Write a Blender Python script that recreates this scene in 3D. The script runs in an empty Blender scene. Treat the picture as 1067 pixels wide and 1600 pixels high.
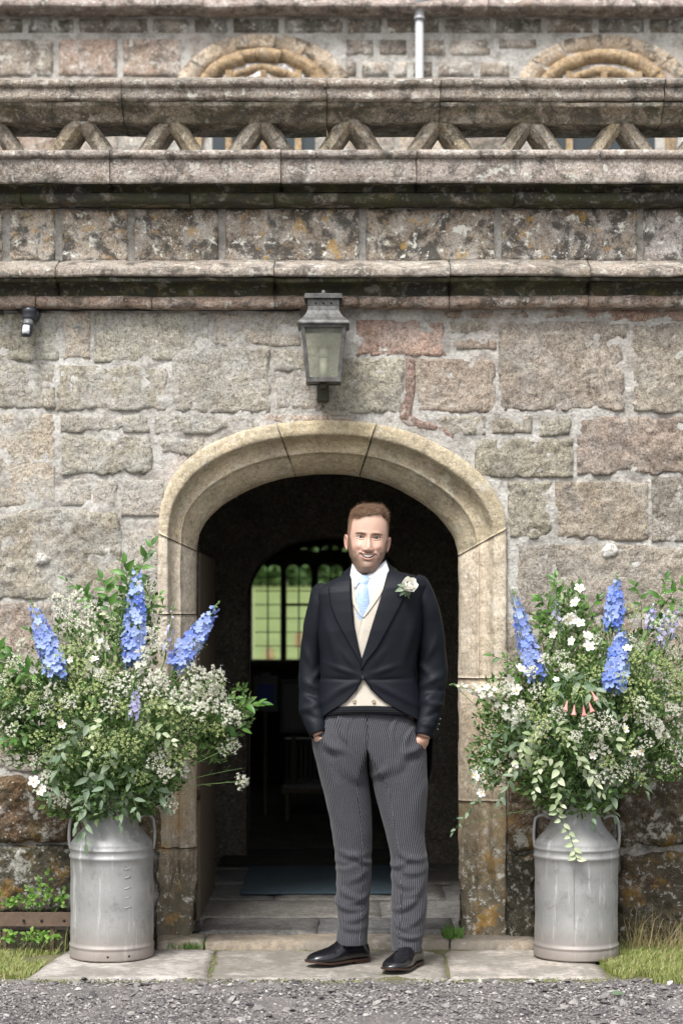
import bpy, math, random
import numpy as np
from mathutils import Matrix, Vector
random.seed(7); RNG = np.random.RandomState(11)
S = bpy.context.scene
C = S.collection
H, D0, F, CX = 1.356, 8.1, 3000.0, 533.5      # camera height, distance to the wall face, focal length in photo pixels

# ---------------------------------------------------------------- camera, world, sun, exposure
cd = bpy.data.cameras.new('camera'); cam = bpy.data.objects.new('camera', cd); C.objects.link(cam)
cam.location = (0, -D0, H); cam.rotation_euler = (math.radians(90), 0, 0)
cd.sensor_fit = 'VERTICAL'; cd.sensor_height = 36; cd.lens = F/1600*36; cd.shift_y = 170/1600
cd.clip_start = .1; cd.clip_end = 500
cd.dof.use_dof = True; cd.dof.focus_distance = 7.5; cd.dof.aperture_fstop = 2.8
S.camera = cam
SUN_EL, SUN_AZ = 57, 205                      # degrees; azimuth from north (+Y) clockwise: behind the camera, a little left
w = bpy.data.worlds.new('World'); S.world = w; w.use_nodes = True
nt = w.node_tree; bg = nt.nodes['Background']
sky = nt.nodes.new('ShaderNodeTexSky'); sky.sky_type = 'NISHITA'; sky.sun_disc = False
sky.sun_elevation = math.radians(SUN_EL); sky.sun_rotation = math.radians(SUN_AZ)
sky.air_density = 1.0; sky.dust_density = 4.0
hs = nt.nodes.new('ShaderNodeHueSaturation'); hs.inputs['Saturation']  .default_value = .28
nt.links.new(sky.outputs[0], hs.inputs['Color']); nt.links.new(hs.outputs[0], bg.inputs['Color'])
bg.inputs['Strength'].default_value = .125
sl = bpy.data.lights.new('sun', 'SUN'); sl.energy = 2.1; sl.angle = math.radians(18); sl.color = (1, .985, .965)
so = bpy.data.objects.new('sun', sl); C.objects.link(so); so.location = (-3, -12, 14)
so.rotation_euler = (math.radians(90-SUN_EL), 0, math.radians(180-SUN_AZ)+math.radians(180)+math.radians(180))
_d = Vector((math.sin(math.radians(SUN_AZ))*math.cos(math.radians(SUN_EL)), math.cos(math.radians(SUN_AZ))*math.cos(math.radians(SUN_EL)), math.sin(math.radians(SUN_EL))))
so.rotation_euler = _d.to_track_quat('Z', 'Y').to_euler()
S.view_settings.view_transform = 'Standard'; S.view_settings.look = 'None'
S.view_settings.gamma = 1; S.view_settings.use_curve_mapping = False; S.view_settings.exposure = 1.08

# ---------------------------------------------------------------- helpers
def PX(px, Y=0.): return (px-CX)*(D0+Y)/F
def PZ(py, Y=0.): return H+(970-py)*(D0+Y)/F
def srgb(r, g, b):
    f = lambda c: (c/255/12.92) if c <= 10 else ((c/255+.055)/1.055)**2.4
    return (f(r), f(g), f(b), 1)
def _h(a, b, c, s):
    n = (a*374761393+b*668265263+c*1274126177+s*144269504) & 0xffffffff
    n = ((n ^ (n >> 13))*1274126177) & 0xffffffff
    return ((n ^ (n >> 16)) & 0xffff)/65535.*2-1
def vnoise(p, s=0):
    p = np.asarray(p, float); i = np.floor(p).astype(np.int64); f = p-i; f = f*f*(3-2*f)
    x, y, z = i[..., 0], i[..., 1], i[..., 2]; fx, fy, fz = f[..., 0], f[..., 1], f[..., 2]
    L = lambda a, b, t: a+(b-a)*t
    return L(L(L(_h(x, y, z, s), _h(x+1, y, z, s), fx), L(_h(x, y+1, z, s), _h(x+1, y+1, z, s), fx), fy),
             L(L(_h(x, y, z+1, s), _h(x+1, y, z+1, s), fx), L(_h(x, y+1, z+1, s), _h(x+1, y+1, z+1, s), fx), fy), fz)
def fbm(p, o=3, s=0, g=.5):
    p = np.asarray(p, float); r = 0; a = 1
    for k in range(o): r = r+a*vnoise(p, s+k*17); p = p*2.03; a *= g
    return r
def sst(a, b, x): t = np.clip((x-a)/(b-a), 0, 1); return t*t*(3-2*t)
def W(o):
    return Matrix.Translation(o.location) if o.type == 'EMPTY' else Matrix.Identity(4)
def link(o, parent=None):
    C.objects.link(o)
    if parent is not None:
        o.parent = parent; o.matrix_parent_inverse = W(parent).inverted()
    return o
def setp(o, label=None, cat=None, group=None, kind=None):
    if label: o['label'] = label
    if cat: o['category'] = cat
    if group: o['group'] = group
    if kind: o['kind'] = kind
    return o
def empty(name, loc, label=None, cat=None, group=None, kind=None):
    o = bpy.data.objects.new(name, None); o.location = loc; o.empty_display_size = .1
    C.objects.link(o); return setp(o, label, cat, group, kind)
def mesh(name, v, f, mat=None, smooth=True, uv=None, cols=None):
    me = bpy.data.meshes.new(name)
    me.from_pydata(np.asarray(v, float).tolist(), [], f if isinstance(f, list) else f.tolist())
    if smooth: me.polygons.foreach_set('use_smooth', [True]*len(me.polygons))
    if mat: me.materials.append(mat)
    if uv is not None:
        l = me.uv_layers.new(name='UVMap'); vi = np.empty(len(me.loops), int); me.loops.foreach_get('vertex_index', vi)
        l.data.foreach_set('uv', np.asarray(uv, float)[vi].ravel())
    if cols is not None:
        a = me.color_attributes.new('Col', 'FLOAT_COLOR', 'POINT')
        c = np.ones((len(me.vertices), 4)); c[:, :3] = cols; a.data.foreach_set('color', c.ravel())
    me.update(); return me
def mk(name, v, f, mat=None, parent=None, smooth=True, color=None, uv=None, cols=None, kind=None):
    o = bpy.data.objects.new(name, mesh(name, v, f, mat, smooth, uv, cols)); link(o, parent)
    if color: o.color = color
    if kind: o['kind'] = kind
    return o
def inst(name, me, parent, M, color=None):
    o = bpy.data.objects.new(name, me); link(o, parent); o.matrix_basis = M
    if color: o.color = color
    return o
def gf(nr, nc, wrap=False, flip=False, base=0):       # faces of a row-major grid
    r = np.arange(nr-1)[:, None]; c = np.arange(nc if wrap else nc-1)[None, :]; c1 = (c+1) % nc
    q = np.stack([r*nc+c, r*nc+c1, (r+1)*nc+c1, (r+1)*nc+c], -1).reshape(-1, 4)+base
    return (q[:, ::-1] if flip else q).tolist()
class MB:
    def __init__(s): s.v = []; s.f = []; s.n = 0
    def add(s, v, f):
        v = np.asarray(v, float); s.v.append(v); b = s.n; s.f += [[i+b for i in q] for q in f]; s.n += len(v); return s
    def box(s, x0, x1, y0, y1, z0, z1, bev=0):
        if bev:
            return s.add(*bevbox(x0, x1, y0, y1, z0, z1, bev))
        v = [(x, y, z) for z in (z0, z1) for y in (y0, y1) for x in (x0, x1)]
        return s.add(v, [[0, 2, 3, 1], [4, 5, 7, 6], [0, 1, 5, 4], [2, 6, 7, 3], [0, 4, 6, 2], [1, 3, 7, 5]])
    def tube(s, p, r, n=8, cap=True):
        v, f = tube(p, r, n, cap); return s.add(v, f)
    def go(s, name, mat=None, parent=None, **k): return mk(name, np.concatenate(s.v), s.f, mat, parent, **k)
    def me(s, name, mat=None, smooth=True): return mesh(name, np.concatenate(s.v), s.f, mat, smooth)
def bevbox(x0, x1, y0, y1, z0, z1, b):
    v = []; c = [(x0, x1), (y0, y1), (z0, z1)]
    import itertools
    for sx, sy, sz in itertools.product((0, 1), repeat=3):
        p = [c[0][sx], c[1][sy], c[2][sz]]; d = [b*(1-2*sx), b*(1-2*sy), b*(1-2*sz)]
        v += [(p[0], p[1]+d[1], p[2]+d[2]), (p[0]+d[0], p[1], p[2]+d[2]), (p[0]+d[0], p[1]+d[1], p[2])]
    I = lambda sx, sy, sz, a: (sx*4+sy*2+sz)*3+a
    f = []
    for s in (0, 1):
        f.append([I(s, 0, 0, 0), I(s, 1, 0, 0), I(s, 1, 1, 0), I(s, 0, 1, 0)][::1 if s else -1])
        f.append([I(0, s, 0, 1), I(1, s, 0, 1), I(1, s, 1, 1), I(0, s, 1, 1)][::-1 if s else 1])
        f.append([I(0, 0, s, 2), I(1, 0, s, 2), I(1, 1, s, 2), I(0, 1, s, 2)][::1 if s else -1])
    for a in (0, 1):
        for b_ in (0, 1):
            f.append([I(0, a, b_, 1), I(1, a, b_, 1), I(1, a, b_, 2), I(0, a, b_, 2)])
            f.append([I(a, 0, b_, 0), I(a, 1, b_, 0), I(a, 1, b_, 2), I(a, 0, b_, 2)])
            f.append([I(a, b_, 0, 0), I(a, b_, 1, 0), I(a, b_, 1, 1), I(a, b_, 0, 1)])
    for x in (0, 1):
        for y in (0, 1):
            for z in (0, 1): f.append([I(x, y, z, 0), I(x, y, z, 1), I(x, y, z, 2)])
    return v, f
def tube(p, r, n=8, cap=True):
    p = np.asarray(p, float); m = len(p); r = np.broadcast_to(np.asarray(r, float), (m,)) if np.ndim(r) < 2 else np.asarray(r)
    t = np.gradient(p, axis=0); t /= np.linalg.norm(t, axis=1)[:, None]+1e-12
    up = np.array([0, 0, 1.]) if abs(t[0, 2]) < .9 else np.array([0, 1., 0])
    v = []; a = np.arange(n)/n*2*math.pi
    s_ = np.cross(up, t[0]); s_ /= np.linalg.norm(s_)
    for k in range(m):
        s_ = s_-t[k]*np.dot(s_, t[k]); s_ /= np.linalg.norm(s_); b = np.cross(t[k], s_)
        rk = r[k]; rx, ry = (rk, rk) if np.ndim(rk) == 0 else rk
        v.append(p[k]+np.outer(np.cos(a)*rx, s_)+np.outer(np.sin(a)*ry, b))
    f = gf(m, n, True)
    if cap: f = f+[list(range(n))[::-1], list(range((m-1)*n, m*n))]
    return np.concatenate(v), f
def lathe(prof, n=48, cx=0, cy=0):
    a = np.arange(n)/n*2*math.pi
    v = np.concatenate([np.stack([cx+r*np.cos(a), cy+r*np.sin(a), np.full(n, z)], 1) for r, z in prof])
    return v, gf(len(prof), n, True)
def catmull(pts, k=6):
    p = np.asarray(pts, float); q = np.concatenate([[2*p[0]-p[1]], p, [2*p[-1]-p[-2]]]); out = []
    for i in range(1, len(q)-2):
        for j in range(k):
            t = j/k; out.append(.5*((2*q[i])+(-q[i-1]+q[i+1])*t+(2*q[i-1]-5*q[i]+4*q[i+1]-q[i+2])*t*t+(-q[i-1]+3*q[i]-3*q[i+1]+q[i+2])*t**3))
    out.append(q[-2]); return np.array(out)
def solid(o, t, off=-1):
    m = o.modifiers.new('thickness', 'SOLIDIFY'); m.thickness = t; m.offset = off; return o

# ---------------------------------------------------------------- materials
class N:
    def __init__(s, name, rough=.9):
        s.m = bpy.data.materials.new(name); s.m.use_nodes = True; s.t = s.m.node_tree
        s.b = s.t.nodes['Principled BSDF']; s.b.inputs['Roughness'].default_value = rough
        s.co = s.t.nodes.new('ShaderNodeTexCoord')
    def l(s, a, b): s.t.links.new(a, b)
    def noise(s, sc, det=4, rough=.55, dist=0, vec=None):
        n = s.t.nodes.new('ShaderNodeTexNoise'); n.inputs['Scale'].default_value = sc; n.inputs['Detail'].default_value = det
        n.inputs['Roughness'].default_value = rough; n.inputs['Distortion'].default_value = dist
        s.l(vec if vec is not None else s.co.outputs['Object'], n.inputs['Vector']); return n.outputs['Fac']
    def vor(s, sc, feat='F1', vec=None):
        n = s.t.nodes.new('ShaderNodeTexVoronoi'); n.inputs['Scale'].default_value = sc; n.feature = feat
        s.l(vec if vec is not None else s.co.outputs['Object'], n.inputs['Vector']); return n.outputs['Distance']
    def mapv(s, scale, rot=(0, 0, 0), src='Object', loc=(0, 0, 0)):
        n = s.t.nodes.new('ShaderNodeMapping'); n.inputs['Scale'].default_value = scale; n.inputs['Rotation'].default_value = rot
        n.inputs['Location'].default_value = loc
        s.l(s.co.outputs[src], n.inputs['Vector']); return n.outputs[0]
    def ramp(s, x, *st):
        n = s.t.nodes.new('ShaderNodeValToRGB'); r = n.color_ramp
        while len(r.elements) < len(st): r.elements.new(.5)
        for e, (p, c) in zip(r.elements, st):
            e.position = p; e.color = c if hasattr(c, '__len__') else (c, c, c, 1)
        s.l(x, n.inputs[0]); return n.outputs[0]
    def mix(s, f, a, b, mode='MIX'):
        n = s.t.nodes.new('ShaderNodeMix'); n.data_type = 'RGBA'; n.blend_type = mode
        for k, x in ((0, f), (6, a), (7, b)):
            if hasattr(x, 'is_output') or isinstance(x, bpy.types.NodeSocket): s.l(x, n.inputs[k])
            else: n.inputs[k].default_value = x
        return n.outputs[2]
    def math(s, op, a, b=0.):
        n = s.t.nodes.new('ShaderNodeMath'); n.operation = op
        for k, x in ((0, a), (1, b)):
            if isinstance(x, bpy.types.NodeSocket): s.l(x, n.inputs[k])
            else: n.inputs[k].default_value = x
        return n.outputs[0]
    def ocol(s):
        n = s.t.nodes.new('ShaderNodeObjectInfo'); return n.outputs['Color']
    def island(s):
        n = s.t.nodes.new('ShaderNodeNewGeometry'); return n.outputs['Random Per Island']
    def rnd(s):
        n = s.t.nodes.new('ShaderNodeObjectInfo'); return n.outputs['Random']
    def bump(s, h, st=.5, d=.01, prev=None):
        n = s.t.nodes.new('ShaderNodeBump'); n.inputs['Strength'].default_value = st; n.inputs['Distance'].default_value = d
        s.l(h, n.inputs['Height'])
        if prev is not None: s.l(prev, n.inputs['Normal'])
        s.l(n.outputs[0], s.b.inputs['Normal']); return n.outputs[0]
    def col(s, c):
        if isinstance(c, bpy.types.NodeSocket): s.l(c, s.b.inputs['Base Color'])
        else: s.b.inputs['Base Color'].default_value = c
        return s
def plain(name, c, rough=.6, metal=0, spec=None):
    n = N(name, rough); n.col(c); n.b.inputs['Metallic'].default_value = metal
    if spec is not None: n.b.inputs['Specular IOR Level'].default_value = spec
    return n.m
def zmask(n, z0, z1):
    sx = n.t.nodes.new('ShaderNodeSeparateXYZ'); n.l(n.co.outputs['Object'], sx.inputs[0])
    m = n.t.nodes.new('ShaderNodeMapRange'); m.inputs['From Min'].default_value = z0; m.inputs['From Max'].default_value = z1
    n.l(sx.outputs['Z'], m.inputs['Value']); return m.outputs[0]
def stone(name, white=.45, dark=.45, orange=0., green=0., bump=.8, pit=.4, tint=(1, 1, 1, 1), base=None, brown=.3, sc=1., plinth=False, wash=0., gain=1.3, cov=0., grain=.8):
    n = N(name, .92); n.b.inputs['Specular IOR Level'].default_value = .2
    c = n.ocol() if base is None else n.mix(0., base, base)
    v = n.noise(5*sc, 5); c = n.mix(n.ramp(v, (.3, 0.), (.7, 1.)), n.mix(1., c, (.74, .72, .70, 1), 'MULTIPLY'), n.mix(1., c, (1.16, 1.15, 1.12, 1), 'MULTIPLY'))
    f = n.noise(42*sc, 8, .72); c = n.mix(grain, c, n.ramp(f, (.3, .32), (.48, .95), (.72, 1.6)), 'MULTIPLY')
    g = n.noise(190*sc, 4, .8); c = n.mix(1., c, n.ramp(g, (.3, .66), (.5, 1.), (.7, 1.3)), 'MULTIPLY')
    if brown: c = n.mix(n.math('MULTIPLY', n.ramp(n.noise(7*sc, 7, .7), (.52, 0.), (.68, 1.)), brown), c, (.16, .122, .11, 1))
    if wash: c = n.mix(n.math('MULTIPLY', n.ramp(n.noise(5.5*sc, 8, .72, .3), (.44, 0.), (.62, 1.)), wash), c, (.50, .49, .455, 1))
    c = n.mix(n.math('MULTIPLY', n.ramp(n.noise(1., 4, .7, .8, n.mapv((120*sc, 60, 75*sc), (0, .5, 0))), (.52, 0.), (.59, 1.)), .85*grain), c, n.mix(1., c, (.36, .33, .31, 1), 'MULTIPLY'))  # dark pit specks: cavity dirt and cavity shade put into the colour
    c = n.mix(n.math('MULTIPLY', n.ramp(n.noise(95*sc, 4, .7, .3), (.58, 0.), (.66, 1.)), .5*grain), c, (.58, .56, .52, 1))
    c = n.mix(n.math('MULTIPLY', n.ramp(n.noise(24*sc, 6, .75, .6), (.55, 0.), (.64, 1.)), .45), c, n.mix(1., c, (.36, .33, .31, 1), 'MULTIPLY'))
    if dark: c = n.mix(n.math('MULTIPLY', n.ramp(n.noise(6.1*sc, 9, .74, .4), (.5-cov, 0.), (.58-cov, 1.)), dark), c, (.045, .043, .038, 1))
    if green: c = n.mix(n.math('MULTIPLY', n.ramp(n.noise(4.3*sc, 8, .7), (.42, 0.), (.6, 1.)), green), c, (.075, .085, .03, 1))
    if orange:
        c = n.mix(n.math('MULTIPLY', n.ramp(n.noise(8.5*sc, 6, .66, .3), (.58, 0.), (.63, 1.)), orange), c, (.42, .25, .055, 1))
    if white:
        k = n.ramp(n.noise(13*sc, 8, .7, .3), (.56, 0.), (.62, 1.)); c = n.mix(n.math('MULTIPLY', k, white), c, (.56, .55, .49, 1))
        k2 = n.ramp(n.vor(36*sc), (.10, 1.), (.2, 0.)); k3 = n.ramp(n.noise(4*sc, 3), (.5, 0.), (.62, 1.))
        c = n.mix(n.math('MULTIPLY', n.math('MULTIPLY', k2, k3), white), c, (.62, .61, .56, 1))
    if plinth:                                        # lichen and algae that live on the foot of the wall
        zz = zmask(n, .62, .12); nn = n.noise(9, 9, .75)
        c = n.mix(n.ramp(n.math('ADD', n.math('MULTIPLY', zz, .5), n.math('MULTIPLY', nn, .8)), (.62, 0.), (.84, .85)), c, (.075, .065, .045, 1))
        c = n.mix(n.math('MULTIPLY', n.ramp(n.noise(30, 7, .75), (.55, 0.), (.61, .8)), n.math('MINIMUM', n.math('MULTIPLY', zz, 2.5), 1.)), c, (.5, .49, .44, 1))
        c = n.mix(n.math('MULTIPLY', n.ramp(n.noise(5.2, 7, .7), (.56, 0.), (.62, 1.)), n.math('MULTIPLY', zmask(n, .8, .4), .5)), c, (.33, .18, .03, 1))
    n.col(n.mix(1., c, (gain*1.0, gain*1.005, gain*1.02, 1), 'MULTIPLY'))
    b1 = n.bump(n.noise(38*sc, 9, .7), bump, .035); b2 = n.bump(n.noise(150*sc, 5, .75), bump*.6, .006, b1)
    if pit: n.bump(n.ramp(n.vor(60*sc), (.06, 0.), (.22, 1.)), pit, .006, b2)
    return n.m
M = {}
M['rubble'] = stone('rough_wall_stone', .3, .16, .03, .10, 1., .6, wash=.75)
M['rubble2'] = stone('rough_brown_wall_stone', .22, .22, .0, .10, 1., .7, wash=.3)
M['rubbledark'] = stone('lichened_plinth_stone', .8, .5, .25, .3, 1., .5, plinth=True)
M['dress'] = stone('dressed_stone', .25, .12, .08, .12, .4, .2, brown=.2, plinth=True, grain=.45)
M['weather'] = stone('weathered_moulding_stone', .6, .7, .06, .10, .8, .7, brown=.15, sc=1.5, cov=-.01, gain=1.5, wash=.25)
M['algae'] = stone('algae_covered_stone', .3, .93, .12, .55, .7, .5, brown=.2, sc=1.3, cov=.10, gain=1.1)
M['frieze'] = stone('lichened_frieze_stone', 1., .85, .5, .0, .6, .4, brown=.1, sc=1.6, cov=.025, gain=1.75, wash=.6)
M['soffit'] = stone('dark_soffit_stone', .35, .75, .08, .25, .7, .5, brown=.2, sc=1.3, cov=.03, gain=1.3)  # darker, patchier stone for the underside of the parapet rail
M['rear'] = stone('rear_wall_stone', .6, .6, .05, .1, .5, .2, brown=.15, sc=1.2, wash=.5)
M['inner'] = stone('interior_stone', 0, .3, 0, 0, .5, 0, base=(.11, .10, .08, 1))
M['flag'] = stone('paving_stone', .10, .10, .0, .06, .45, .15, brown=.1)
def mortar():
    n = N('lime_mortar', .95); n.b.inputs['Specular IOR Level'].default_value = .15
    c = n.mix(n.ramp(n.noise(3.5, 6), (.35, 0.), (.7, 1.)), (.46, .44, .40, 1), (.66, .645, .60, 1))
    c = n.mix(n.math('MULTIPLY', n.ramp(n.noise(9, 8, .72), (.47, 0.), (.60, 1.)), .75), c, (.27, .245, .215, 1))
    c = n.mix(1., c, n.ramp(n.noise(70, 7, .75), (.3, .55), (.5, 1.), (.7, 1.2)), 'MULTIPLY')
    c = n.mix(n.math('MULTIPLY', n.ramp(n.noise(2.1, 5), (.55, 0.), (.7, 1.)), .3), c, (.40, .25, .17, 1))
    c = n.mix(n.math('MULTIPLY', zmask(n, .7, .2), n.ramp(n.noise(12, 8, .7), (.35, 0.), (.6, .95))), c, (.08, .07, .05, 1))
    n.col(c); b = n.bump(n.noise(45, 9, .72), .9, .02); n.bump(n.noise(190, 4, .7), .5, .005, b); return n.m
M['mortar'] = mortar()

# ================================================================ THE CHURCH PORCH
porch = empty('church_porch', (0, 0, 0), 'old rubble stone church porch with moulded cornices, pierced parapet and a four-centred door arch', 'church porch')
def stone_block(x0, x1, z0, z1, mat, color, parent, seed, prot=.014, rough=.0045, edge=.028, Y=.0, res=.0125, name='stone', corner=.03):
    nx = max(6, int((x1-x0)/res)); nz = max(5, int((z1-z0)/res))
    xs = np.linspace(x0, x1, nx); zs = np.linspace(z0, z1, nz)
    X, Z = np.meshgrid(xs, zs); p = np.stack([X, np.full_like(X, seed*3.1), Z], -1)
    cx, cz, hx, hz = (x0+x1)/2, (z0+z1)/2, (x1-x0)/2, (z1-z0)/2
    qx = np.abs(X-cx)-(hx-corner); qz = np.abs(Z-cz)-(hz-corner)
    d = -(np.minimum(np.maximum(qx, qz), 0)+np.hypot(np.maximum(qx, 0), np.maximum(qz, 0))-corner)
    d = d+fbm(p*16, 5, seed, .68)*.014+fbm(p*5, 2, seed+5)*.011
    h = (prot+.02)*sst(-.004, edge, d)-.02
    h = h+rough*fbm(p*np.array([26, 1, 34]), 4, seed+9, .62)*sst(0, .02, d)+.5*rough*fbm(p*7, 2, seed+3)
    Yv = Y-h; rim = np.zeros_like(X, bool); rim[0] = rim[-1] = True; rim[:, 0] = rim[:, -1] = True
    Yv[rim] = Y+.05
    v = np.stack([X, Yv, Z], -1).reshape(-1, 3)
    return mk(name, v, gf(nz, nx), mat, parent, color=color)
# mortar face: a wall sheet with the doorway left out
OUT = [(248, 1475), (248, 1300), (248, 1100), (248, 960), (248, 850), (250, 805), (262, 762), (290, 722), (335, 692), (385, 673), (440, 662), (512, 657), (580, 662), (640, 676), (690, 698), (735, 727), (768, 762), (787, 802), (790, 850), (790, 960), (790, 1100), (790, 1300), (790, 1475)]
INN = [(307, 1475), (307, 1300), (307, 1100), (307, 960), (307, 872), (309, 846), (318, 822), (342, 795), (383, 769), (426, 752), (468, 744), (512, 741), (556, 744), (602, 756), (643, 777), (678, 802), (702, 830), (713, 855), (716, 882), (716, 960), (716, 1100), (716, 1300), (716, 1475)]
OC, IC = catmull(OUT, 8), catmull(INN, 8)
OC = np.stack([PX(OC[:, 0]), PZ(OC[:, 1])], 1); IC = np.stack([PX(IC[:, 0], .20), PZ(IC[:, 1], .20)], 1)
def arch_top(x, cur):
    k = (cur[:, 1] > .4); c = cur[k]; return np.interp(x, c[:, 0], c[:, 1], left=0, right=0)
MC = .9*OC+.1*IC
def holed_wall(name, x0, x1, z0, z1, Y, cur, mat, parent, res=.013, amp=.0055, seed=3, kind=None, grid=False):
    zt_ = cur[:, 1].max(); xl, xr = cur[:, 0].min(), cur[:, 0].max(); mb = MB()
    def sheet(xa, xb, zf, zt):
        nx = max(90 if zf is not zz else 2, int((xb-xa)/res)); nz = max(2, int(max(zt-np.min(zf(np.array([xa, xb]))), .1)/res))
        xs = np.linspace(xa, xb, nx); zb = zf(xs); X = np.repeat(xs[None], nz, 0); Z = zb[None]+(zt-zb[None])*np.linspace(0, 1, nz)[:, None]
        p = np.stack([X, X*0+seed, Z], -1); Yv = Y+amp*fbm(p*17, 4, seed, .6)
        mb.add(np.stack([X, Yv, Z], -1).reshape(-1, 3), gf(nz, nx))
    zz = lambda x: np.full(np.shape(x), z0)
    lin_ = lambda a, b: np.linspace(a, b, max(3, int((b-a)/res)))
    xm = np.linspace(xl+1e-4, xr-1e-4, max(90, int((xr-xl)/res))); xs = np.concatenate([lin_(x0, xl), xm, lin_(xr, x1)])
    zb = np.concatenate([np.full(len(lin_(x0, xl)), z0), arch_top(xm, cur), np.full(len(lin_(xr, x1)), z0)]); nz = int((z1-z0)/res)
    X = np.repeat(xs[None], nz, 0); Z = zb[None]+(z1-zb[None])*np.linspace(0, 1, nz)[:, None]; p = np.stack([X, X*0+seed, Z], -1)
    if not grid: mb.add(np.stack([X, Y+amp*fbm(p*17, 4, seed, .6), Z], -1).reshape(-1, 3), gf(nz, len(xs)))
    else:
        X, Z = np.meshgrid(np.arange(x0, x1, res), np.arange(z0, z1, res)); p = np.stack([X, X*0+seed, Z], -1); f = np.array(gf(*X.shape)); V = np.stack([X, Y+amp*fbm(p*17, 4, seed, .6), Z], -1).reshape(-1, 3)
        fc_ = V[f].mean(1); inside = (fc_[:, 0] > xl) & (fc_[:, 0] < xr) & (fc_[:, 2] < arch_top(np.clip(fc_[:, 0], xl, xr), cur)); mb.add(V, f[~inside].tolist())
    return mb.go(name, mat, parent, kind=kind)
Z_C1 = PZ(482)
front = holed_wall('front_wall', -1.75, 1.75, -.05, 2.78, .0, MC, M['mortar'], porch, grid=True)
# (px0, py0, px1, py1, rgb, relief) - each wall stone traced from the photograph
ST = [
 (-60, 486, 92, 566, (160, 156, 136), 1), (100, 487, 141, 562, (190, 170, 150), .5), (148, 489, 326, 566, (172, 167, 148), .9), (332, 487, 470, 541, (180, 168, 150), .7),
 (-60, 570, 86, 638, (168, 160, 146), .9), (90, 572, 262, 641, (160, 150, 134), 1), (270, 544, 422, 645, (160, 152, 138), 1), (428, 546, 480, 582, (165, 156, 140), .8), (428, 587, 505, 642, (165, 152, 140), .8), (510, 600, 553, 650, (158, 150, 132), .8),
 (-60, 644, 86, 792, (178, 160, 138), .5), (96, 648, 234, 676, (150, 142, 128), 1.2), (98, 680, 238, 742, (152, 146, 130), 1.3), (243, 650, 400, 678, (152, 145, 132), 1.1), (250, 684, 318, 712, (150, 142, 130), 1.2), (405, 648, 560, 662, (185, 158, 140), .5),
 (96, 748, 142, 790, (182, 170, 156), .4), (146, 746, 184, 790, (180, 165, 150), .4), (190, 750, 256, 806, (176, 164, 150), .5),
 (-60, 797, 190, 936, (142, 130, 112), 1.5), (196, 830, 252, 905, (172, 160, 148), .6), (198, 910, 252, 1010, (165, 152, 140), .6),
 (-60, 942, 192, 1085, (155, 132, 118), 1.3), (198, 1015, 252, 1120, (165, 152, 140), .6), (-60, 1092, 90, 1205, (140, 120, 104), 1.5), (95, 1092, 252, 1205, (140, 124, 108), 1.3),
 (557, 500, 696, 556, (176, 136, 120), .7), (503, 560, 631, 645, (158, 152, 132), 1.2), (649, 561, 773, 645, (160, 138, 120), 1.2), (704, 502, 775, 522, (176, 166, 146), .7), (704, 528, 775, 546, (170, 142, 126), .7), (690, 486, 774, 497, (170, 140, 120), .5),
 (779, 503, 974, 642, (150, 134, 120), 1.5), (986, 505, 1130, 646, (150, 138, 122), 1.4), (912, 484, 1130, 502, (168, 122, 100), .5), (778, 484, 905, 497, (165, 140, 122), .5), (940, 506, 982, 530, (150, 142, 128), .8),
 (676, 650, 758, 680, (146, 138, 122), 1), (769, 649, 830, 677, (148, 138, 120), 1), (842, 649, 893, 682, (148, 142, 126), 1), (742, 686, 894, 746, (150, 140, 120), 1.3), (902, 651, 1130, 742, (138, 116, 104), 1.7),
 (793, 752, 862, 842, (140, 132, 114), 1.5), (867, 753, 1011, 845, (150, 132, 112), 1.4), (1018, 746, 1130, 846, (132, 122, 112), 1.5),
 (806, 850, 866, 960, (146, 136, 126), 1), (868, 852, 1130, 962, (150, 136, 120), 1.3), (794, 968, 930, 1080, (150, 132, 118), 1.2), (938, 968, 1130, 1080, (158, 134, 118), 1.2),
 (794, 1086, 960, 1195, (140, 124, 108), 1.3), (966, 1086, 1130, 1190, (146, 122, 106), 1.3)]
lin = lambda c: srgb(*c)
for k, (a, b, c, d, rgb, rf) in enumerate(ST):
    stone_block(PX(a-5), PX(c+5), PZ(d+5), PZ(b-5), M['rubble' if c < 560 else 'rubble2'], lin([int(q*.6+z*.4+(8 if a < 540 else 2)) for q, z in zip(rgb, (184, 180, 168))]), front, k+1, prot=.001+.004*rf, rough=.0042*rf, edge=.018, corner=.010)
PL = [(-60, 1212, 118, 1318, (112, 90, 70), 2.), (-60, 1322, 120, 1425, (88, 82, 72), 2.), (-60, 1430, 120, 1480, (80, 70, 55), 1.5), (124, 1212, 252, 1330, (120, 104, 88), 1.5), (124, 1336, 240, 1475, (95, 85, 70), 1.5),
      (792, 1200, 836, 1330, (130, 108, 84), 1.2), (792, 1334, 838, 1480, (78, 74, 64), 1.8), (842, 1200, 958, 1330, (130, 112, 96), 1.3), (842, 1336, 958, 1480, (100, 88, 74), 1.4),
      (962, 1196, 1130, 1322, (104, 92, 76), 2.2), (962, 1330, 1130, 1478, (108, 90, 72), 1.8)]
for k, (a, b, c, d, rgb, rf) in enumerate(PL):
    stone_block(PX(a-5), PX(c+5), PZ(d+5), PZ(b-5), M['rubbledark'], lin(rgb), front, k+80, prot=.02+.012*rf, rough=.0055*rf, Y=-.0)
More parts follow.
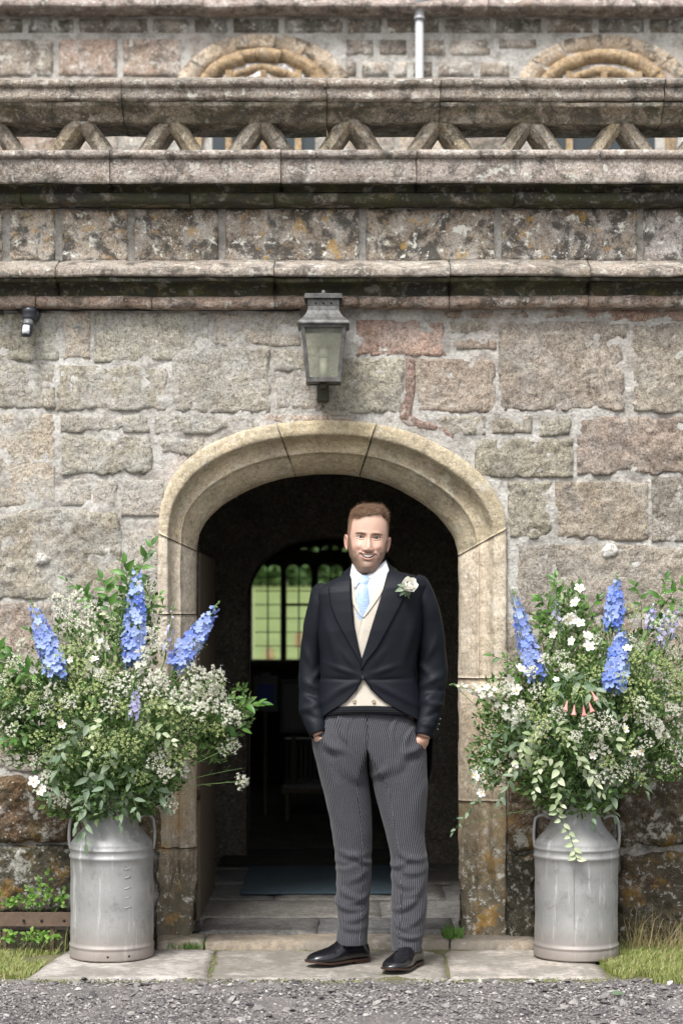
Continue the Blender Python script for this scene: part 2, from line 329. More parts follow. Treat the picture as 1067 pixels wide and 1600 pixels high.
# red mortar run over the door
mb = MB()
for pts, r in (([(640, 560), (641, 590), (639, 620), (634, 650), (650, 662), (680, 668), (708, 682)], [.020, .022, .024, .03, .024, .018, .01]),):
    q = np.array([(PX(a), .004, PZ(b)) for a, b in pts]); q = catmull(q, 5); rr = np.interp(np.linspace(0, 1, len(q)), np.linspace(0, 1, len(r)), r)
    mb.add(*tube(q, np.stack([rr, rr*.5], 1) if False else rr*.9, 10)); mb.v[-1][:, 1] = -.0015+(mb.v[-1][:, 1]-.004)*.30+.003*fbm(mb.v[-1]*40, 3, 4)
o = mb.go('mortar_run', stone('red_mortar', .3, .1, 0, 0, .8, .2, base=srgb(142, 122, 112)), front)
# white lichen / lime blobs
def blob(px, py, w, h, Y, seed, mat, parent):
    n = 20; a = np.arange(n)/n*6.283; rr = 1+.22*vnoise(np.stack([np.cos(a)*1.7, np.sin(a)*1.7, a*0+seed], -1), seed)
    v = [(PX(px), Y-.005, PZ(py))]+[(PX(px)+math.cos(t)*w*r*.8, Y-.004, PZ(py)+math.sin(t)*h*r*.8) for t, r in zip(a, rr)]+[(PX(px)+math.cos(t)*w*r, Y+.012, PZ(py)+math.sin(t)*h*r) for t, r in zip(a, rr)]
    f = [[0, 1+i, 1+(i+1) % n] for i in range(n)]+[[1+i, 1+n+i, 1+n+(i+1) % n, 1+(i+1) % n] for i in range(n)]
    f = [q[::-1] for q in f]; mk('lime_patch', v, f, mat, parent)
Mlime = stone('lime_patch', 0, .1, 0, 0, .6, .2, base=(.46, .45, .42, 1), brown=.1)
blob(67, 873, .032, .030, -.016, 3, Mlime, front); blob(951, 861, .034, .032, -.014, 5, Mlime, front); pass

# door arch: moulded stones, each its own piece
door = mk('door_arch', [(PX(272), .2, .0), (PX(272), .21, .0), (PX(272), .2, .05)], [[0, 1, 2]], M['mortar'], porch)
PROF = [(0, .03), (0, -.018), (.015, -.022), (.26, -.022), (.285, -.018), (.32, .002), (.37, .030), (.44, .048), (.52, .054), (.575, .050), (.60, .044), (.625, .048), (.64, .062), (.70, .078), (.80, .104), (.90, .134), (.965, .162), (1., .20), (.90, .40)]
pt = np.array([a for a, b in PROF]); py_ = np.array([b for a, b in PROF])
# refine profile
tt = np.linspace(0, len(PROF)-1, 3*(len(PROF)-1)+1); ptf = np.interp(tt, range(len(PROF)), pt); pyf = np.interp(tt, range(len(PROF)), py_)
_m = (OC+IC)/2; S_ = np.concatenate([[0], np.cumsum(np.hypot(*np.diff(_m, axis=0).T))]); S_ /= S_[-1]
def arch_pos(s):
    o = np.stack([np.interp(s, S_, OC[:, 0]), np.interp(s, S_, OC[:, 1])], -1); i = np.stack([np.interp(s, S_, IC[:, 0]), np.interp(s, S_, IC[:, 1])], -1); return o, i
def arch_stone(s0, s1, rgb, seed, gap=.0004):
    n = max(5, int((s1-s0)*420)); ss = np.linspace(s0+gap, s1-gap, n); o, i = arch_pos(ss)
    rows = []
    for k in range(n):
        P2 = o[k][None]+(i[k]-o[k])[None]*ptf[:, None]; Y = pyf.copy()
        zz = P2[:, 1]; st = sst(.27, .13, zz)*(ptf < 1-1e-6)*(ptf > 0)            # broach stop at the foot
        Y = Y*(1-st)+st*(-.026+.02*sst(.9, 1., ptf))
        cap = sst(0, .004, np.minimum(ss[k]-s0-gap, s1-gap-ss[k])); Y = Y+(1-cap)*.004
        rows.append(np.stack([P2[:, 0]+0*Y, Y, P2[:, 1]], 1))
    v = np.array(rows); ns = fbm(v*14, 3, seed)*.0032+fbm(v*45, 3, seed+4)*.0012
    wz = 1+2.2*sst(.6, .2, v[..., 2]); v[..., 1] += ns*wz; v[..., 0] += ns*wz*.8
    m = len(ptf); f = gf(n, m, flip=True); v = v.reshape(-1, 3); f += [list(range(m))[::-1], list(range((n-1)*m, n*m))]
    return mk('arch_stone', v, f, M['dress'], door, color=lin(rgb))
def s_at(px, py, left=None):
    q = np.array([PX(px, .05), PZ(py, .05)]); mid = (OC+IC)/2; return S_[np.argmin(((mid-q)**2).sum(1))]
cuts = [(277, 1476), (277, 1330), (277, 1120), (277, 965), (277, 845), (447, 706), (575, 703), (753, 846), (753, 1060), (753, 1250), (753, 1476)]
cc = [0]+[s_at(*c) for c in cuts[1:-1]]+[1]
acol = [(150, 138, 120), (176, 164, 146), (182, 172, 158), (182, 172, 156), (176, 164, 142), (170, 157, 131), (167, 156, 134), (186, 174, 156), (186, 172, 152), (150, 136, 112)]
for k in range(len(cc)-1): arch_stone(cc[k], cc[k+1], acol[k], k+200)

# mouldings --------------------------------------------------------------------
def moulding(name, prof, joints, mat, rgb, parent, seed, wear=.004, res=.02, sub=3, gap=.003, x0=-1.9, x1=1.9):
    p = np.array(prof, float); t = np.linspace(0, len(p)-1, sub*(len(p)-1)+1); Yp = np.interp(t, range(len(p)), p[:, 0]); Zp = np.interp(t, range(len(p)), p[:, 1])
    xs = [x0]+joints+[x1]; m = len(t)
    for k in range(len(xs)-1):
        a, b = xs[k]+gap/2, xs[k+1]-gap/2; n = max(3, int((b-a)/res)); X = np.linspace(a, b, n)
        v = np.stack([np.repeat(X[:, None], m, 1), np.repeat(Yp[None], n, 0), np.repeat(Zp[None], n, 0)], -1)
        w_ = fbm(v*np.array([9, 14, 14]), 3, seed+k)*wear+fbm(v*50, 2, seed+k+3)*wear*.35; dz = vnoise(np.stack([X*4, X*0, X*0+seed], -1), seed)*wear*.8+.002*vnoise(np.array([[k*7.3, seed, 0.]]), 5)
        v[..., 1] += w_+.003*math.sin(k*2.4+seed); v[..., 2] += w_*.8+dz[:, None]
        cj = [c*(1+.10*math.sin(k*3.7+seed)) for c in lin(rgb)[:3]]+[1]
        f = gf(n, m); f += [list(range(m)), list(range((n-1)*m, n*m))[::-1]]
        mk(name, v.reshape(-1, 3), f, mat, parent, color=cj)
def arc(yc, zc, r, a0, a1, n=6):
    return [(yc-r*math.cos(math.radians(a0+(a1-a0)*k/n)), zc+r*math.sin(math.radians(a0+(a1-a0)*k/n))) for k in range(n+1)]
Zf = lambda py, Y: PZ(py, Y)
cor = mk('cornice', [(-1.9, .1, Zf(440, 0)), (1.9, .1, Zf(440, 0)), (1.9, .1, Zf(420, 0)), (-1.9, .1, Zf(420, 0))], [[0, 1, 2, 3]], M['mortar'], porch)
moulding('drip_stone', [(.05, Zf(404, 0)), (-.02, Zf(408, 0)), (-.135, Zf(417, -.135)), (-.15, Zf(420, -.15)), (-.15, Zf(429, -.15)), (-.145, Zf(432, -.14)), (-.125, Zf(433, -.12))],
         [PX(95), PX(430), PX(700), PX(915)], M['weather'], (150, 140, 130), cor, 31)
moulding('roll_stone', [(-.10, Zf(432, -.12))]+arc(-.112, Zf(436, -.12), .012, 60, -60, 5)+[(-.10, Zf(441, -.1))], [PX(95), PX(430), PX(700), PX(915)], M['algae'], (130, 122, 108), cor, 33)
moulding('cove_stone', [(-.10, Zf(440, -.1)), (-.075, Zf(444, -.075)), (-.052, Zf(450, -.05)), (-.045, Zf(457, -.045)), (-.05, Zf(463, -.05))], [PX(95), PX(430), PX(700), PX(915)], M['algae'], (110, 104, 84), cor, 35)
moulding('bead_stone', [(-.04, Zf(462, -.05))]+arc(-.052, Zf(472, -.06), .025, 75, -75, 8)+[(-.03, Zf(482, -.04)), (.04, Zf(484, 0))], [PX(60), PX(240), PX(430), PX(560), PX(700), PX(915)], M['weather'], (158, 138, 124), cor, 37)
# frieze between the two cornices
fr = mk('frieze', [(-1.9, .012, Zf(415, 0)), (1.9, .012, Zf(415, 0)), (1.9, .012, Zf(318, 0)), (-1.9, .012, Zf(318, 0))], [[0, 1, 2, 3]], M['mortar'], porch)
fx = [-170, 10, 92, 205, 347, 566, 778, 1000, 1240]
fc = [(150, 140, 128), (160, 148, 132), (158, 146, 130), (132, 122, 108), (138, 126, 110), (140, 128, 112), (134, 124, 112), (150, 142, 136)]
for k in range(len(fx)-1):
    stone_block(PX(fx[k]+1.5), PX(fx[k+1]-1.5), PZ(413), PZ(322), M['frieze'], lin(fc[k]), fr, 120+k, prot=.004, rough=.0016, edge=.007, corner=.005, res=.014)
# upper string course under the parapet
sc_ = mk('upper_cornice', [(-1.9, .1, Zf(320, 0)), (1.9, .1, Zf(320, 0)), (1.9, .1, Zf(265, 0)), (-1.9, .1, Zf(265, 0))], [[0, 1, 2, 3]], M['mortar'], porch)
J2 = [PX(180), PX(441), PX(648)]
moulding('coping_stone', [(.30, Zf(233.5, -.18)+.01), (.05, Zf(233.5, -.18)+.008), (-.15, Zf(233.5, -.18))]+arc(-.178, Zf(241, -.18), .0175, 75, -75, 6)+[(-.172, Zf(248, -.18)), (-.175, Zf(250, -.18)), (-.178, Zf(284, -.18)), (-.172, Zf(287, -.17))], J2, M['weather'], (152, 142, 134), sc_, 41, .003)
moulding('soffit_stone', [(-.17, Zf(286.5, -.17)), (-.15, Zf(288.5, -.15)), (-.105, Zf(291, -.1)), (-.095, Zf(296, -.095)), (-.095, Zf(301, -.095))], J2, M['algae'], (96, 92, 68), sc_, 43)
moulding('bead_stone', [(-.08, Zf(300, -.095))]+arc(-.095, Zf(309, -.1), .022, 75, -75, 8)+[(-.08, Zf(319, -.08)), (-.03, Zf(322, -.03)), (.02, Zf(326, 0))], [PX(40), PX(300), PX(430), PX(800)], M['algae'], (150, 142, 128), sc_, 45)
# pierced parapet
par = mk('parapet', [(-2, .44, Zf(200, .4)), (2, .44, Zf(200, .4)), (2, .44, Zf(150, .4)), (-2, .44, Zf(150, .4))], [[0, 1, 2, 3]], M['mortar'], porch)
moulding('rail_stone', [(.45, Zf(122, .45)), (.14, Zf(124.5, .12))]+arc(.118, Zf(131, .12), .0165, 75, -75, 6)+[(.122, Zf(137.5, .12)), (.12, Zf(139, .12)), (.118, Zf(154, .12)), (.124, Zf(155.5, .12)), (.135, Zf(158, .13)), (.30, Zf(158.5, .13))],
         [PX(185), PX(510), PX(690), PX(1045)], M['weather'], (140, 130, 120), par, 51, .004)
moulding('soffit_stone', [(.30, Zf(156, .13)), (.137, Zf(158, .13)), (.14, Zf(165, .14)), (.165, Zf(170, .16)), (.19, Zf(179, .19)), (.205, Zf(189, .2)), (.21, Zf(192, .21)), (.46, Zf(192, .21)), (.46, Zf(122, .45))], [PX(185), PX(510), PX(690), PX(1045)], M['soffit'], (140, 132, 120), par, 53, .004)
BX = [-15, 126, 266, 407, 547, 687, 829, 970, 1110]
for k, c in enumerate(BX):
    for s in (-1, 1):
        ya = .22; x0, z0 = PX(c+s*4, ya), PZ(186, ya); x1, z1 = PX(c+s*48, ya), PZ(250, ya)
        d = np.array([x1-x0, z1-z0]); L_ = np.hypot(*d); d /= L_; nrm = np.array([-d[1], d[0]])*s
        if nrm[1] < 0: nrm = -nrm
        prof = [(-.034, .2), (-.037, .04), (-.016, .0), (.016, .0), (.037, .04), (.037, .2)]
        rows = []
        for u in np.linspace(-.02, L_, 10): rows.append([(x0+d[0]*u+nrm[0]*a, ya+b-.01, z0+d[1]*u+nrm[1]*a) for a, b in prof])
        v = np.array(rows); v += (fbm(v*16, 3, k*2+s)*.004)[..., None]
        f = gf(10, 6, flip=(s > 0)); f += [list(range(6)), list(range(54, 60))]
        mk('tracery_bar', v.reshape(-1, 3), f, M['weather'], par, smooth=False, color=lin((150, 140, 126) if (k+s) % 3 else (164, 152, 130)))
# base of parapet (behind the coping) and the porch roof
mb = MB(); mb.box(-2.2, 2.2, .02, .5, Zf(330, 0), Zf(240, -.18)); mb.go('parapet_base', M['mortar'], porch, smooth=False)
mb = MB(); mb.box(-2.2, 2.2, .5, 3.98, 2.86, 2.94); mb.go('lead_roof', plain('lead_roof', (.16, .165, .17, 1), .6), porch, smooth=False)
# dark inner rear of the parapet rail is the rail itself; side masses of the porch wall
mb = MB(); mb.box(-2.2, -1.74, .03, .45, -.1, 2.9); mb.box(1.74, 2.2, .03, .45, -.1, 2.9); mb.go('return_wall', M['mortar'], porch, smooth=False)

# ---------------------------------------------------------------- porch interior
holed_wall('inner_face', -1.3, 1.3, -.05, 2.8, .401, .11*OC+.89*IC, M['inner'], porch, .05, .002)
mb = MB(); n = 24
vx = [(-.82, 0)]+[(-.82*math.cos(a), 1.55+.78*math.sin(a)**.8) for a in np.linspace(0, math.pi, n)]+[(.82, 0)]
prof = np.array(vx); ys = np.linspace(.4, 2.42, 12)
v = np.array([[(x, y, z) for x, z in prof] for y in ys]); v += (fbm(v*6, 3, 4)*.008)[..., None]
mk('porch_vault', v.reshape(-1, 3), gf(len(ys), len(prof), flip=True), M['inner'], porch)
for yv in (1.0, 1.7):                                   # vault ribs
    q = np.array([(x*.985, yv, z*.985) for x, z in prof]); mk('vault_rib', *tube(q, .035, 8), M['inner'], porch)
YI = 2.4
I2 = catmull([(385, 1380), (385, 1100), (385, 960), (387, 925), (398, 893), (425, 862), (465, 845), (512, 838), (559, 845), (599, 862), (626, 893), (637, 925), (639, 960), (639, 1100), (639, 1380)], 6)
I2 = np.stack([PX(I2[:, 0], YI), PZ(I2[:, 1], YI)], 1)
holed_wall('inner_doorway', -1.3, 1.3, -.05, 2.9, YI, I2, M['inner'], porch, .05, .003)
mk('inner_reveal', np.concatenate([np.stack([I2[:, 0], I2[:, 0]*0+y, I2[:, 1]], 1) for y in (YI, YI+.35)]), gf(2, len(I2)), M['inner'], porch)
# open oak door leaf seen edge-on inside the left jamb, with its iron hinge pin
od = empty('oak_door', (PX(300, .5), .45, 0), 'old oak door standing open edge-on inside the left jamb of the doorway', 'door')
Mw = N('old_oak', .7); Mw.col(Mw.mix(Mw.noise(8, 6, .6, 0, Mw.mapv((12, 12, 1))), (.07, .05, .035, 1), (.2, .16, .11, 1))); Mw.bump(Mw.noise(9, 5, .6, 0, Mw.mapv((14, 14, 1))), .4, .005); Mw = Mw.m
MB().box(PX(305, .42), PX(312.5, .42), .43, 1.45, .02, 1.66, .003).go('door_leaf', Mw, od, smooth=False)
Mi = plain('rusty_iron', (.06, .035, .022, 1), .75, .3)
MB().tube([(PX(309, .42), .425, PZ(1250, .42)), (PX(309, .42), .425, PZ(1235, .42))], .012).tube([(PX(305, .42), .42, PZ(1243, .42)), (PX(313, .42), .40, PZ(1241, .42))], .008).go('hinge_pin', Mi, od)

# ================================================================ THE CHURCH BEHIND (nave)
nave = empty('church_nave', (0, 4, 0), 'tall old stone church wall behind the porch with two ochre arched windows', 'church')
YR = 4.0
rw = MB().box(-4, 4, YR, YR+.4, PZ(330, YR), 7.2).go('rear_wall', M['mortar'], nave, smooth=False)
def rear_stone(a, b, c, d, rgb, k): stone_block(PX(a-2, YR), PX(c+2, YR), PZ(d+2, YR), PZ(b-2, YR), M['rear'], lin(rgb), rw, 300+k, prot=.008, rough=.004, Y=YR-.001, res=.022, edge=.02, corner=.02)
rr_ = random.Random(4)
for k, (y0, y1, xs) in enumerate([(26, 55, [-60, 40, 120, 235, 300, 360, 440, 540, 600, 690, 770, 850, 930, 1010, 1130]), (58, 123, [-60, 88, 188, 288]), (58, 90, [536, 588, 640, 700, 770]), (93, 123, [536, 560, 612, 640, 680, 745, 800]),
                                 (58, 78, [775, 842]), (58, 123, [1062, 1140]), (127, 190, [-60, 70, 180, 262]), (127, 190, [536, 600, 690, 800]), (194, 262, [-60, 90, 190, 262]), (194, 262, [536, 620, 700, 800]), (-60, -5, [-60, 100, 240, 420, 560, 720, 900, 1130])]):
    for j in range(len(xs)-1):
        b_ = rr_.choice([(168, 156, 142), (150, 140, 128), (128, 118, 108), (180, 166, 150), (160, 140, 126)]) if y0 > 30 else rr_.choice([(110, 102, 92), (90, 84, 76), (130, 120, 108)])
        rear_stone(xs[j]+1.5, y0, xs[j+1]-1.5, y1, b_, k*10+j)
moulding('string_stone', [(YR, Zf(-14, YR)), (YR-.12, Zf(0, YR-.1)), (YR-.15, Zf(4, YR-.15)), (YR-.15, Zf(9, YR-.15)), (YR-.13, Zf(14, YR-.13)), (YR-.09, Zf(18, YR-.1)), (YR-.05, Zf(23, YR-.05)), (YR, Zf(27, YR))], [PX(320, YR), PX(760, YR)], M['weather'], (148, 134, 128), rw, 61, .006, .03, x0=-2.6, x1=2.6)
Moc = stone('ochre_window_stone', .15, .1, 0, 0, .3, .1, base=srgb(146, 126, 98), brown=.25)
Mglass = plain('dark_window_glass', (.03, .04, .045, 1), .08)
Mlead = plain('lead', (.05, .05, .05, 1), .6)
def rear_window(cx, half=108, apex=78, spring=175):
    win = mk('window', *MB().box(PX(cx-half+10, YR), PX(cx+half-10, YR), YR-.012, YR-.006, PZ(262, YR), PZ(150, YR)).__dict__['v'][:0] or ([(PX(cx-80, YR), YR-.006, PZ(262, YR)), (PX(cx+80, YR), YR-.006, PZ(262, YR)), (PX(cx+80, YR), YR-.006, PZ(150, YR)), (PX(cx-80, YR), YR-.006, PZ(150, YR))], [[0, 1, 2, 3]]), Mglass, rw)
    def ring(hw0, ap0, hw1, ap1, yf, yb, mat, name, rgb=None, nst=7, cut=True):
        th = np.linspace(0, math.pi, 49)
        def cur(hw, ap):
            return np.stack([PX(cx-hw*np.cos(th), YR), PZ(spring-(spring-ap)*np.sin(th)**.80, YR)], 1)
        o_, i_ = cur(hw0, ap0), cur(hw1, ap1)
        seg = np.linspace(0, 48, nst+1).astype(int)
        for k in range(nst):
            a, b = seg[k], seg[k+1]+1; oo, ii = o_[a:b].copy(), i_[a:b].copy(); n = b-a
            g = .05; oo[0] += (oo[1]-oo[0])*g*2; ii[0] += (ii[1]-ii[0])*g*2
            rows = np.stack([np.stack([oo[:, 0], oo[:, 0]*0+yf+.05, oo[:, 1]], 1), np.stack([oo[:, 0], oo[:, 0]*0+yf, oo[:, 1]], 1), np.stack([(oo*.5+ii*.5)[:, 0], oo[:, 0]*0+yf+.006, (oo*.5+ii*.5)[:, 1]], 1), np.stack([ii[:, 0], oo[:, 0]*0+yf+.02, ii[:, 1]], 1), np.stack([ii[:, 0], oo[:, 0]*0+yb, ii[:, 1]], 1)], 1)
            rows += (fbm(rows*8, 3, k)*.012)[..., None]*np.array([0, 1, 1])
            mk(name, rows.reshape(-1, 3), gf(n, 5, flip=True), mat, rw if name != 'tracery' else win, color=lin(rgb) if rgb else None)
    ring(half+34, apex-24, half+2, apex, YR-.022, YR+.02, M['weather'], 'arch_stone', (186, 168, 146), 9)
    ring(half+2, apex, half-20, apex+19, YR-.05, YR+.0, Moc, 'hood_stone', None, 5)
    ring(half-32, apex+26, half-48, apex+38, YR-.035, YR+.0, Moc, 'tracery', None, 3)
    ring(half-52, apex+40, half-62, apex+56, YR-.012, YR+.0, Moc, 'tracery', None, 2)
    mb = MB()
    for x in (cx-54, cx, cx+54): mb.box(PX(x-5, YR), PX(x+5, YR), YR-.04, YR-.002, PZ(262, YR), PZ(apex+34, YR))
    for x in (cx-half+4, cx+half-4): mb.box(PX(x-8, YR), PX(x+8, YR), YR-.035, YR-.002, PZ(262, YR), PZ(spring, YR))
    mb.go('mullion', Moc, win, smooth=False)
    mb = MB().box(PX(cx-half+45, YR), PX(cx+half-45, YR), YR-.009, YR-.0065, PZ(150, YR), PZ(apex+22, YR)); mb.go('head_panel', M['rear'], win, smooth=False)
rear_window(412); rear_window(942, 108, 80)
# grey rainwater pipe
dp = empty('drainpipe', (PX(655, YR-.1), YR-.1, 3.0), 'pale grey painted rainwater pipe with a hopper running down the wall between the two windows', 'drainpipe')
Mgp = plain('grey_gloss_paint', srgb(172, 174, 176), .35)
x_ = PX(655, YR-.09); mb = MB(); mb.tube([(x_, YR-.09, 2.95), (x_, YR-.09, PZ(14, YR))], .026, 20); mb.go('pipe', Mgp, dp)
v, f = lathe([(.0, PZ(38, YR)), (.036, PZ(38, YR)), (.036, PZ(34, YR)), (.029, PZ(33, YR)), (.03, PZ(26, YR)), (.042, PZ(24, YR)), (.045, PZ(20, YR)), (.066, PZ(8, YR)), (.08, PZ(2, YR)), (.082, PZ(-12, YR)), (.05, PZ(-12, YR))], 28, x_, YR-.09); mk('collar', v, f, Mgp, dp)
# nave interior: a dark room, its far wall with the leaded window
YW = 8.0
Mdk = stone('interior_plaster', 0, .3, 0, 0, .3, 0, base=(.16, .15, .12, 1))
room = MB(); x0, x1, y0, y1, z0, z1 = -3, 3, 2.76, YW, -.02, 3.5
room.add([(x0, y0, z0), (x0, y1, z0), (x0, y1, z1), (x0, y0, z1)], [[0, 1, 2, 3]]); room.add([(x1, y0, z0), (x1, y1, z0), (x1, y1, z1), (x1, y0, z1)], [[3, 2, 1, 0]])
room.add([(x0, y0, z1), (x0, y1, z1), (x1, y1, z1), (x1, y0, z1)], [[0, 1, 2, 3]]); room.go('inner_room_wall', M['inner'], nave, smooth=False)
holed_wall('room_entrance_wall', -3, 3, -.05, 3.5, 2.755, I2, M['inner'], nave, .15, .0)
LX = [(398, 438), (447, 486), (497, 535), (547, 585), (596, 634)]
wx0, wx1 = PX(392, YW), PX(640, YW); zs0 = PZ(1031, YW); ztop = PZ(852, YW)
whole = np.array([(wx0, zs0)]+[(wx0+(wx1-wx0)*t, PZ(897, YW)+(ztop-PZ(897, YW))*math.sin(math.pi*t)**.55) for t in np.linspace(0, 1, 25)]+[(wx1, zs0)])
mb = MB(); mb.box(-3, wx0, YW, YW+.3, -.02, 3.5); mb.box(wx1, 3, YW, YW+.3, -.02, 3.5); mb.box(wx0, wx1, YW, YW+.3, -.02, zs0)
xs = whole[1:-1, 0]; zt = whole[1:-1, 1]
for y in (YW, YW+.3): mb.add(np.concatenate([np.stack([xs, xs*0+y, zt], 1), np.stack([xs, xs*0+y, zt*0+3.5], 1)]), gf(2, len(xs)))
mb.add(np.concatenate([np.stack([xs, xs*0+y, zt], 1) for y in (YW, YW+.3)]), gf(2, len(xs)))
fw = mb.go('window_wall', M['inner'], nave, smooth=False)
iw = mk('interior_window', [(wx0, YW-.06, zs0-.05), (wx1, YW-.06, zs0-.05), (wx1, YW+.3, zs0), (wx0, YW+.3, zs0)], [[0, 1, 2, 3]], Mdk, nave)
MB().box(wx0-.04, wx1+.04, YW-.08, YW+.02, PZ(1040, YW), PZ(1031, YW), .004).go('window_sill', stone('sill_stone', 0, .1, 0, 0, .2, 0, base=(.3, .27, .22, 1)), iw, smooth=False)
hz = PZ(880, YW)
Mglz = N('leaded_glass', .05); gl = Mglz.t.nodes.new('ShaderNodeBsdfTransparent'); gg = Mglz.t.nodes.new('ShaderNodeBsdfGlossy'); gg.inputs['Roughness'].default_value = .05
mx = Mglz.t.nodes.new('ShaderNodeMixShader'); mx.inputs[0].default_value = .06; Mglz.l(gl.outputs[0], mx.inputs[1]); Mglz.l(gg.outputs[0], mx.inputs[2]); Mglz.l(mx.outputs[0], Mglz.t.nodes['Material Output'].inputs[0]); gl.inputs[0].default_value = (.9, .95, .85, 1); Mglz = Mglz.m
for k, (a, b) in enumerate(LX):
    xa, xb = PX(a, YW), PX(b, YW); mid = (xa+xb)/2; hw = (xb-xa)/2
    if k: MB().box(PX(LX[k-1][1], YW), xa, YW+.02, YW+.18, zs0, hz+.10, .006).go('mullion', Mdk, iw, smooth=False)
    # cusped head
    xs = np.linspace(xa, xb, 25); u = (xs-mid)/hw
    zt = hz-.06+.05*np.sqrt(np.maximum(0, 1-(2*np.abs(u)-1)**2)); top = hz+.115
    v = np.concatenate([np.stack([xs, xs*0+YW+.05, zt], 1), np.stack([xs, xs*0+YW+.05, zt*0+top], 1), np.stack([xs, xs*0+YW+.15, zt*0+top], 1), np.stack([xs, xs*0+YW+.15, zt], 1)])
    mk('light_head', v, gf(4, 25)+[[75+i, 76+i, 1+i, i] for i in range(24)], Mdk, iw, smooth=False)
    mk('pane', [(xa, YW+.10, zs0), (xb, YW+.10, zs0), (xb, YW+.10, hz), (xa, YW+.10, hz)], [[0, 1, 2, 3]], Mglz, iw, smooth=False)
    MB().box(mid-.006, mid+.006, YW+.09, YW+.098, zs0, hz).go('lead_bar', Mlead, iw, smooth=False)
    zz = np.linspace(zs0, hz, 8)[1:-1]
    for j, z in enumerate(zz): MB().box(xa, xb, YW+.086, YW+.095, z-(.012 if (k == 1 and j == 3) else .004), z+(.012 if (k == 1 and j == 3) else .004)).go('lead_bar', Mlead, iw, smooth=False)
    mb = MB(); mb.tube([(xa-.01, YW+.08, top+.02), (mid, YW+.08, top+.13), (xb+.01, YW+.08, top+.02)], .045, 6)
    mb.tube([(mid, YW+.08, top), (mid, YW+.08, ztop+.05)], .022, 6); mb.tube([(mid-hw*1.1, YW+.08, top+.17), (mid+hw*1.1, YW+.08, top+.08)], .03, 6); mb.go('tracery', Mdk, iw)
# ================================================================ GROUND
def ground_mat():
    n = N('gravel_ground', .95)
    c = n.mix(n.ramp(n.noise(7, 5), (.35, 0.), (.65, 1.)), (.11, .10, .095, 1), (.20, .18, .17, 1))
    c = n.mix(1., c, n.ramp(n.noise(110, 6, .8), (.3, .45), (.5, 1.), (.72, 1.7)), 'MULTIPLY')
    sx = n.t.nodes.new('ShaderNodeSeparateXYZ'); n.l(n.co.outputs['Object'], sx.inputs[0])
    m = n.t.nodes.new('ShaderNodeMapRange'); m.inputs['From Min'].default_value = -1.02; m.inputs['From Max'].default_value = -.76; n.l(sx.outputs['Y'], m.inputs['Value'])
    k = n.ramp(n.math('ADD', m.outputs[0], n.math('MULTIPLY', n.math('SUBTRACT', n.noise(6, 6, .7), .5), 1.6)), (.45, 0.), (.9, .8))
    c = n.mix(k, c, (.13, .125, .045, 1)); n.col(c)
    b = n.bump(n.noise(60, 6, .7), .8, .02); n.bump(n.vor(120), .6, .008, b); return n.m
GZ = -.010
def sheet(name, x0, x1, y0, y1, z, mat, nx=2, ny=2, amp=0, **k):
    X, Y = np.meshgrid(np.linspace(x0, x1, nx), np.linspace(y0, y1, ny)); Z = X*0+z
    if amp: Z = Z+amp*fbm(np.stack([X*5, Y*5, X*0], -1), 4, 9, .6)
    return mk(name, np.stack([X, Y, Z], -1).reshape(-1, 3), gf(ny, nx), mat, **k)
M['gravel'] = ground_mat()
sheet('ground', -60, 60, -60, .04, GZ-.012, M['gravel'], kind='structure')
sheet('gravel_path', -2.5, 2.5, -3.5, -.1, GZ, M['gravel'], 200, 140, .006, kind='structure')
# pebbles
def scatter(tv, tf, R, pos):
    n, k = len(pos), len(tv); v = np.einsum('nij,kj->nki', R, tv)+pos[:, None]; f = np.asarray(tf)
    return v.reshape(-1, 3), (f[None]+np.arange(n)[:, None, None]*k).reshape(-1, f.shape[1]).tolist()
def frame(d, up, s):
    d = d/np.linalg.norm(d, axis=1)[:, None]; y = np.cross(up, d); y /= np.linalg.norm(y, axis=1)[:, None]+1e-9; z = np.cross(d, y)
    return np.stack([d, y, z], 2)*np.asarray(s).reshape(-1, 1, 1)
def rdir(n, rs=RNG): d = rs.normal(size=(n, 3)); return d/np.linalg.norm(d, axis=1)[:, None]
oct_v = np.array([(1, 0, 0), (.6, .7, .1), (-.3, .9, 0), (-1, .1, .05), (-.6, -.7, 0), (.5, -.8, 0), (.35, .25, .55), (-.4, .15, .5), (0, -.4, .45), (0, 0, -.45)])
oct_f = [(0, 1, 6), (1, 2, 6), (2, 7, 6), (2, 3, 7), (3, 4, 7), (4, 8, 7), (4, 5, 8), (5, 0, 8), (0, 6, 8), (6, 7, 8), (1, 0, 9), (2, 1, 9), (3, 2, 9), (4, 3, 9), (5, 4, 9), (0, 5, 9)]
Mp = N('pebble', .85); Mp.col(Mp.mix(1., Mp.ramp(Mp.island(), (0., (.05, .047, .05, 1)), (.3, (.12, .11, .11, 1)), (.6, (.18, .165, .158, 1)), (.88, (.26, .24, .225, 1)), (1., (.42, .40, .38, 1))), Mp.ramp(Mp.noise(160, 4, .7), (.3, .7), (.7, 1.2)), 'MULTIPLY')); Mp = Mp.m
n = 24000; px = RNG.uniform(-1.6, 1.6, n); pyy = RNG.uniform(-1.75, -.79, n); sz = .0028+.0055*RNG.rand(n)**2+.018*(RNG.rand(n) > .965)*RNG.rand(n)**1.5
keep = RNG.rand(n) < np.clip((-.76-pyy)/.10+.1, .1, 1); px, pyy, sz = px[keep], pyy[keep], sz[keep]; n = len(px)
d = np.stack([RNG.normal(size=n), RNG.normal(size=n), .25*RNG.normal(size=n)], 1); up = np.stack([.25*RNG.normal(size=n), .25*RNG.normal(size=n), np.ones(n)], 1)
v, f = scatter(oct_v*np.array([1, .8, .8]), oct_f, frame(d, up, sz), np.stack([px, pyy, GZ+.002+sz*.22], 1)); mk('pebbles', v, f, Mp, smooth=False, kind='stuff')
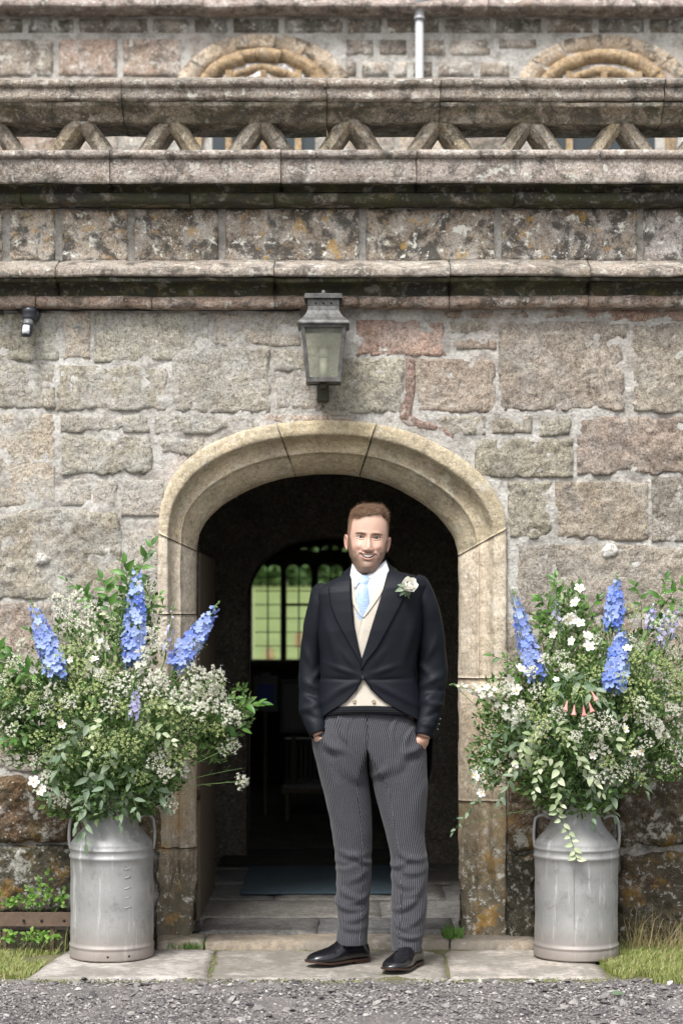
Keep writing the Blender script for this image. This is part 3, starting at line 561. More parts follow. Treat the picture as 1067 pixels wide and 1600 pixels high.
# paving slabs in front of the door
pav = empty('pavement', (0, -.4, 0), kind='structure')
def slab(pts, z0, z1, mat, rgb, parent, seed, name='paving_slab', res=.03, amp=.0025):
    (ax, ay), (bx, by), (cx, cy), (dx, dy) = pts       # front-left, front-right, back-right, back-left
    nu = max(4, int((bx-ax)/res)); nv = max(4, int((cy-by)/res)); u, w_ = np.meshgrid(np.linspace(0, 1, nu), np.linspace(0, 1, nv))
    X = (ax*(1-u)+bx*u)*(1-w_)+(dx*(1-u)+cx*u)*w_; Y = (ay*(1-u)+by*u)*(1-w_)+(dy*(1-u)+cy*u)*w_
    e = np.minimum(np.minimum(u*(bx-ax), (1-u)*(bx-ax)), np.minimum(w_*(cy-by), (1-w_)*(cy-by)))
    p = np.stack([X, Y, X*0+seed], -1); Z = z1+amp*fbm(p*8, 4, seed)-.005*sst(.012, 0, e)
    X = X+.005*fbm(p*11, 3, seed+1)*(e < .001); Y = Y+.005*fbm(p*11, 3, seed+2)*(e < .001)
    top = np.stack([X, Y, Z], -1); rim = np.concatenate([top[0, :-1], top[:-1, -1], top[-1, :0:-1], top[:0:-1, 0]])
    idx = np.arange(nu*nv).reshape(nv, nu); ri = np.concatenate([idx[0, :-1], idx[:-1, -1], idx[-1, :0:-1], idx[:0:-1, 0]]).tolist()
    low = rim.copy(); low[:, 2] = z0; b = nu*nv; m = len(ri)
    f = gf(nv, nu)+[[ri[i], b+i, b+(i+1) % m, ri[(i+1) % m]] for i in range(m)]
    return mk(name, np.concatenate([top.reshape(-1, 3), low]), f, mat, parent, color=lin(rgb))
YF, YB = -.80, -.165
g_ = lambda px, Y: PX(px, Y)
def flagmat():
    n = N('wet_patched_slab', .8)
    c = n.ocol(); c = n.mix(1., c, n.ramp(n.noise(30, 7, .7), (.3, .55), (.7, 1.3)), 'MULTIPLY')
    c = n.mix(1., c, n.ramp(n.noise(160, 4, .8), (.3, .7), (.7, 1.25)), 'MULTIPLY')
    k = n.ramp(n.noise(2.6, 7, .66), (.46, 0.), (.53, 1.)); c = n.mix(n.math('MULTIPLY', k, .62), c, (.13, .12, .10, 1))
    c = n.mix(n.math('MULTIPLY', n.ramp(n.noise(8, 7, .7), (.55, 0.), (.64, 1.)), .5), c, (.42, .39, .35, 1))
    c = n.mix(n.math('MULTIPLY', n.ramp(n.noise(11, 6, .7), (.6, 0.), (.68, 1.)), .4), c, (.12, .12, .04, 1))
    n.col(c); b = n.bump(n.noise(22, 8, .65), .4, .02); n.bump(n.noise(140, 4, .7), .3, .004, b); return n.m
Mf = flagmat()
slab([(g_(42, YF), YF), (g_(324, YF), YF), (g_(334, YB), YB), (g_(108, YB), YB)], GZ-.02, 0, Mf, (160, 154, 148), pav, 1)
slab([(g_(330, YF), YF+.005), (g_(699, YF), YF+.008), (g_(688, YB), YB), (g_(341, YB), YB)], GZ-.02, -.003, Mf, (134, 128, 120), pav, 2)
slab([(g_(705, YF), YF+.008), (g_(950, YF), YF+.012), (g_(912, YB), YB), (g_(695, YB), YB)], GZ-.02, .0, Mf, (162, 154, 145), pav, 3)
# rough low step under the doorway
for k, (a, b) in enumerate([(246, 318), (322, 700), (704, 838)]):
    slab([(g_(a, -.16), -.158), (g_(b, -.16), -.158), (g_(b, .0), .05), (g_(a, .0), .05)], GZ-.02, .032, Mf, (140, 128, 112), pav, 12+k, 'door_step', .025, .005)
# porch floor
pf = empty('porch_floor', (0, 1, 0), kind='structure')
fl = [[(-.84, -.10, .46), (-.10, .86, .46)], [(-.84, .18, 1.0), (.18, .86, 1.0)], [(-.84, -.32, 1.55), (-.32, .5, 1.55), (.5, .86, 1.55)], [(-.84, .05, 2.1), (.05, .86, 2.1)], [(-.84, .4, 2.78), (.4, .86, 2.78)]]
y0 = .055; k = 0
Mfi = stone('worn_floor_stone', .12, .35, 0, .0, .35, .2, brown=.1, gain=.9); Mfi.node_tree.nodes['Principled BSDF'].inputs['Roughness'].default_value = .55
for row in fl:
    y1 = row[0][2]
    for (a, b, _) in row:
        if y0 < .3: a, b = max(a, PX(309)), min(b, PX(714))
        slab([(a+.002, y0+.002), (b-.002, y0+.002), (b-.002, y1-.002), (a+.002, y1-.002)], -.04, .036+.002*math.sin(k*3), Mfi, [(122, 120, 118), (112, 112, 112), (118, 115, 110)][k % 3], pf, 30+k, 'flagstone', .05, .002); k += 1
    y0 = y1
sheet('nave_floor', -3, 3, 2.78, 8.0, .03, M['inner'], kind='structure')
# mats
def matmat(name, c):
    n = N(name, .95); n.col(n.mix(1., n.ramp(n.noise(60, 4, .7), (.3, tuple(x*.6 for x in c[:3])+(1,)), (.7, c)), (1, 1, 1, 1), 'MULTIPLY')); n.bump(n.vor(180), .8, .006); return n.m
slabm = lambda x0, x1, y0, y1, z0, z1: MB().box(x0, x1, y0, y1, z0, z1, .004)
slabm(PX(374, 1.1), PX(640, 1.1), 1.12, 2.14, .04, .052).go('doormat', matmat('blue_rubber', (.045, .075, .095, 1)), smooth=False); setp(bpy.data.objects['doormat'], 'dark blue doormat lying on the porch flagstones behind the man', 'doormat')
slabm(PX(345, 2.3), PX(650, 2.3), 2.2, 2.7, .042, .075).go('coir_mat', matmat('dark_coir', (.02, .018, .015, 1)), smooth=False); setp(bpy.data.objects['coir_mat'], 'black mat in the inner doorway, farther in than the blue one', 'doormat')
# things standing inside, seen past the man
nb = empty('notice_stand', (PX(412, 5), 5.0, .3), 'dark noticeboard with a blue poster below the church window', 'notice board')
q = lambda a, b, c, d, Y, e=.01: MB().box(PX(a, Y), PX(c, Y), Y, Y+e, PZ(d, Y), PZ(b, Y), .003)
q(396, 1056, 434, 1112, 5.0, .02).go('board', plain('grey_board', (.16, .18, .18, 1), .6), nb, smooth=False)
q(403, 1069, 428, 1100, 4.99, .004).go('poster', plain('blue_poster', (.02, .06, .42, 1), .5), nb, smooth=False)
q(409, 1050, 424, 1058, 4.985, .01).go('clip', plain('black_clip', (.02, .02, .02, 1), .4), nb, smooth=False)
q(412, 1112, 417, 1300, 5.0, .03).go('post', Mw, nb, smooth=False); q(396, 1292, 434, 1300, 4.9, .2).go('foot', Mw, nb, smooth=False)
nc = empty('framed_notice', (PX(460, 5.4), 5.4, .3), 'framed sheet of white paper behind the man\'s elbow', 'notice')
q(438, 1062, 486, 1146, 5.4, .02).go('frame', plain('dark_frame', (.03, .03, .03, 1), .5), nc, smooth=False); q(443, 1068, 481, 1140, 5.39, .004).go('sheet', plain('paper', (.2, .21, .2, 1), .7), nc, smooth=False)
q(455, 1146, 462, 1305, 5.4, .03).go('post', Mw, nc, smooth=False)
rd = empty('radiator', (PX(475, 6), 6, .1), 'old ribbed radiator low on the floor behind the man', 'radiator')
for k in range(9): q(446+k*7.4, 1158, 450.5+k*7.4, 1222, 6.0, .10).go('radiator_column', plain('radiator_paint', (.10, .10, .09, 1), .5) if k == 0 else bpy.data.materials['radiator_paint'], rd, smooth=False)
q(444, 1154, 510, 1159, 5.99, .12).go('top_rail', bpy.data.materials['radiator_paint'], rd, smooth=False); q(444, 1220, 510, 1226, 5.99, .12).go('bottom_rail', bpy.data.materials['radiator_paint'], rd, smooth=False)
bt = empty('bench', (PX(480, 4.6), 4.6, 0), 'low dark wooden bench inside the church, just behind the man', 'bench')
q(440, 1232, 560, 1240, 4.6, .3).go('seat', Mw, bt, smooth=False); q(446, 1240, 452, 1296, 4.62, .25).go('leg', Mw, bt, smooth=False); q(548, 1240, 554, 1296, 4.62, .25).go('leg', Mw, bt, smooth=False)
# outdoors beyond the far window: sloping churchyard lawn, hedge and trees
nL = N('far_lawn', .9); nL.col(nL.mix(1., nL.ramp(nL.noise(.9, 5), (.3, (.10, .135, .04, 1)), (.7, (.17, .20, .075, 1))), nL.ramp(nL.noise(14, 5, .7), (.3, .75), (.7, 1.25)), 'MULTIPLY'))
mk('churchyard_lawn', [(-60, 8.35, -.1), (60, 8.35, -.1), (60, 24, .1), (-60, 24, .1), (-60, 60, 2.55), (60, 60, 2.55), (-60, 110, 4), (60, 110, 4)], [[0, 1, 2, 3], [3, 2, 5, 4], [4, 5, 7, 6]], nL.m, kind='structure')
nH = N('hedge_leaves', .8); nH.col(nH.ramp(nH.island(), (0., (.03, .065, .018, 1)), (.6, (.07, .13, .035, 1)), (1., (.12, .19, .06, 1)))); 
n = 26000; R_ = np.random.RandomState(5); hx = R_.uniform(-9, 9, n); hh = 2.8+1.2*vnoise(np.stack([hx*.5, hx*0, hx*0], -1), 3)
hp = np.stack([hx, 60+R_.rand(n)*3, 2.65+hh*R_.rand(n)**.8*1.3], 1)
v, f = scatter(np.array([(-1, -.5, 0), (1, -.6, 0), (.8, .6, .2), (-.7, .7, -.1)]), [(0, 1, 2, 3)], frame(rdir(n, R_), rdir(n, R_), .09+.10*R_.rand(n)), hp); mk('far_hedge', v, f, nH.m, smooth=False, kind='stuff')
Mgv = stone('gravestone', .3, .3, .3, 0, .3, 0, base=(.22, .15, .09, 1))
for k, (gx, gy, gy2, lab) in enumerate([(421, 960, 985, 'small brown headstone with yellow flowers in the leftmost window light'), (467, 945, 968, 'small brown headstone seen through the second window light')]):
    Yg = 30+k*4; zt = lambda py: PZ(py, Yg); x = PX(gx, Yg); zb = .1+(Yg-24)*2.45/36
    g = empty('headstone', (x, Yg, zb), lab, 'headstone', 'headstones beyond the window')
    a = np.linspace(0, math.pi, 9); hw = .09; pr = [(x-hw, zb), (x+hw, zb)]+[(x+hw*math.cos(t), zb+.24+.09*math.sin(t)) for t in a]
    m = len(pr); v = [(p[0], Yg, p[1]) for p in pr]+[(p[0], Yg+.12, p[1]) for p in pr]; f = [list(range(m)), list(range(m, 2*m))[::-1]]+[[i, i+m, (i+1) % m+m, (i+1) % m] for i in range(m)]
    mk('slab', v, f, Mgv, g, smooth=False)
    MB().box(x-.13, x+.13, Yg-.05, Yg+.2, zb-.05, zb+.05, .01).go('base', Mgv, g, smooth=False)
# ================================================================ MILK CHURNS
def churnmat():
    n = N('dull_aluminium', .5); n.b.inputs['Metallic'].default_value = .55
    c = n.mix(n.noise(5, 6, .65), (.25, .25, .245, 1), (.42, .42, .41, 1))
    c = n.mix(n.math('MULTIPLY', n.ramp(n.noise(6, 6, .7, .2, n.mapv((5, 5, .5))), (.56, 0.), (.66, 1.)), .7), c, (.60, .60, .585, 1))
    c = n.mix(n.math('MULTIPLY', n.ramp(n.noise(16, 6, .7), (.54, 0.), (.68, 1.)), .65), c, (.20, .195, .185, 1))
    c = n.mix(n.math('MULTIPLY', zmask(n, .16, .02), .65), c, (.33, .27, .23, 1))
    c = n.mix(n.math('MULTIPLY', n.ramp(n.noise(1., 3, .7, 1.5, n.mapv((90, 90, 25), (.3, .2, 0))), (.6, 0.), (.68, 1.)), .45), c, (.2, .2, .2, 1))
    n.col(c); n.l(n.ramp(n.noise(14, 6, .7), (.3, .52), (.7, .75)), n.b.inputs['Roughness'])
    n.bump(n.noise(9, 4), .12, .01, n.bump(n.noise(80, 3), .1, .002)); return n.m
Mch = churnmat(); Mhole = plain('drain_hole', (.01, .01, .01, 1), .9)
def churn(px, rot, seam, label):
    Y = -.33; x = PX(px, Y); r0 = .168; root = empty('milk_churn', (x, Y, 0), label, 'milk churn', 'aluminium milk churns beside the door')
    prof = [(.0, .012), (.150, .012), (r0+.001, .004), (r0+.002, .010), (r0+.002, .040), (r0+.0005, .046), (r0+.0035, .050), (r0+.0035, .055), (r0-.0005, .060)]
    prof += [(r0-.001+.001*math.sin(k), .07+.33*k/14) for k in range(15)]
    prof += [(r0+.003, .404), (r0+.004, .409), (r0+.003, .414), (r0-.001, .418), (r0-.001, .436), (r0+.002, .440), (r0+.001, .444), (r0-.003, .448), (r0-.004, .458), (r0-.006, .464), (r0-.010, .470), (r0-.024, .487), (r0-.040, .505), (r0-.055, .525), (r0-.065, .545), (r0-.070, .56)]
    v, f = lathe(prof, 72, x, Y); rad = fbm(v*np.array([6, 6, 4]), 2, int(px))*.0032; dx = v[:, :2]-[x, Y]; v[:, :2] += dx*(rad/ r0)[:, None]
    mk('body', v, f, Mch, root)
    nk = [(r0-.070, .556), (r0-.069, .60), (r0-.067, .63), (r0-.058, .64), (r0-.053, .647), (r0-.053, .655), (r0-.058, .66), (r0-.068, .66), (r0-.074, .65), (r0-.074, .58)]
    v, f = lathe(nk, 48, x, Y); mk('neck', v, f, Mch, root)
    for s in (-1, 1):
        a = rot+(0 if s > 0 else math.pi); c, sn = math.cos(a), math.sin(a)
        pts = catmull([(x+c*r, Y+sn*r, z) for r, z in [(r0-.060, .555), (r0-.04, .568), (r0-.018, .566), (r0-.003, .552), (r0+.003, .51), (r0+.003, .47), (r0-.003, .43)]], 4)
        MB().tube(pts, .0065, 10).go('handle', Mch, root)
    for a in (-1.95, -1.55, -1.05): MB().tube([(x+(r0-.01)*math.cos(a), Y+(r0-.01)*math.sin(a), .024), (x+(r0+.0035)*math.cos(a), Y+(r0+.0035)*math.sin(a), .024)], .0048, 10).go('drain_hole', Mhole, root)
    if seam:
        a = -1.75; MB().tube([(x+(r0)*math.cos(a), Y+(r0)*math.sin(a), z) for z in np.linspace(.06, .40, 12)], .0018, 6).go('seam', Mch, root)
    else:
        for z in (.215, .255, .292, .335, .368): 
            MB().tube([(x+(r0+.0005)*math.cos(a), Y+(r0+.0005)*math.sin(a), z+.002*k) for k, a in enumerate(np.linspace(-1.15, -1.0, 4))], .0022, 6).go('level_mark', Mch, root)
    return root
churn(175.5, .12, False, 'aluminium milk churn left of the door with embossed level marks and white runs')
churn(900, -.1, True, 'aluminium milk churn right of the door with a vertical seam on its body')

# ================================================================ LANTERN
la = empty('wall_lantern', (PX(505), 0, PZ(612)), 'black and grey four-sided wall lantern above the door arch', 'lantern')
nl = N('weathered_lead_paint', .55); nl.b.inputs['Metallic'].default_value = .3
nl.col(nl.mix(nl.ramp(nl.noise(30, 6, .7), (.35, 0.), (.7, 1.)), (.035, .034, .032, 1), (.15, .148, .14, 1))); nl.bump(nl.noise(60, 4), .2, .003); Mla = nl.m
YL = -.17; xl = PX(505.5, YL); z_ = lambda py: PZ(py, YL-.08)
def sq(rows, n=None):
    mb = MB(); v = []
    for h_, z in rows: v += [(xl-h_, YL-h_, z), (xl+h_, YL-h_, z), (xl+h_, YL+h_, z), (xl-h_, YL+h_, z)]
    return v, gf(len(rows), 4, True)
W2 = lambda w: w/2/ (F/(D0+YL-.08))
v, f = sq([(W2(60), z_(507)), (W2(81), z_(506.5)), (W2(81), z_(504.5)), (W2(77), z_(501)), (W2(64), z_(495.6)), (W2(55), z_(490)), (W2(50), z_(484)), (W2(48), z_(477))]); mk('roof', v, f, Mla, la, smooth=False)
v, f = sq([(W2(48), z_(477)), (W2(49), z_(475)), (W2(50), z_(471)), (W2(49), z_(468)), (W2(47), z_(463)), (W2(47), z_(460))]); mk('vent_box', v, f, Mla, la, smooth=False)
for k in (-12, 0, 12): MB().tube([(xl+W2(2*k), YL-W2(50)+.004, z_(472.5)), (xl+W2(2*k), YL-W2(50)-.0012, z_(472.5))], .0042, 10).go('vent_hole', Mhole, la)
v, f = sq([(W2(46), z_(463)), (W2(59), z_(465)), (W2(59), z_(459)), (W2(55), z_(457.5)), (.001, z_(455))]); mk('cap', v, f, Mla, la, smooth=False)
v, f = lathe([(.0001, z_(447.5)), (.008, z_(449)), (.0115, z_(453)), (.008, z_(457)), (.006, z_(459))], 20, xl, YL); mk('finial', v, f, Mla, la)
wt, wb = W2(71), W2(54); zt_, zb_ = z_(508), z_(594)
for sx in (-1, 1):
    for sy in (-1, 1):
        t = .0075; mb = MB(); v = []
        for w_, z in ((wb, zb_), (wt, zt_)):
            cx_, cy_ = xl+sx*(w_-t), YL+sy*(w_-t); v += [(cx_-t, cy_-t, z), (cx_+t, cy_-t, z), (cx_+t, cy_+t, z), (cx_-t, cy_+t, z)]
        mb.add(v, gf(2, 4, True)); mb.go('corner_bar', Mla, la, smooth=False)
for (a, b, nm) in ((zb_-.004, zb_+.014, 'bottom_frame'), (zt_-.008, zt_+.003, 'top_frame')):
    w0 = wb if nm[0] == 'b' else wt; mb = MB(); t = .012
    mb.box(xl-w0-.001, xl+w0+.001, YL-w0-.001, YL-w0+t, a, b); mb.box(xl-w0-.001, xl+w0+.001, YL+w0-t, YL+w0+.001, a, b); mb.box(xl-w0-.0005, xl-w0+t, YL-w0+t, YL+w0-t, a+.0005, b-.0005); mb.box(xl+w0-t, xl+w0+.0005, YL-w0+t, YL+w0-t, a+.0005, b-.0005); mb.go(nm, Mla, la, smooth=False)
MB().box(xl-wb+.012, xl+wb-.012, YL-wb+.012, YL+wb-.012, zb_, zb_+.006).go('base_plate', Mla, la, smooth=False)
ng = N('greenish_old_glass', .12); tb = ng.t.nodes.new('ShaderNodeBsdfTransparent'); tb.inputs[0].default_value = (.92, .93, .84, 1); mx = ng.t.nodes.new('ShaderNodeMixShader')
ng.col((.40, .41, .34, 1)); ng.l(ng.ramp(ng.noise(9, 4), (.3, .16), (.7, .38)), mx.inputs[0]); ng.l(tb.outputs[0], mx.inputs[1]); ng.l(ng.b.outputs[0], mx.inputs[2]); ng.l(mx.outputs[0], ng.t.nodes['Material Output'].inputs[0])
for sx, sy in ((0, -1), (0, 1), (-1, 0), (1, 0)):
    v = []
    for w_, z in ((wb, zb_+.01), (wt, zt_-.005)):
        q_ = w_-.009
        for e in (-1, 1): v.append((xl+(sx*q_ if sx else e*q_), YL+(sy*q_ if sy else e*q_), z))
    mk('glass_pane', v, [[0, 1, 3, 2]], ng.m, la, smooth=False)
MB().tube([(xl, YL, zb_+.005), (xl, YL, zb_+.10)], .016, 16).go('lamp_holder', plain('milky_tube', (.34, .34, .30, 1), .5), la)
MB().tube([(xl, YL, zb_+.10), (xl, YL, zb_+.115), (xl, YL, zb_+.135), (xl, YL, zb_+.15)], [.012, .02, .018, .004], 16).go('bulb', plain('bulb_glass', (.4, .4, .36, 1), .3), la)
mb = MB(); zc = lambda py: PZ(py, -.05)
mb.box(PX(495, -.04), PX(514, -.04), -.05, .0, zc(627), zc(597), .004); mb.box(PX(500, -.08), PX(509, -.08), YL-.02, -.04, zc(608), zc(600), .003); mb.box(PX(499, -.17), PX(510, -.17), YL-.02, YL+.02, zc(606), zb_-.003, .002)
mb.go('bracket', plain('mossy_iron', (.06, .058, .04, 1), .8, .2), la, smooth=False)
# ================================================================ PIR SENSOR AND CABLE
se = empty('motion_sensor', (PX(48), 0, PZ(492)), 'black motion sensor with a pale lens fixed under the cornice at far left', 'motion sensor')
Mbk = plain('black_plastic', (.03, .034, .042, 1), .35); Mwl = plain('pale_lens', (.6, .62, .64, 1), .3)
xs_ = PX(47, -.06)
MB().tube([(PX(52), .0, PZ(493)), (PX(52), -.03, PZ(493)), (PX(52), -.035, PZ(493))], [.034, .034, .03], 24).go('mount', Mbk, se)
MB().tube([(xs_, -.06, PZ(481, -.06)), (xs_, -.06, PZ(483, -.06)), (xs_, -.06, PZ(488, -.06)), (xs_, -.06, PZ(489, -.06)), (xs_, -.06, PZ(496, -.06)), (xs_-.002, -.062, PZ(499, -.06)), (xs_-.002, -.062, PZ(502, -.06))], [.024, .030, .031, .029, .031, .028, .02], 28).go('body', Mbk, se)
MB().tube([(xs_-.003, -.068, PZ(500, -.07)), (xs_-.004, -.07, PZ(506, -.07)), (xs_-.006, -.075, PZ(510, -.07))], [.021, .023, .024], 24).go('neck', plain('grey_plastic', (.12, .125, .13, 1), .4), se)
MB().tube([(xs_-.006, -.078, PZ(509, -.07)), (xs_-.008, -.083, PZ(517, -.07)), (xs_-.010, -.088, PZ(525, -.07)), (xs_-.010, -.088, PZ(527, -.07))], [(.024), .0245, .022, .019], 24).go('head', Mbk, se)
MB().tube([(xs_-.007, -.088, PZ(511, -.07)), (xs_-.009, -.093, PZ(519, -.07)), (xs_-.010, -.096, PZ(524, -.07))], [.018, .0185, .0165], 20).go('lens', Mwl, se)
q = [(PX(px), -.012, PZ(py)) for px, py in [(-60, 485), (-20, 486), (10, 487), (30, 488)]]; MB().tube(q, .008, 10).go('conduit', plain('grey_conduit', (.14, .14, .14, 1), .5), se)
MB().tube([(PX(-60), -.014, PZ(485)), (PX(7), -.016, PZ(487))], .012, 12).go('junction', Mbk, se)
rs = np.random.RandomState(3); q = [(PX(px), -.008, PZ(484.5+rs.rand()*1.6)) for px in range(60, 470, 12)]
setp(MB().tube(q, .0035, 6).go('cable', plain('black_cable', (.02, .02, .018, 1), .6)), 'thin black cable clipped under the cornice from the sensor towards the lantern', 'cable')
# ================================================================ THE MAN
YM = -.50; KM = F/(D0+YM)                             # pixels per metre where he stands
X_ = lambda px: (np.asarray(px, float)-CX)/KM
Z_ = lambda py: H+(970-np.asarray(py, float))/KM
man = empty('person', (X_(590), YM, 0), 'bearded man in a dark morning coat and striped trousers, smiling, hands in pockets, standing in the doorway', 'person')
setp(man, 'smiling bearded man in dark morning coat and striped trousers standing in the doorway', 'person')
def cloth(name, c, rough=.85, sheen=.2, sc=900):
    n = N(name, rough); n.col(n.mix(1., c, n.ramp(n.noise(sc*.4, 3, .7), (.3, .8), (.7, 1.15)), 'MULTIPLY')); n.b.inputs['Sheen Weight'].default_value = sheen; n.b.inputs['Specular IOR Level'].default_value = .2
    n.bump(n.noise(sc, 2), .12, .0006, n.bump(n.noise(11, 3, .5), .12, .01)); return n.m
Mcoat = cloth('navy_wool', (.0040, .0056, .0095, 1), .62, .0); Mwaist = cloth('buff_wool', (.50, .455, .385, 1)); Mshirt = cloth('white_cotton', (.64, .66, .71, 1), .7, .05)
nt_ = N('pale_blue_silk', .45); nt_.col(nt_.mix(nt_.ramp(nt_.noise(50, 3, .6, 0, nt_.mapv((1, 1, 4))), (.4, 0.), (.6, 1.)), (.24, .34, .50, 1), (.33, .43, .58, 1))); Mtie = nt_.m
# torso table: py, cx, rx(px), ry(m), y offset
TT = np.array([(872, 577, 27, .060, .030), (886, 577, 29, .062, .022), (893, 578, 33, .066, .016), (899, 578, 47, .078, .010), (906, 579, 68, .092, .006), (914, 579.5, 85, .104, .002), (922, 580, 88, .112, 0), (935, 579, 85, .119, 0), (955, 578, 82, .126, 0), (985, 577, 81, .130, 0),
               (1020, 576, 76, .127, 0), (1057, 575, 74, .122, 0), (1085, 576, 78, .124, 0), (1110, 577, 81, .129, 0), (1130, 577, 84, .134, 0), (1150, 583, 93, .136, .005), (1200, 586, 92, .140, .012), (1240, 586, 86, .140, .02), (1262, 584, 78, .138, .025)], float)
def tt_(py, k): return np.interp(py, TT[:, 0], TT[:, k])
def tpt(py, th, inset=0.):
    cx, rx, ry, yo = tt_(py, 1), tt_(py, 2), tt_(py, 3), tt_(py, 4)
    e = .84; s_, c_ = np.sin(th), np.cos(th)
    x = X_(cx)+(rx/KM-inset)*np.sign(s_)*np.abs(s_)**e
    y = YM+yo-(ry-inset)*np.sign(c_)*np.abs(c_)**e
    k = sst(1010, 930, py); z = Z_(py)+(x-X_(cx))*.085*k
    return np.stack([x, y, z], -1)
def th_of(py, px, inset=0.):
    cx, rx = tt_(py, 1), tt_(py, 2)-inset*KM; u = np.clip((np.asarray(px)-cx)/rx, -.999, .999)
    return np.sign(u)*np.arcsin(np.abs(u)**(1/.84))
def lineseg(pts, xx): p = np.array(pts, float); return np.interp(xx, p[:, 0], p[:, 1])
OL = [(880, 549), (896, 548.5), (927, 549), (975, 553), (1009, 559.5), (1030, 564.5), (1045, 566.5), (1057, 567.5), (1064, 564), (1075, 558), (1087, 548), (1095, 540), (1104, 526), (1112, 514), (1120, 504), (1126, 498)]
OR = [(880, 603), (893, 605.5), (920, 598), (944, 591), (972, 582), (1006, 572), (1030, 565), (1045, 564), (1057, 564.5), (1064, 571), (1075, 578), (1087, 590), (1095, 600), (1104, 615), (1112, 630), (1120, 645), (1126, 655)]
def coat_side(sgn):
    tab = OR if sgn > 0 else OL; pys = np.concatenate([np.arange(893, 1127, 2.), np.linspace(1128, 1262, 40)]); nc = 54
    rows = []
    for py in pys:
        if py <= 1126: t0 = abs(th_of(py, lineseg(tab, py)))*np.sign((lineseg(tab, py)-tt_(py, 1))*sgn)
        else: t0 = math.radians(np.interp(py, [1126, 1135, 1160, 1200, 1240, 1262], [78, 92, 100, 106, 116, 138]))
        th = t0+(math.pi-t0)*np.linspace(0, 1, nc)**1.05; p = tpt(py, sgn*th)
        rows.append(p)
    v = np.array(rows); py = pys[:, None]; px = v[..., 0]*KM+CX
    nrm = v-np.stack([np.broadcast_to(X_(tt_(pys, 1))[:, None], px.shape), np.full(px.shape, YM), v[..., 2]], -1); nrm /= np.linalg.norm(nrm, axis=2)[..., None]+1e-9
    g = lambda cx, cy, ang, L, wd, a: a*np.exp(-(((px-cx)*math.cos(ang)+(py-cy)*math.sin(ang))/L)**2-((-(px-cx)*math.sin(ang)+(py-cy)*math.cos(ang))/wd)**2)
    d = np.zeros_like(px)
    for (cx, cy, an, L, wd, a) in [(538, 1046, .35, 22, 3.5, .004), (598, 1046, -.35, 22, 3.5, .004), (530, 1060, .05, 22, 3, -.003), (608, 1060, -.05, 22, 3, -.003), (545, 1030, .9, 20, 3.5, .003), (590, 1028, -.9, 20, 3.5, .003), (540, 1072, -.45, 22, 4, .004), (600, 1075, .5, 24, 4, .004),
                                   (520, 1000, 1.3, 40, 6, .005), (636, 1000, -1.3, 40, 6, .005), (515, 1090, -.6, 25, 5, .004), (632, 1092, .5, 25, 5, .004)]: d += g(cx, cy, an, L, wd, a)
    d *= 1.5; d += .0035*fbm(v*np.array([12, 12, 5]), 3, 8)-.0018*np.exp(-((py-1060.5)/1.3)**2)*(np.abs(px-566) < 75)
    v += nrm*d[..., None]; return v, gf(len(pys), nc, flip=(sgn < 0))
mb = MB()
for s in (-1, 1):
    v, f = coat_side(s); mb.add(v.reshape(-1, 3), f)
coat = mb.go('coat', Mcoat, man); solid(coat, .004)
# sleeves
def limb(rows, n=28, yk=1.0):
    r = np.array(rows, float); t = np.linspace(0, len(r)-1, (len(r)-1)*7+1); q = np.stack([np.interp(t, range(len(r)), r[:, k]) for k in range(r.shape[1])], 1)
    c = catmull(r[:, :4], 7); q[:, :4] = c[:len(q)]
    return q
def sleeve(rows, seed, sgn):
    q = limb(rows); n = 32; a = np.arange(n)/n*2*math.pi; ctr = np.stack([X_(q[:, 0]), q[:, 2], Z_(q[:, 1])], 1); T = np.gradient(ctr, axis=0); T /= np.linalg.norm(T, axis=1)[:, None]
    v = []
    for k in range(len(q)):
        sx = np.array([1, 0, 0.])-T[k]*T[k][0]; sx /= np.linalg.norm(sx); sy = np.cross(T[k], sx)
        rx, ry = q[k, 3]/KM, q[k, 4]; v.append(ctr[k]+np.outer(np.cos(a)*rx, sx)+np.outer(np.sin(a)*ry, sy))
    v = np.array(v); nr = v-ctr[:, None]; nr /= np.linalg.norm(nr, axis=2)[..., None]
    px = v[..., 0]*KM+CX; py = 970-(v[..., 2]-H)*KM; d = .005*fbm(v*np.array([14, 14, 12]), 3, seed)
    for (cx, cy, an, L, wd, am) in ([(486, 1070, .5, 16, 3, .006), (484, 1084, .25, 16, 3, -.005), (488, 1094, .6, 16, 3, .006), (480, 1106, -.3, 16, 3, .005), (496, 1052, -.9, 14, 3, .005), (484, 1030, 1.1, 22, 4, .004), (488, 1118, .4, 14, 2.5, -.005)] if sgn < 0 else
                                    [(676, 1062, -.5, 18, 3.5, .007), (680, 1078, -.1, 18, 3, -.006), (668, 1090, -.7, 16, 3, .006), (664, 1046, .9, 16, 3, .006), (680, 1100, .3, 16, 3, .006), (674, 1114, -.4, 14, 3, -.005), (670, 1020, -1.1, 22, 4, .005), (666, 1130, .3, 12, 2.5, .004)]):
        d += 2.3*am*np.exp(-(((px-cx)*math.cos(an)+(py-cy)*math.sin(an))/L)**2-((-(px-cx)*math.sin(an)+(py-cy)*math.cos(an))/wd)**2)
    v += nr*d[..., None]; return v.reshape(-1, 3), gf(len(q), n, True)+[list(range(n))[::-1]]
SLL = [(511, 917, -.49, 9, .050), (503, 927, -.49, 15.5, .062), (498.5, 943, -.49, 17, .066), (494, 965, -.485, 17.5, .066), (490, 1000, -.475, 18.5, .063), (486.5, 1040, -.468, 19, .060), (486, 1080, -.485, 19.5, .058), (488, 1108, -.52, 19.5, .054), (494, 1130, -.55, 16.5, .046), (499.5, 1147, -.57, 12.5, .038)]
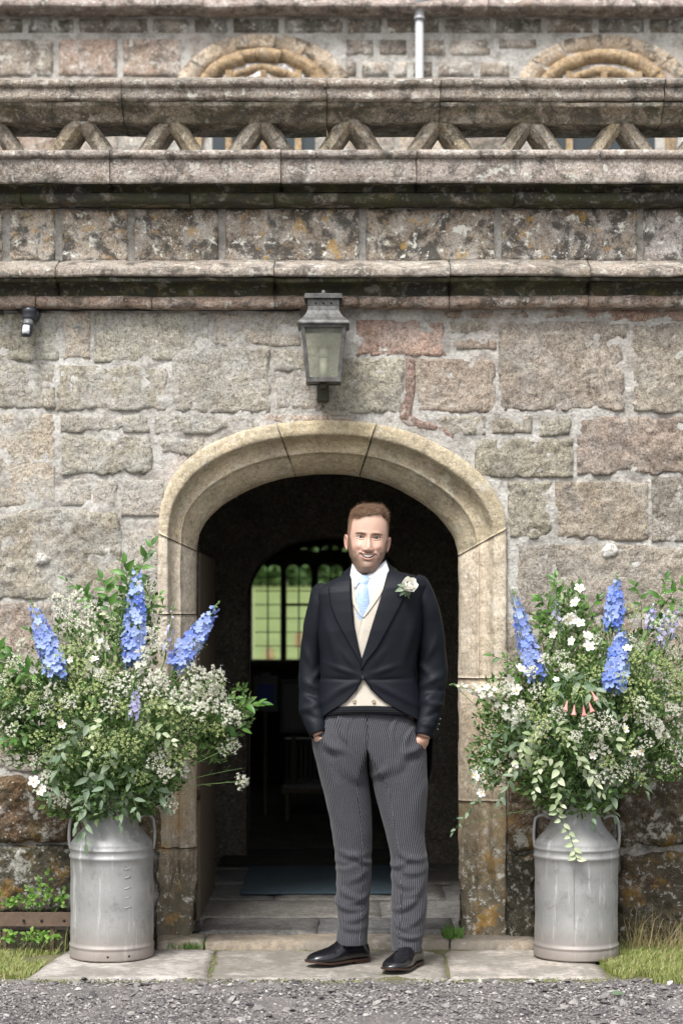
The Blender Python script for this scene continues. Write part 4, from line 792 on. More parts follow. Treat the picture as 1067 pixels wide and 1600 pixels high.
SLR = [(647, 903, -.49, 9, .050), (655, 913, -.49, 15.5, .062), (661, 930, -.49, 18, .066), (669, 955, -.485, 19.5, .067), (673, 995, -.475, 21, .064), (676, 1035, -.468, 22, .062), (675, 1075, -.485, 22, .060), (671, 1106, -.52, 20, .055), (665, 1130, -.55, 17, .047), (660, 1150, -.57, 13.5, .039)]
for nm, r, s in (('sleeve', SLL, -1), ('sleeve', SLR, 1)):
    v, f = sleeve(r, 5+s, s); o = mk(nm, v, f, Mcoat, man); solid(o, .003)
# lapels and collar
def strip(name, inner, outer, mat, off0, off1, inset=0., nu=12, step=2., thick=.003, y0=None, y1=None):
    a = max(inner[0][0], outer[0][0]) if y0 is None else y0; b = min(inner[-1][0], outer[-1][0]) if y1 is None else y1
    pys = np.arange(a, b+.01, step); rows = []
    for py in pys:
        xi, xo = lineseg(inner, py), lineseg(outer, py); u = np.linspace(0, 1, nu); px = xi+(xo-xi)*u
        off = off0+(off1-off0)*u**.6; p = tpt(py, th_of(py, px, inset), inset); c = np.array([float(X_(tt_(py, 1))), YM+tt_(py, 4), 0])
        d = p-c; d[:, 2] = 0; d /= np.linalg.norm(d, axis=1)[:, None]; rows.append(p+d*off[:, None])
    o = mk(name, np.array(rows).reshape(-1, 3), gf(len(pys), nu, flip=(outer[3][1] < inner[3][1])), mat, man); return solid(o, thick)
strip('lapel', OL[:8], [(897, 538), (903, 531), (908, 524), (912, 518.5), (914, 515.5), (917, 516.5), (940, 519), (962, 526), (985, 537), (1010, 550), (1030, 561), (1045, 566)], Mcoat, .002, .0085, step=1.5, y0=904, y1=1045)
strip('lapel', OR[:8], [(893, 617), (899, 628), (904, 636), (907, 641), (909, 643), (912, 641.5), (925, 635), (940, 627), (972, 609), (1012, 587), (1030, 573), (1045, 564.5)], Mcoat, .002, .0085, step=1.5, y0=900, y1=1045)
# coat collar rising round the neck
def collar(name, mat, sides, rin, lift, y_of):
    pass
th = np.linspace(-2.62, 2.62, 60)             # 0 = back of neck, +-pi = front
rows = []
for k, (r, dz) in enumerate([(.064, .004), (.066, .012), (.070, .010), (.078, -.008), (.092, -.028), (.104, -.040)]):
    a = np.abs(th)/2.62; zt = Z_(874)-(.0+.062*a**2.2); tilt = np.sin(th)*.006
    rx = r*(1.0+.06*(k > 3)); x = float(X_(577.5))+rx*np.sin(th)*1.02; y = -.478+(r*.98)*np.cos(th)-.010*a**2
    rows.append(np.stack([x, y, zt+dz*(1-.3*a)+tilt], 1))
o = mk('collar', np.array(rows).reshape(-1, 3), gf(6, 60), Mcoat, man); solid(o, .003)
# waistcoat, shirt, tie
WL = [(884, 551), (900, 551.5), (920, 553), (940, 557), (956, 562), (966, 566), (1000, 564), (1040, 561), (1106, 561)]
WR = [(884, 602), (905, 596), (925, 586), (945, 576), (956, 571), (966, 566), (1000, 559), (1040, 556), (1106, 556)]
def panel(name, inner, sgn, mat, inset, y0, y1, yside=55, thick=.002, hem=None):
    pys = np.arange(y0, y1+.1, 2.5); nc = 26; rows = []
    for py in pys:
        t0 = th_of(py, lineseg(inner, py), inset)*sgn; th = t0+(1.35-t0)*np.linspace(0, 1, nc); rows.append(tpt(py, sgn*th, inset))
    v = np.array(rows); v[..., 1] -= .0015*fbm(v*20, 2, 5)
    o = mk(name, v.reshape(-1, 3), gf(len(pys), nc, flip=(sgn < 0)), mat, man); return solid(o, thick)
wc = panel('waistcoat', WL, -1, Mwaist, .011, 893, 1106); panel('waistcoat', WR, 1, Mwaist, .008, 893, 1106)
strip('waistcoat_lapel', WL[:6], [(884, 541), (900, 540), (920, 543), (935, 548), (950, 556), (966, 566)], Mwaist, .001, .004, inset=.0105, y0=895, y1=965, thick=.002, nu=6)
strip('waistcoat_lapel', WR[:6], [(884, 612), (900, 608), (920, 600), (935, 591), (950, 580), (966, 567)], Mwaist, .001, .004, inset=.0075, y0=895, y1=965, thick=.002, nu=6)
pys = np.arange(890, 1000, 3.); mk('shirt', np.array([tpt(py, np.linspace(-1., 1., 24), .017) for py in pys]).reshape(-1, 3), gf(len(pys), 24), Mshirt, man)
Mbtn = plain('horn_button', (.30, .24, .16, 1), .35); Mbk2 = plain('black_button', (.012, .013, .016, 1), .3)
def button(px, py, r, mat, off=.004, nm='button'):
    p = tpt(py, th_of(py, px)); pr = [(0, -.0005), (r*.35, -.0008), (r*.6, -.0018), (r*.85, -.0022), (r, -.001), (r, .002)]
    a = np.arange(20)/20*2*math.pi; v = np.concatenate([np.stack([p[0]+q*np.cos(a), np.full(20, p[1]-off+d), p[2]+q*np.sin(a)], 1) for q, d in pr]); mk(nm, v, gf(len(pr), 20, True, True), mat, man)
strip('chest_pocket_welt', [(958, 619), (960, 619), (968, 619.5), (969, 620)], [(958, 648), (960, 648), (968, 648), (969, 648)], Mcoat, .001, .001, step=1., y0=960, y1=967)
button(566, 1056.5, .0068, Mbk2, .008); button(553.5, 1094, .0072, Mbtn, -.004); button(583, 1094, .0072, Mbtn, -.001)
for k, (px, py) in enumerate([(686, 1122), (684, 1130), (682, 1138)]): MB().tube([(X_(px), -.575, Z_(py)), (X_(px)+.001, -.590, Z_(py))], .0045, 10).go('cuff_button', Mbk2, man)
# tie: knot and blade
def tie():
    rows = []
    for py, cx, hw, bulge in [(899, 567.5, 8.5, .010), (902, 567.5, 9.6, .013), (907, 567.3, 8.6, .013), (911, 567, 6.6, .011), (912.5, 567, 5.8, .006), (915, 567, 6.5, .007), (920, 566.8, 8, .009), (932, 566.5, 9.6, .010), (945, 566, 10.5, .010), (957, 565.8, 11.2, .008), (972, 565.5, 11.5, .005), (985, 565, 11, .003)]:
        c = tpt(py, th_of(py, cx), .017); u = np.linspace(-1, 1, 9)
        rows.append(np.stack([X_(cx)+u*hw/KM, c[1]-.001-bulge*np.sqrt(1-.85*u*u)-.0015*(1-np.abs(u)), np.full(9, Z_(py))-.002*np.abs(u)], 1))
    return np.array(rows)
v = tie(); o = mk('tie', v.reshape(-1, 3), gf(len(v), 9), Mtie, man); m_ = o.modifiers.new('s', 'SUBSURF'); m_.levels = m_.render_levels = 2
# shirt collar: band and two wings
def patch(c4, bul, n=10):          # bilinear patch with a forward bulge
    A, B, Cc, D = [np.array((float(X_(p[0])), p[2], float(Z_(p[1])))) for p in c4]; u, w_ = np.meshgrid(np.linspace(0, 1, n), np.linspace(0, 1, n)); u = u[..., None]; w_ = w_[..., None]
    v = (A*(1-u)+B*u)*(1-w_)+(D*(1-u)+Cc*u)*w_; v[..., 1] -= (bul*np.sin(math.pi*u)*np.sin(math.pi*(.25+.75*w_)))[..., 0]; return v
for c4 in ([(550.5, 881, -.505), (568, 901, -.556), (554, 920, -.600), (547, 900, -.555)], [(602.5, 876, -.505), (572, 900, -.556), (594, 917, -.597), (607, 892, -.550)]):
    v = patch(c4, .008); o = mk('shirt_collar', v.reshape(-1, 3), gf(10, 10, flip=c4[0][0] > 570), Mshirt, man); solid(o, .0025)
th = np.arange(48)/48*2*math.pi; rows = []
for k in range(4):
    zt = Z_(880)-(.5-.5*np.cos(th))*.040-(.012*k)+np.sin(th)*.005; r = .0605+.0012*k; rows.append(np.stack([float(X_(577))+r*1.02*np.sin(th)*.98, -.480+r*.95*np.cos(th)-.008*(1-np.cos(th))/2, zt], 1))
o = mk('collar_band', np.array(rows).reshape(-1, 3), gf(4, 48, True), Mshirt, man); solid(o, .002)

# trousers --------------------------------------------------------------------
def trmat():
    n = N('striped_morning_trousers', .85); n.b.inputs['Sheen Weight'].default_value = .1; n.b.inputs['Specular IOR Level'].default_value = .2
    uv = n.t.nodes.new('ShaderNodeSeparateXYZ'); n.l(n.co.outputs['UV'], uv.inputs[0])
    fr_ = n.math('FRACT', n.math('MULTIPLY', uv.outputs['X'], 1/.0082)); tri = n.math('ABSOLUTE', n.math('SUBTRACT', fr_, .5))
    m1 = n.ramp(tri, (.0, 1.), (.06, 1.), (.14, 0.)); fr2 = n.math('FRACT', n.math('MULTIPLY', uv.outputs['X'], 1/.00205)); m2 = n.math('ABSOLUTE', n.math('SUBTRACT', fr2, .5))
    c = n.mix(n.ramp(m2, (.1, 0.), (.4, 1.)), (.009, .010, .014, 1), (.020, .021, .027, 1)); c = n.mix(m1, c, (.19, .186, .205, 1))
    n.col(n.mix(1., c, n.ramp(n.noise(300, 3, .7), (.3, .75), (.7, 1.2)), 'MULTIPLY')); n.bump(n.noise(500, 2), .1, .0006); return n.m
Mtr = trmat()
TL = np.array([(1096, 516, 572, .108, -.500), (1103, 512, 572, .110, -.50), (1125, 499, 572.5, .118, -.50), (1150, 487.5, 573, .124, -.500), (1175, 490.5, 573.5, .122, -.497), (1200, 497, 574, .114, -.493), (1230, 505, 576, .103, -.49), (1260, 512, 578.5, .096, -.487), (1300, 519.5, 580.5, .088, -.482), (1325, 523.5, 580.5, .083, -.478), (1342, 524, 578.5, .083, -.478),
               (1360, 526, 579.5, .080, -.474), (1385, 528, 579, .079, -.468), (1405, 524.5, 577, .077, -.466), (1425, 528, 576, .073, -.466), (1440, 529.5, 575, .070, -.468), (1455, 528, 573.5, .068, -.47), (1467, 526.5, 573, .070, -.47), (1476, 526.5, 573, .071, -.472)], float)
TR = np.array([(1096, 572, 622, .108, -.500), (1103, 572, 630, .110, -.50), (1125, 572.5, 648, .118, -.50), (1150, 573, 663.5, .124, -.500), (1175, 573.5, 667, .122, -.503), (1200, 576, 668, .114, -.508), (1230, 583, 667.5, .103, -.515), (1260, 591, 665, .096, -.522), (1300, 602, 662, .088, -.528), (1325, 608, 664.5, .083, -.532), (1345, 611, 668, .084, -.535),
               (1362, 610, 668, .081, -.536), (1385, 611.5, 667, .078, -.538), (1405, 610.5, 667, .076, -.540), (1425, 612, 665.5, .073, -.543), (1445, 609, 663.5, .070, -.546), (1458, 608.5, 661, .068, -.548), (1470, 611, 659, .068, -.55), (1483, 612.5, 656, .070, -.552)], float)
def leg(T, sgn, folds, seed):
    pys = np.concatenate([np.arange(T[0, 0], T[-1, 0]+.1, 2.0)]); g = lambda k: np.interp(pys, T[:, 0], T[:, k])
    sm = lambda a: np.convolve(np.pad(a, 3, mode='edge'), np.ones(7)/7, 'valid')
    xl_, xr_, ry, yc = sm(g(1)), sm(g(2)), sm(g(3)), sm(g(4)); n = 110
    s_ = np.linspace(0, 1, n, endpoint=False); v = []; U = []
    for k, py in enumerate(pys):
        xi, xo = (xl_[k], xr_[k]) if sgn > 0 else (xr_[k], xl_[k])        # inner, outer edge
        # half of the hip oval: from front centre round the side to the back centre, then back along the middle
        m = s_ < .78; ph = s_/.78*math.pi; hx = np.where(m, xi+(xo-xi)*np.sin(np.minimum(ph, math.pi))**.8, xi); q = np.clip((s_-.78)/.22, 0, 1)
        hy = np.where(m, -np.sign(np.cos(ph))*np.abs(np.cos(ph))**.8, 1-2*q)
        # free leg oval starting at its front inner corner
        a = -2.0+s_*2*math.pi; cxx, hw = (xi+xo)/2, (xo-xi)/2; ex = np.cos(a+0); 
        lx = cxx+hw*np.sign(np.cos(a))*np.abs(np.cos(a))**.9; ly = np.sin(a)
        t = sst(1160, 1235, py); px = hx*(1-t)+lx*t; yy = hy*(1-t)+ly*t
        x = X_(px); y = yc[k]+ry[k]*yy; v.append(np.stack([x, y, np.full(n, Z_(py))], 1))
        al = np.concatenate([[0], np.cumsum(np.hypot(np.diff(x), np.diff(y)))]); cr = np.argmin(np.abs(s_-(.39*(1-t)+.5*(1-t)*0+ .10*t)) ) if False else np.argmin(y+abs(px-cxx-0)*.0008); 
        U.append(al)
    v = np.array(v); U = np.array(U)
    cxl = (xl_+xr_)/2; crease = np.array([U[k][np.argmin(np.where(v[k, :, 1] < yc[k], np.abs(v[k, :, 0]-X_(cxl[k])), 9))] for k in range(len(pys))]); crease = np.convolve(np.pad(crease, 8, mode='edge'), np.ones(17)/17, 'valid')
    U = U-crease[:, None]
    ctr = np.stack([X_((xl_+xr_)/2), yc, Z_(pys)], 1); nr = v-ctr[:, None]; nr /= np.linalg.norm(nr, axis=2)[..., None]+1e-9
    px = v[..., 0]*KM+CX; py = pys[:, None]+0*px; d = .0022*fbm(v*np.array([10, 10, 8]), 3, seed)
    for (cx, cy, an, L, wd, am) in folds:
        A, B = (px-cx)*math.cos(an)+(py-cy)*math.sin(an), -(px-cx)*math.sin(an)+(py-cy)*math.cos(an)
        am = am*(.62 if cy > 1300 else 1); B = B+.012*A*A*(1 if am > 0 else 1); d += am*(np.exp(-(A/L)**2-(B/wd)**2)-.6*np.exp(-(A/L)**2-((B-wd*1.7)/wd)**2))
    v += nr*d[..., None]; v = v.reshape(-1, 3); uv = np.stack([U.ravel(), np.repeat(pys, n)*.01], 1)
    return v, gf(len(pys), n, True, True), uv
FL = [(545, 1333, .25, 22, 5, .010), (566, 1343, .5, 16, 4, .008), (536, 1350, -.1, 18, 4, -.006), (560, 1368, -.6, 18, 5, .007), (545, 1396, .5, 20, 5, .010), (562, 1404, -.5, 18, 4.5, .009), (538, 1416, .35, 20, 4.5, .009), (556, 1434, -.35, 20, 5, .007), (545, 1448, .25, 20, 5, .008), (530, 1388, 1.3, 12, 4, .006),
      (530, 1135, 1.35, 24, 3, .008), (520, 1165, .5, 14, 7, .014), (545, 1150, 1.5, 30, 3, -.004), (540, 1200, .9, 34, 8, .005), (520, 1260, 1.3, 30, 8, .004)]
FR = [(640, 1336, .25, 22, 5, .011), (620, 1347, -.3, 18, 5, .010), (640, 1358, .1, 22, 5, .007), (650, 1388, -.9, 22, 6, .009), (628, 1378, .3, 18, 5, .006), (634, 1410, -.5, 24, 5, .011), (648, 1432, -.7, 18, 5, .008), (622, 1440, .6, 18, 5, .008), (636, 1458, .15, 24, 4, .011), (640, 1398, -.2, 16, 4, -.006),
      (612, 1135, 1.8, 24, 3, .008), (645, 1170, -.5, 15, 7, .014), (634, 1150, 2.0, 24, 3, .006), (622, 1190, -.9, 34, 8, .006), (650, 1250, 1.7, 30, 8, .004), (600, 1200, -.8, 24, 6, .005)]
for T, s, fo, sd in ((TL, -1, FL, 3), (TR, 1, FR, 6)):
    v, f, uv = leg(T, s, fo, sd); o = mk('trouser_leg', v, f, Mtr, man, uv=uv); solid(o, .002)
nb_ = N('striped_waistband', .9); nb_.b.inputs['Specular IOR Level'].default_value = .05; sx = nb_.t.nodes.new('ShaderNodeSeparateXYZ'); nb_.l(nb_.co.outputs['Object'], sx.inputs[0]); fq = nb_.math('ABSOLUTE', nb_.math('SUBTRACT', nb_.math('FRACT', nb_.math('MULTIPLY', sx.outputs['Z'], 1/.0068)), .5))
nb_.col(nb_.mix(nb_.ramp(fq, (.08, 1.), (.2, 0.)), (.006, .007, .009, 1), (.028, .028, .03, 1)))
rows = [tpt(py, np.linspace(-1.2, 1.2, 40), .001)+np.array([0, yo, 0]) for py, yo in ((1100.5, .004), (1101, 0), (1107, -.001), (1112.5, -.001), (1113.2, .004))]
v = np.array(rows); v[..., 2] = np.array([Z_(1100.5), Z_(1101), Z_(1107), Z_(1112.5), Z_(1113.2)])[:, None]-.004*(v[..., 0]-X_(572))**2/.01; mk('waistband', v.reshape(-1, 3), gf(5, 40), nb_.m, man)
# pocket edges, fly
for pts in ([(498, 1128), (492, 1140), (490, 1152)], [(650, 1130), (660, 1145), (664, 1158)]): pass

# shoes ------------------------------------------------------------------------
Msh = N('polished_black_leather', .22); Msh.col((.007, .007, .009, 1)); Msh.b.inputs['Coat Weight'].default_value = .35; Msh.b.inputs['Coat Roughness'].default_value = .12; Msh.bump(Msh.noise(60, 3), .08, .002); Msh = Msh.m
Msole = plain('leather_sole', (.035, .016, .010, 1), .5); Mlace = plain('black_lace', (.012, .012, .012, 1), .7)
def shoe(hx, hy, tx, ty):
    heel = np.array([hx, hy]); toe = np.array([tx, ty]); L = np.linalg.norm(toe-heel); d = (toe-heel)/L; s_ = np.array([-d[1], d[0]])
    T_ = np.array([(0, .018, .060, .030), (.02, .028, .078, .014), (.08, .034, .092, .012), (.16, .036, .100, .012), (.25, .035, .104, .012), (.34, .036, .100, .012), (.42, .040, .098, .011), (.50, .044, .086, .010), (.58, .048, .074, .010), (.68, .0510, .064, .011), (.78, .0495, .058, .012), (.86, .044, .053, .014), (.93, .035, .046, .017), (.975, .023, .037, .020), (1., .006, .028, .022)])
    tt = np.linspace(0, 1, 60); hw, ht, zb = [np.interp(tt, T_[:, 0], T_[:, k]) for k in (1, 2, 3)]
    sm = lambda a: np.convolve(np.pad(a, 2, mode='edge'), np.ones(5)/5, 'valid'); ht = sm(ht)
    n = 32; a = np.arange(n)/n*2*math.pi; v = []
    for k, t in enumerate(tt):
        c = heel+d*L*t; zc = zb[k]+(ht[k]-zb[k])*.38; u = np.cos(a); w_ = np.sin(a); up = w_ > 0
        ex = np.where(up, 1.0, .45); yy = hw[k]*np.sign(u)*np.abs(u)**np.where(up, .95, .5); zz = zc+np.where(up, (ht[k]-zc)*np.abs(w_)**(.95+.5*(t < .45)), -(zc-zb[k])*np.abs(w_)**.45)
        crease = -.0012*np.exp(-((t-.80)/.008)**2)*(w_ > .1)-.0015*np.exp(-((t-.62)/.02)**2)*(w_ > .5)
        P = c[None]+s_[None]*(yy*(1+0*t)+.004*math.sin(math.pi*t))[:, None]; v.append(np.stack([P[:, 0], P[:, 1], zz+crease], 1))
    mb = MB(); mb.add(np.concatenate(v), gf(60, n, True)+[list(range(n))[::-1], list(range(59*n, 60*n))]); up_ = mb.go('shoe', Msh, man)
    def sol(t0, t1, z0, z1, ex, nm):
        t2 = np.linspace(t0, t1, 40); hw2 = np.interp(t2, T_[:, 0], T_[:, 1])+ex; hw2[-1] *= .4 if t1 > .9 else 1; l = []
        L1 = [heel+d*(L+.006)*t+s_*(h_+.004*math.sin(math.pi*t)) for t, h_ in zip(t2, hw2)]; L2 = [heel+d*(L+.006)*t-s_*(h_-.004*math.sin(math.pi*t)) for t, h_ in zip(t2, hw2)]
        ring = L1+L2[::-1]; m = len(ring); rise = lambda p: .010*sst(.72, 1., np.dot(p-heel, d)/L)
        v = [(p[0], p[1], z0+rise(p)) for p in ring]+[(p[0], p[1], z1+rise(p)) for p in ring]; f = [[i, (i+1) % m, m+(i+1) % m, m+i] for i in range(m)]
        f += [[i, m-1-i, m-2-i, i+1] for i in range(39)]+[[m+i, m+i+1, 2*m-2-i, 2*m-1-i] for i in range(39)]; mk(nm, v, f, Msole, up_, smooth=False)
    sol(-.005, 1.0, .008, .0155, .0035, 'sole'); sol(-.006, .28, -.0005, .0095, .001, 'heel')
    for k, t in enumerate((.345, .385, .425, .465, .505)):
        c = heel+d*L*t; z = np.interp(t, T_[:, 0], T_[:, 2]); w2 = .015
        q = [(c[0]+s_[0]*e*w2, c[1]+s_[1]*e*w2, z-.0075*abs(e)**2+.0035) for e in (-1, -.5, 0, .5, 1)]; MB().tube(q, .0018, 6).go('lace', Mlace, up_)
shoe(.103, -.425, -.132, -.575); shoe(.302, -.485, .178, -.742)

# ---------------------------------------------------------------- head and body
HX, HYc, HZ = X_(571.5), -.495, Z_(841)                # centre of the head at eye height
ROLL = math.radians(-3.2); YAW = math.radians(2)
# profile rings: side x, side y, side z, front y, front z, back y, back z
HR = np.array([(.002, .012, .1215, .010, .1215, .014, .1215), (.020, .012, .120, -.012, .1205, .034, .119), (.038, .012, .1155, -.032, .118, .056, .112), (.054, .012, .106, -.050, .1125, .074, .101), (.0655, .012, .094, -.0645, .104, .087, .087), (.0730, .012, .080, -.0745, .093, .095, .071),
               (.0775, .012, .064, -.0810, .079, .099, .055), (.0797, .011, .048, -.0848, .063, .1005, .039), (.0805, .010, .033, -.0866, .047, .100, .023), (.0803, .008, .018, -.0875, .031, .098, .008), (.0798, .006, .004, -.0868, .016, .094, -.008), (.0790, .004, -.010, -.0850, .001, .088, -.023),
               (.0775, .002, -.023, -.0845, -.014, .081, -.037), (.0755, .001, -.036, -.0850, -.029, .074, -.050), (.0728, .000, -.049, -.0862, -.045, .069, -.062), (.0697, -.001, -.061, -.0870, -.061, .066, -.073), (.0665, -.002, -.073, -.0872, -.076, .064, -.084), (.0605, -.003, -.084, -.0868, -.091, .063, -.095),
               (.0560, -.003, -.094, -.0860, -.104, .062, -.106), (.0512, -.002, -.103, -.0842, -.117, .062, -.117), (.0478, .000, -.112, -.0800, -.128, .062, -.128), (.0468, .003, -.121, -.0720, -.1355, .0625, -.139), (.0480, .006, -.130, -.0600, -.1400, .063, -.150), (.0505, .009, -.140, -.0440, -.1450, .064, -.161),
               (.0545, .012, -.155, -.0385, -.158, .066, -.175), (.057, .014, -.172, -.0380, -.176, .070, -.190), (.064, .016, -.190, -.040, -.196, .076, -.205)], float)
def head():
    nr_, nc = 330, 300
    t = np.linspace(0, len(HR)-1, nr_); cm = catmull(HR, 14); tc = np.linspace(0, len(HR)-1, len(cm)); R = np.stack([np.interp(t, tc, cm[:, k]) for k in range(7)], 1)
    a = np.linspace(0, 2*math.pi, nc, endpoint=False); a = a+.38*np.sin(a)*-1*-1 if False else a-.42*np.sin(a)       # denser at the front (a = 0)
    sn, cs = np.sin(a)[None], np.cos(a)[None]; fr = cs > 0
    sx, sy, sz, fy, fz, by, bz = [R[:, k:k+1] for k in range(7)]
    x = sx*np.sign(sn)*np.abs(sn)**.88
    wt_ = np.abs(cs)**.80
    y = np.where(fr, sy+(fy-sy)*wt_, sy+(by-sy)*wt_); z = np.where(fr, sz+(fz-sz)*np.abs(cs), sz+(bz-sz)*np.abs(cs))
    f_ = np.where(fr, np.abs(cs), 0.)*sst(.115, .09, z)
    G = lambda cx, cz, wx, wz: np.exp(-((x-cx)/wx)**2-((z-cz)/wz)**2); S2 = lambda cx, cz, wx, wz: G(cx, cz, wx, wz)+G(-cx, cz, wx, wz)
    ax = np.abs(x); d = np.zeros_like(x)
    d += .0030*S2(.026, .018, .018, .007)+.0020*G(0, .016, .013, .012)                   # brow
    d -= .0085*S2(.031, .001, .0155, .0105)                                                # sockets
    d -= .0030*S2(.016, .002, .006, .009)
    br = .0045+.0185*sst(.012, -.040, z); wn = .0070+.0075*sst(.0, -.04, z)                 # nose bridge
    nz = sst(.020, .002, z)*sst(-.0605, -.049, z); d += br*nz*np.exp(-(ax/wn)**2.4)
    d += .0035*G(0, -.043, .0085, .008)+.0080*S2(.0135, -.0485, .0058, .0060)
    d -= .0035*S2(.0075, -.0565, .0035, .0022)
    d += .0095*S2(.0405, -.036, .0175, .0150)                                            # cheeks pushed up
    gx = .019+.018*sst(-.050, -.082, z)-.0; d -= .0026*np.exp(-((ax-gx)/.0048)**2)*sst(-.044, -.052, z)*sst(-.072, -.060, z)
    d += .0022*np.exp(-((ax-gx-.009)/.007)**2)*sst(-.05, -.06, z)*sst(-.098, -.08, z)
    d -= .0018*G(0, -.060, .0035, .007)
    zm = -.0750+.0125*np.clip(ax/.031, 0, 1.1)**2; MW = .0310                            # smiling mouth line
    hh = .0130*np.clip(1-(ax/MW)**2, 0, 1)**.7
    up, lo = zm+hh*.52, zm-hh*.48-.0003
    d += .0030*np.exp(-((z-up-.0030)/.0032)**2)*(ax < MW+.004)*sst(MW+.006, MW-.008, ax)
    d += .0032*np.exp(-((z-lo+.0045)/.0046)**2)*sst(MW+.002, MW-.012, ax)
    op = sst(-.0004, .0010, hh*.5-np.abs(z-(up+lo)/2))*(ax < MW); d -= .0110*op
    d -= .0030*G(0, -.0945, .018, .0045)+.0025*S2(.034, -.070, .005, .007); d += .0065*G(0, -.113, .017, .012)
    ex_, ez = .0322, -.0002; u = (ax-ex_)/.0150; eh = .0043*np.clip(1-u*u, 0, 1)**.75; ezl = ez+.0015*u+.0012     # eye slits
    eo = sst(-.0003, .0009, eh-np.abs(z-ezl))*(np.abs(u) < 1); d -= .0075*eo
    d += .0022*np.exp(-((z-ezl-eh-.0022)/.0020)**2)*(np.abs(u) < 1.15)*sst(1.2, .8, np.abs(u))
    d += .0030*np.exp(-((z-ezl+eh+.0030)/.0028)**2)*sst(1.25, .7, np.abs(u)); d -= .0018*np.exp(-((z-ezl-eh-.0062)/.0016)**2)*sst(1.3, .8, np.abs(u))
    d -= .0016*np.exp(-((z-ezl+eh+.0090)/.0018)**2)*sst(1.2, .6, np.abs(u))
    d *= f_**.4
    # displace forward, sideways a little for side features
    nx_, ny_ = x*3.2, -np.ones_like(x); ln = np.hypot(nx_, ny_); x2 = x+d*nx_/ln*.55; y2 = y+d*ny_/ln
    # colour
    P = np.stack([x, y, z], -1); n1 = fbm(P*60, 4, 2); sk = np.array([.50, .32, .245]); c = np.broadcast_to(sk, P.shape).copy()*(1+.04*n1[..., None])
    mixc = lambda c, k, col: c*(1-k[..., None])+np.array(col)*k[..., None]
    c = mixc(c, .45*f_*S2(.045, -.036, .018, .018), (.54, .24, .185)); c = mixc(c, .40*f_*G(0, -.042, .012, .010), (.54, .24, .18)); c = mixc(c, .2*f_*G(0, .06, .05, .02), (.56, .38, .30))
    jaw = -.052-.020*sst(.055, .030, ax)+.050*sst(.058, .071, ax)                        # beard edge: up to the ears at the sides
    bm = sst(.007, -.008, z-jaw+.004*n1)*(y < .03)*sst(-.152, -.140, z); mou = sst(.048, .036, ax)*sst(-.052, -.0575, z)*(sst(.006, .012, np.abs(z-zm-.002)) ); bm = np.maximum(bm*sst(.6, 1.3, np.hypot(ax/.034, (z+.068)/.018)), mou*.85*np.exp(-((z+.062)/.007)**2))
    bm = np.maximum(bm, .9*G(0, -.0945, .009, .005)*0+bm); bm = bm*(.84+.22*n1)
    chin = sst(-.086, -.093, z)*(ax < .05)*(y < 0)*sst(-.152, -.142, z); bm = np.clip(np.maximum(bm, chin*.85), 0, .9)
    c = mixc(c, bm*.76, (.125, .083, .056))
    lip = np.clip(np.exp(-((z-up-.0026)/.0030)**2)+np.exp(-((z-lo+.0040)/.0042)**2), 0, 1)*sst(MW+.001, MW-.004, ax)*f_; c = mixc(c, lip*.75, (.40, .185, .155)); c = mixc(c, op, (.10, .02, .02))
    c = mixc(c, np.exp(-((ax-gx)/.0028)**2)*sst(-.046, -.054, z)*sst(-.086, -.074, z)*.22, (.27, .13, .09))  # smile creases: their shade is painted into the skin colour
    bw = np.exp(-((z-.0118-.0035*np.cos((ax-.030)/.017*1.5)+.002*n1)/.0030)**2)*sst(.0115, .016, ax)*sst(.0535, .043, ax)*f_; c = mixc(c, np.clip(bw*.75, 0, 1), (.17, .10, .062))
    la_ = np.exp(-((z-ezl-eh)/.0011)**2)*(np.abs(u) < 1.05); c = mixc(c, la_*.85, (.07, .035, .025)); c = mixc(c, .4*np.exp(-((z-ezl+eh)/.0010)**2)*(np.abs(u) < 1.0), (.22, .10, .07)); c = mixc(c, eo*.6, (.25, .1, .08))
    c = mixc(c, .45*S2(.031, .001, .018, .010)*f_, (.27, .15, .11)); c = mixc(c, .5*S2(.0075, -.0565, .0035, .0025)*f_, (.16, .06, .04))  # shade of the eye sockets and nostrils put into the skin colour
    # hair stubble under the hair
    hl = hairline(x); hm = np.where(y < .012, sst(-.002, .006, z-hl), sst(-.075, -.060, z)); hm = np.maximum(hm, (y >= .012)*sst(-.070, -.055, z)); c = mixc(c, np.clip(hm, 0, 1)*.8, (.17, .095, .055))
    v = np.stack([x2, y2, z], -1); return v, c, gf(nr_, nc, True, True)
def hairline(x):
    ax = np.abs(x); base = .086-.020*sst(-.005, -.058, x)+.008*sst(-.005, .03, x)-.014*sst(.035, .062, x)+.0025*np.sin(x*190)+.0015*np.sin(x*420+1)
    return np.where(ax > .066, base-(ax-.066)/.012*.125, base)+0*x
def headM(v):
    v = np.asarray(v, float); c, s = math.cos(YAW), math.sin(YAW); x, y, z = v[..., 0], v[..., 1], v[..., 2]; x, y = x*c-y*s, x*s+y*c
    k = sst(-.19, -.11, z); c2, s2 = np.cos(ROLL*k), np.sin(ROLL*k); zz = z+.14; X = x*c2+zz*s2*-1; Zz = x*s2*-1*-1+zz*c2
    X = x*c2-zz*(-s2)*-1 if False else x*c2+zz*np.sin(-ROLL*k); Zz = -x*np.sin(-ROLL*k)+zz*c2
    return np.stack([X+HX, y+HYc, Zz-.14+HZ], -1)
hv, hc, hf = head()
body = MB(); body.add(headM(hv).reshape(-1, 3), hf); ncol = [hc.reshape(-1, 3)]
SK = np.array([.47, .285, .21])
def addb(v, f): body.add(v, f); ncol.append(np.broadcast_to(SK, (len(v), 3)))
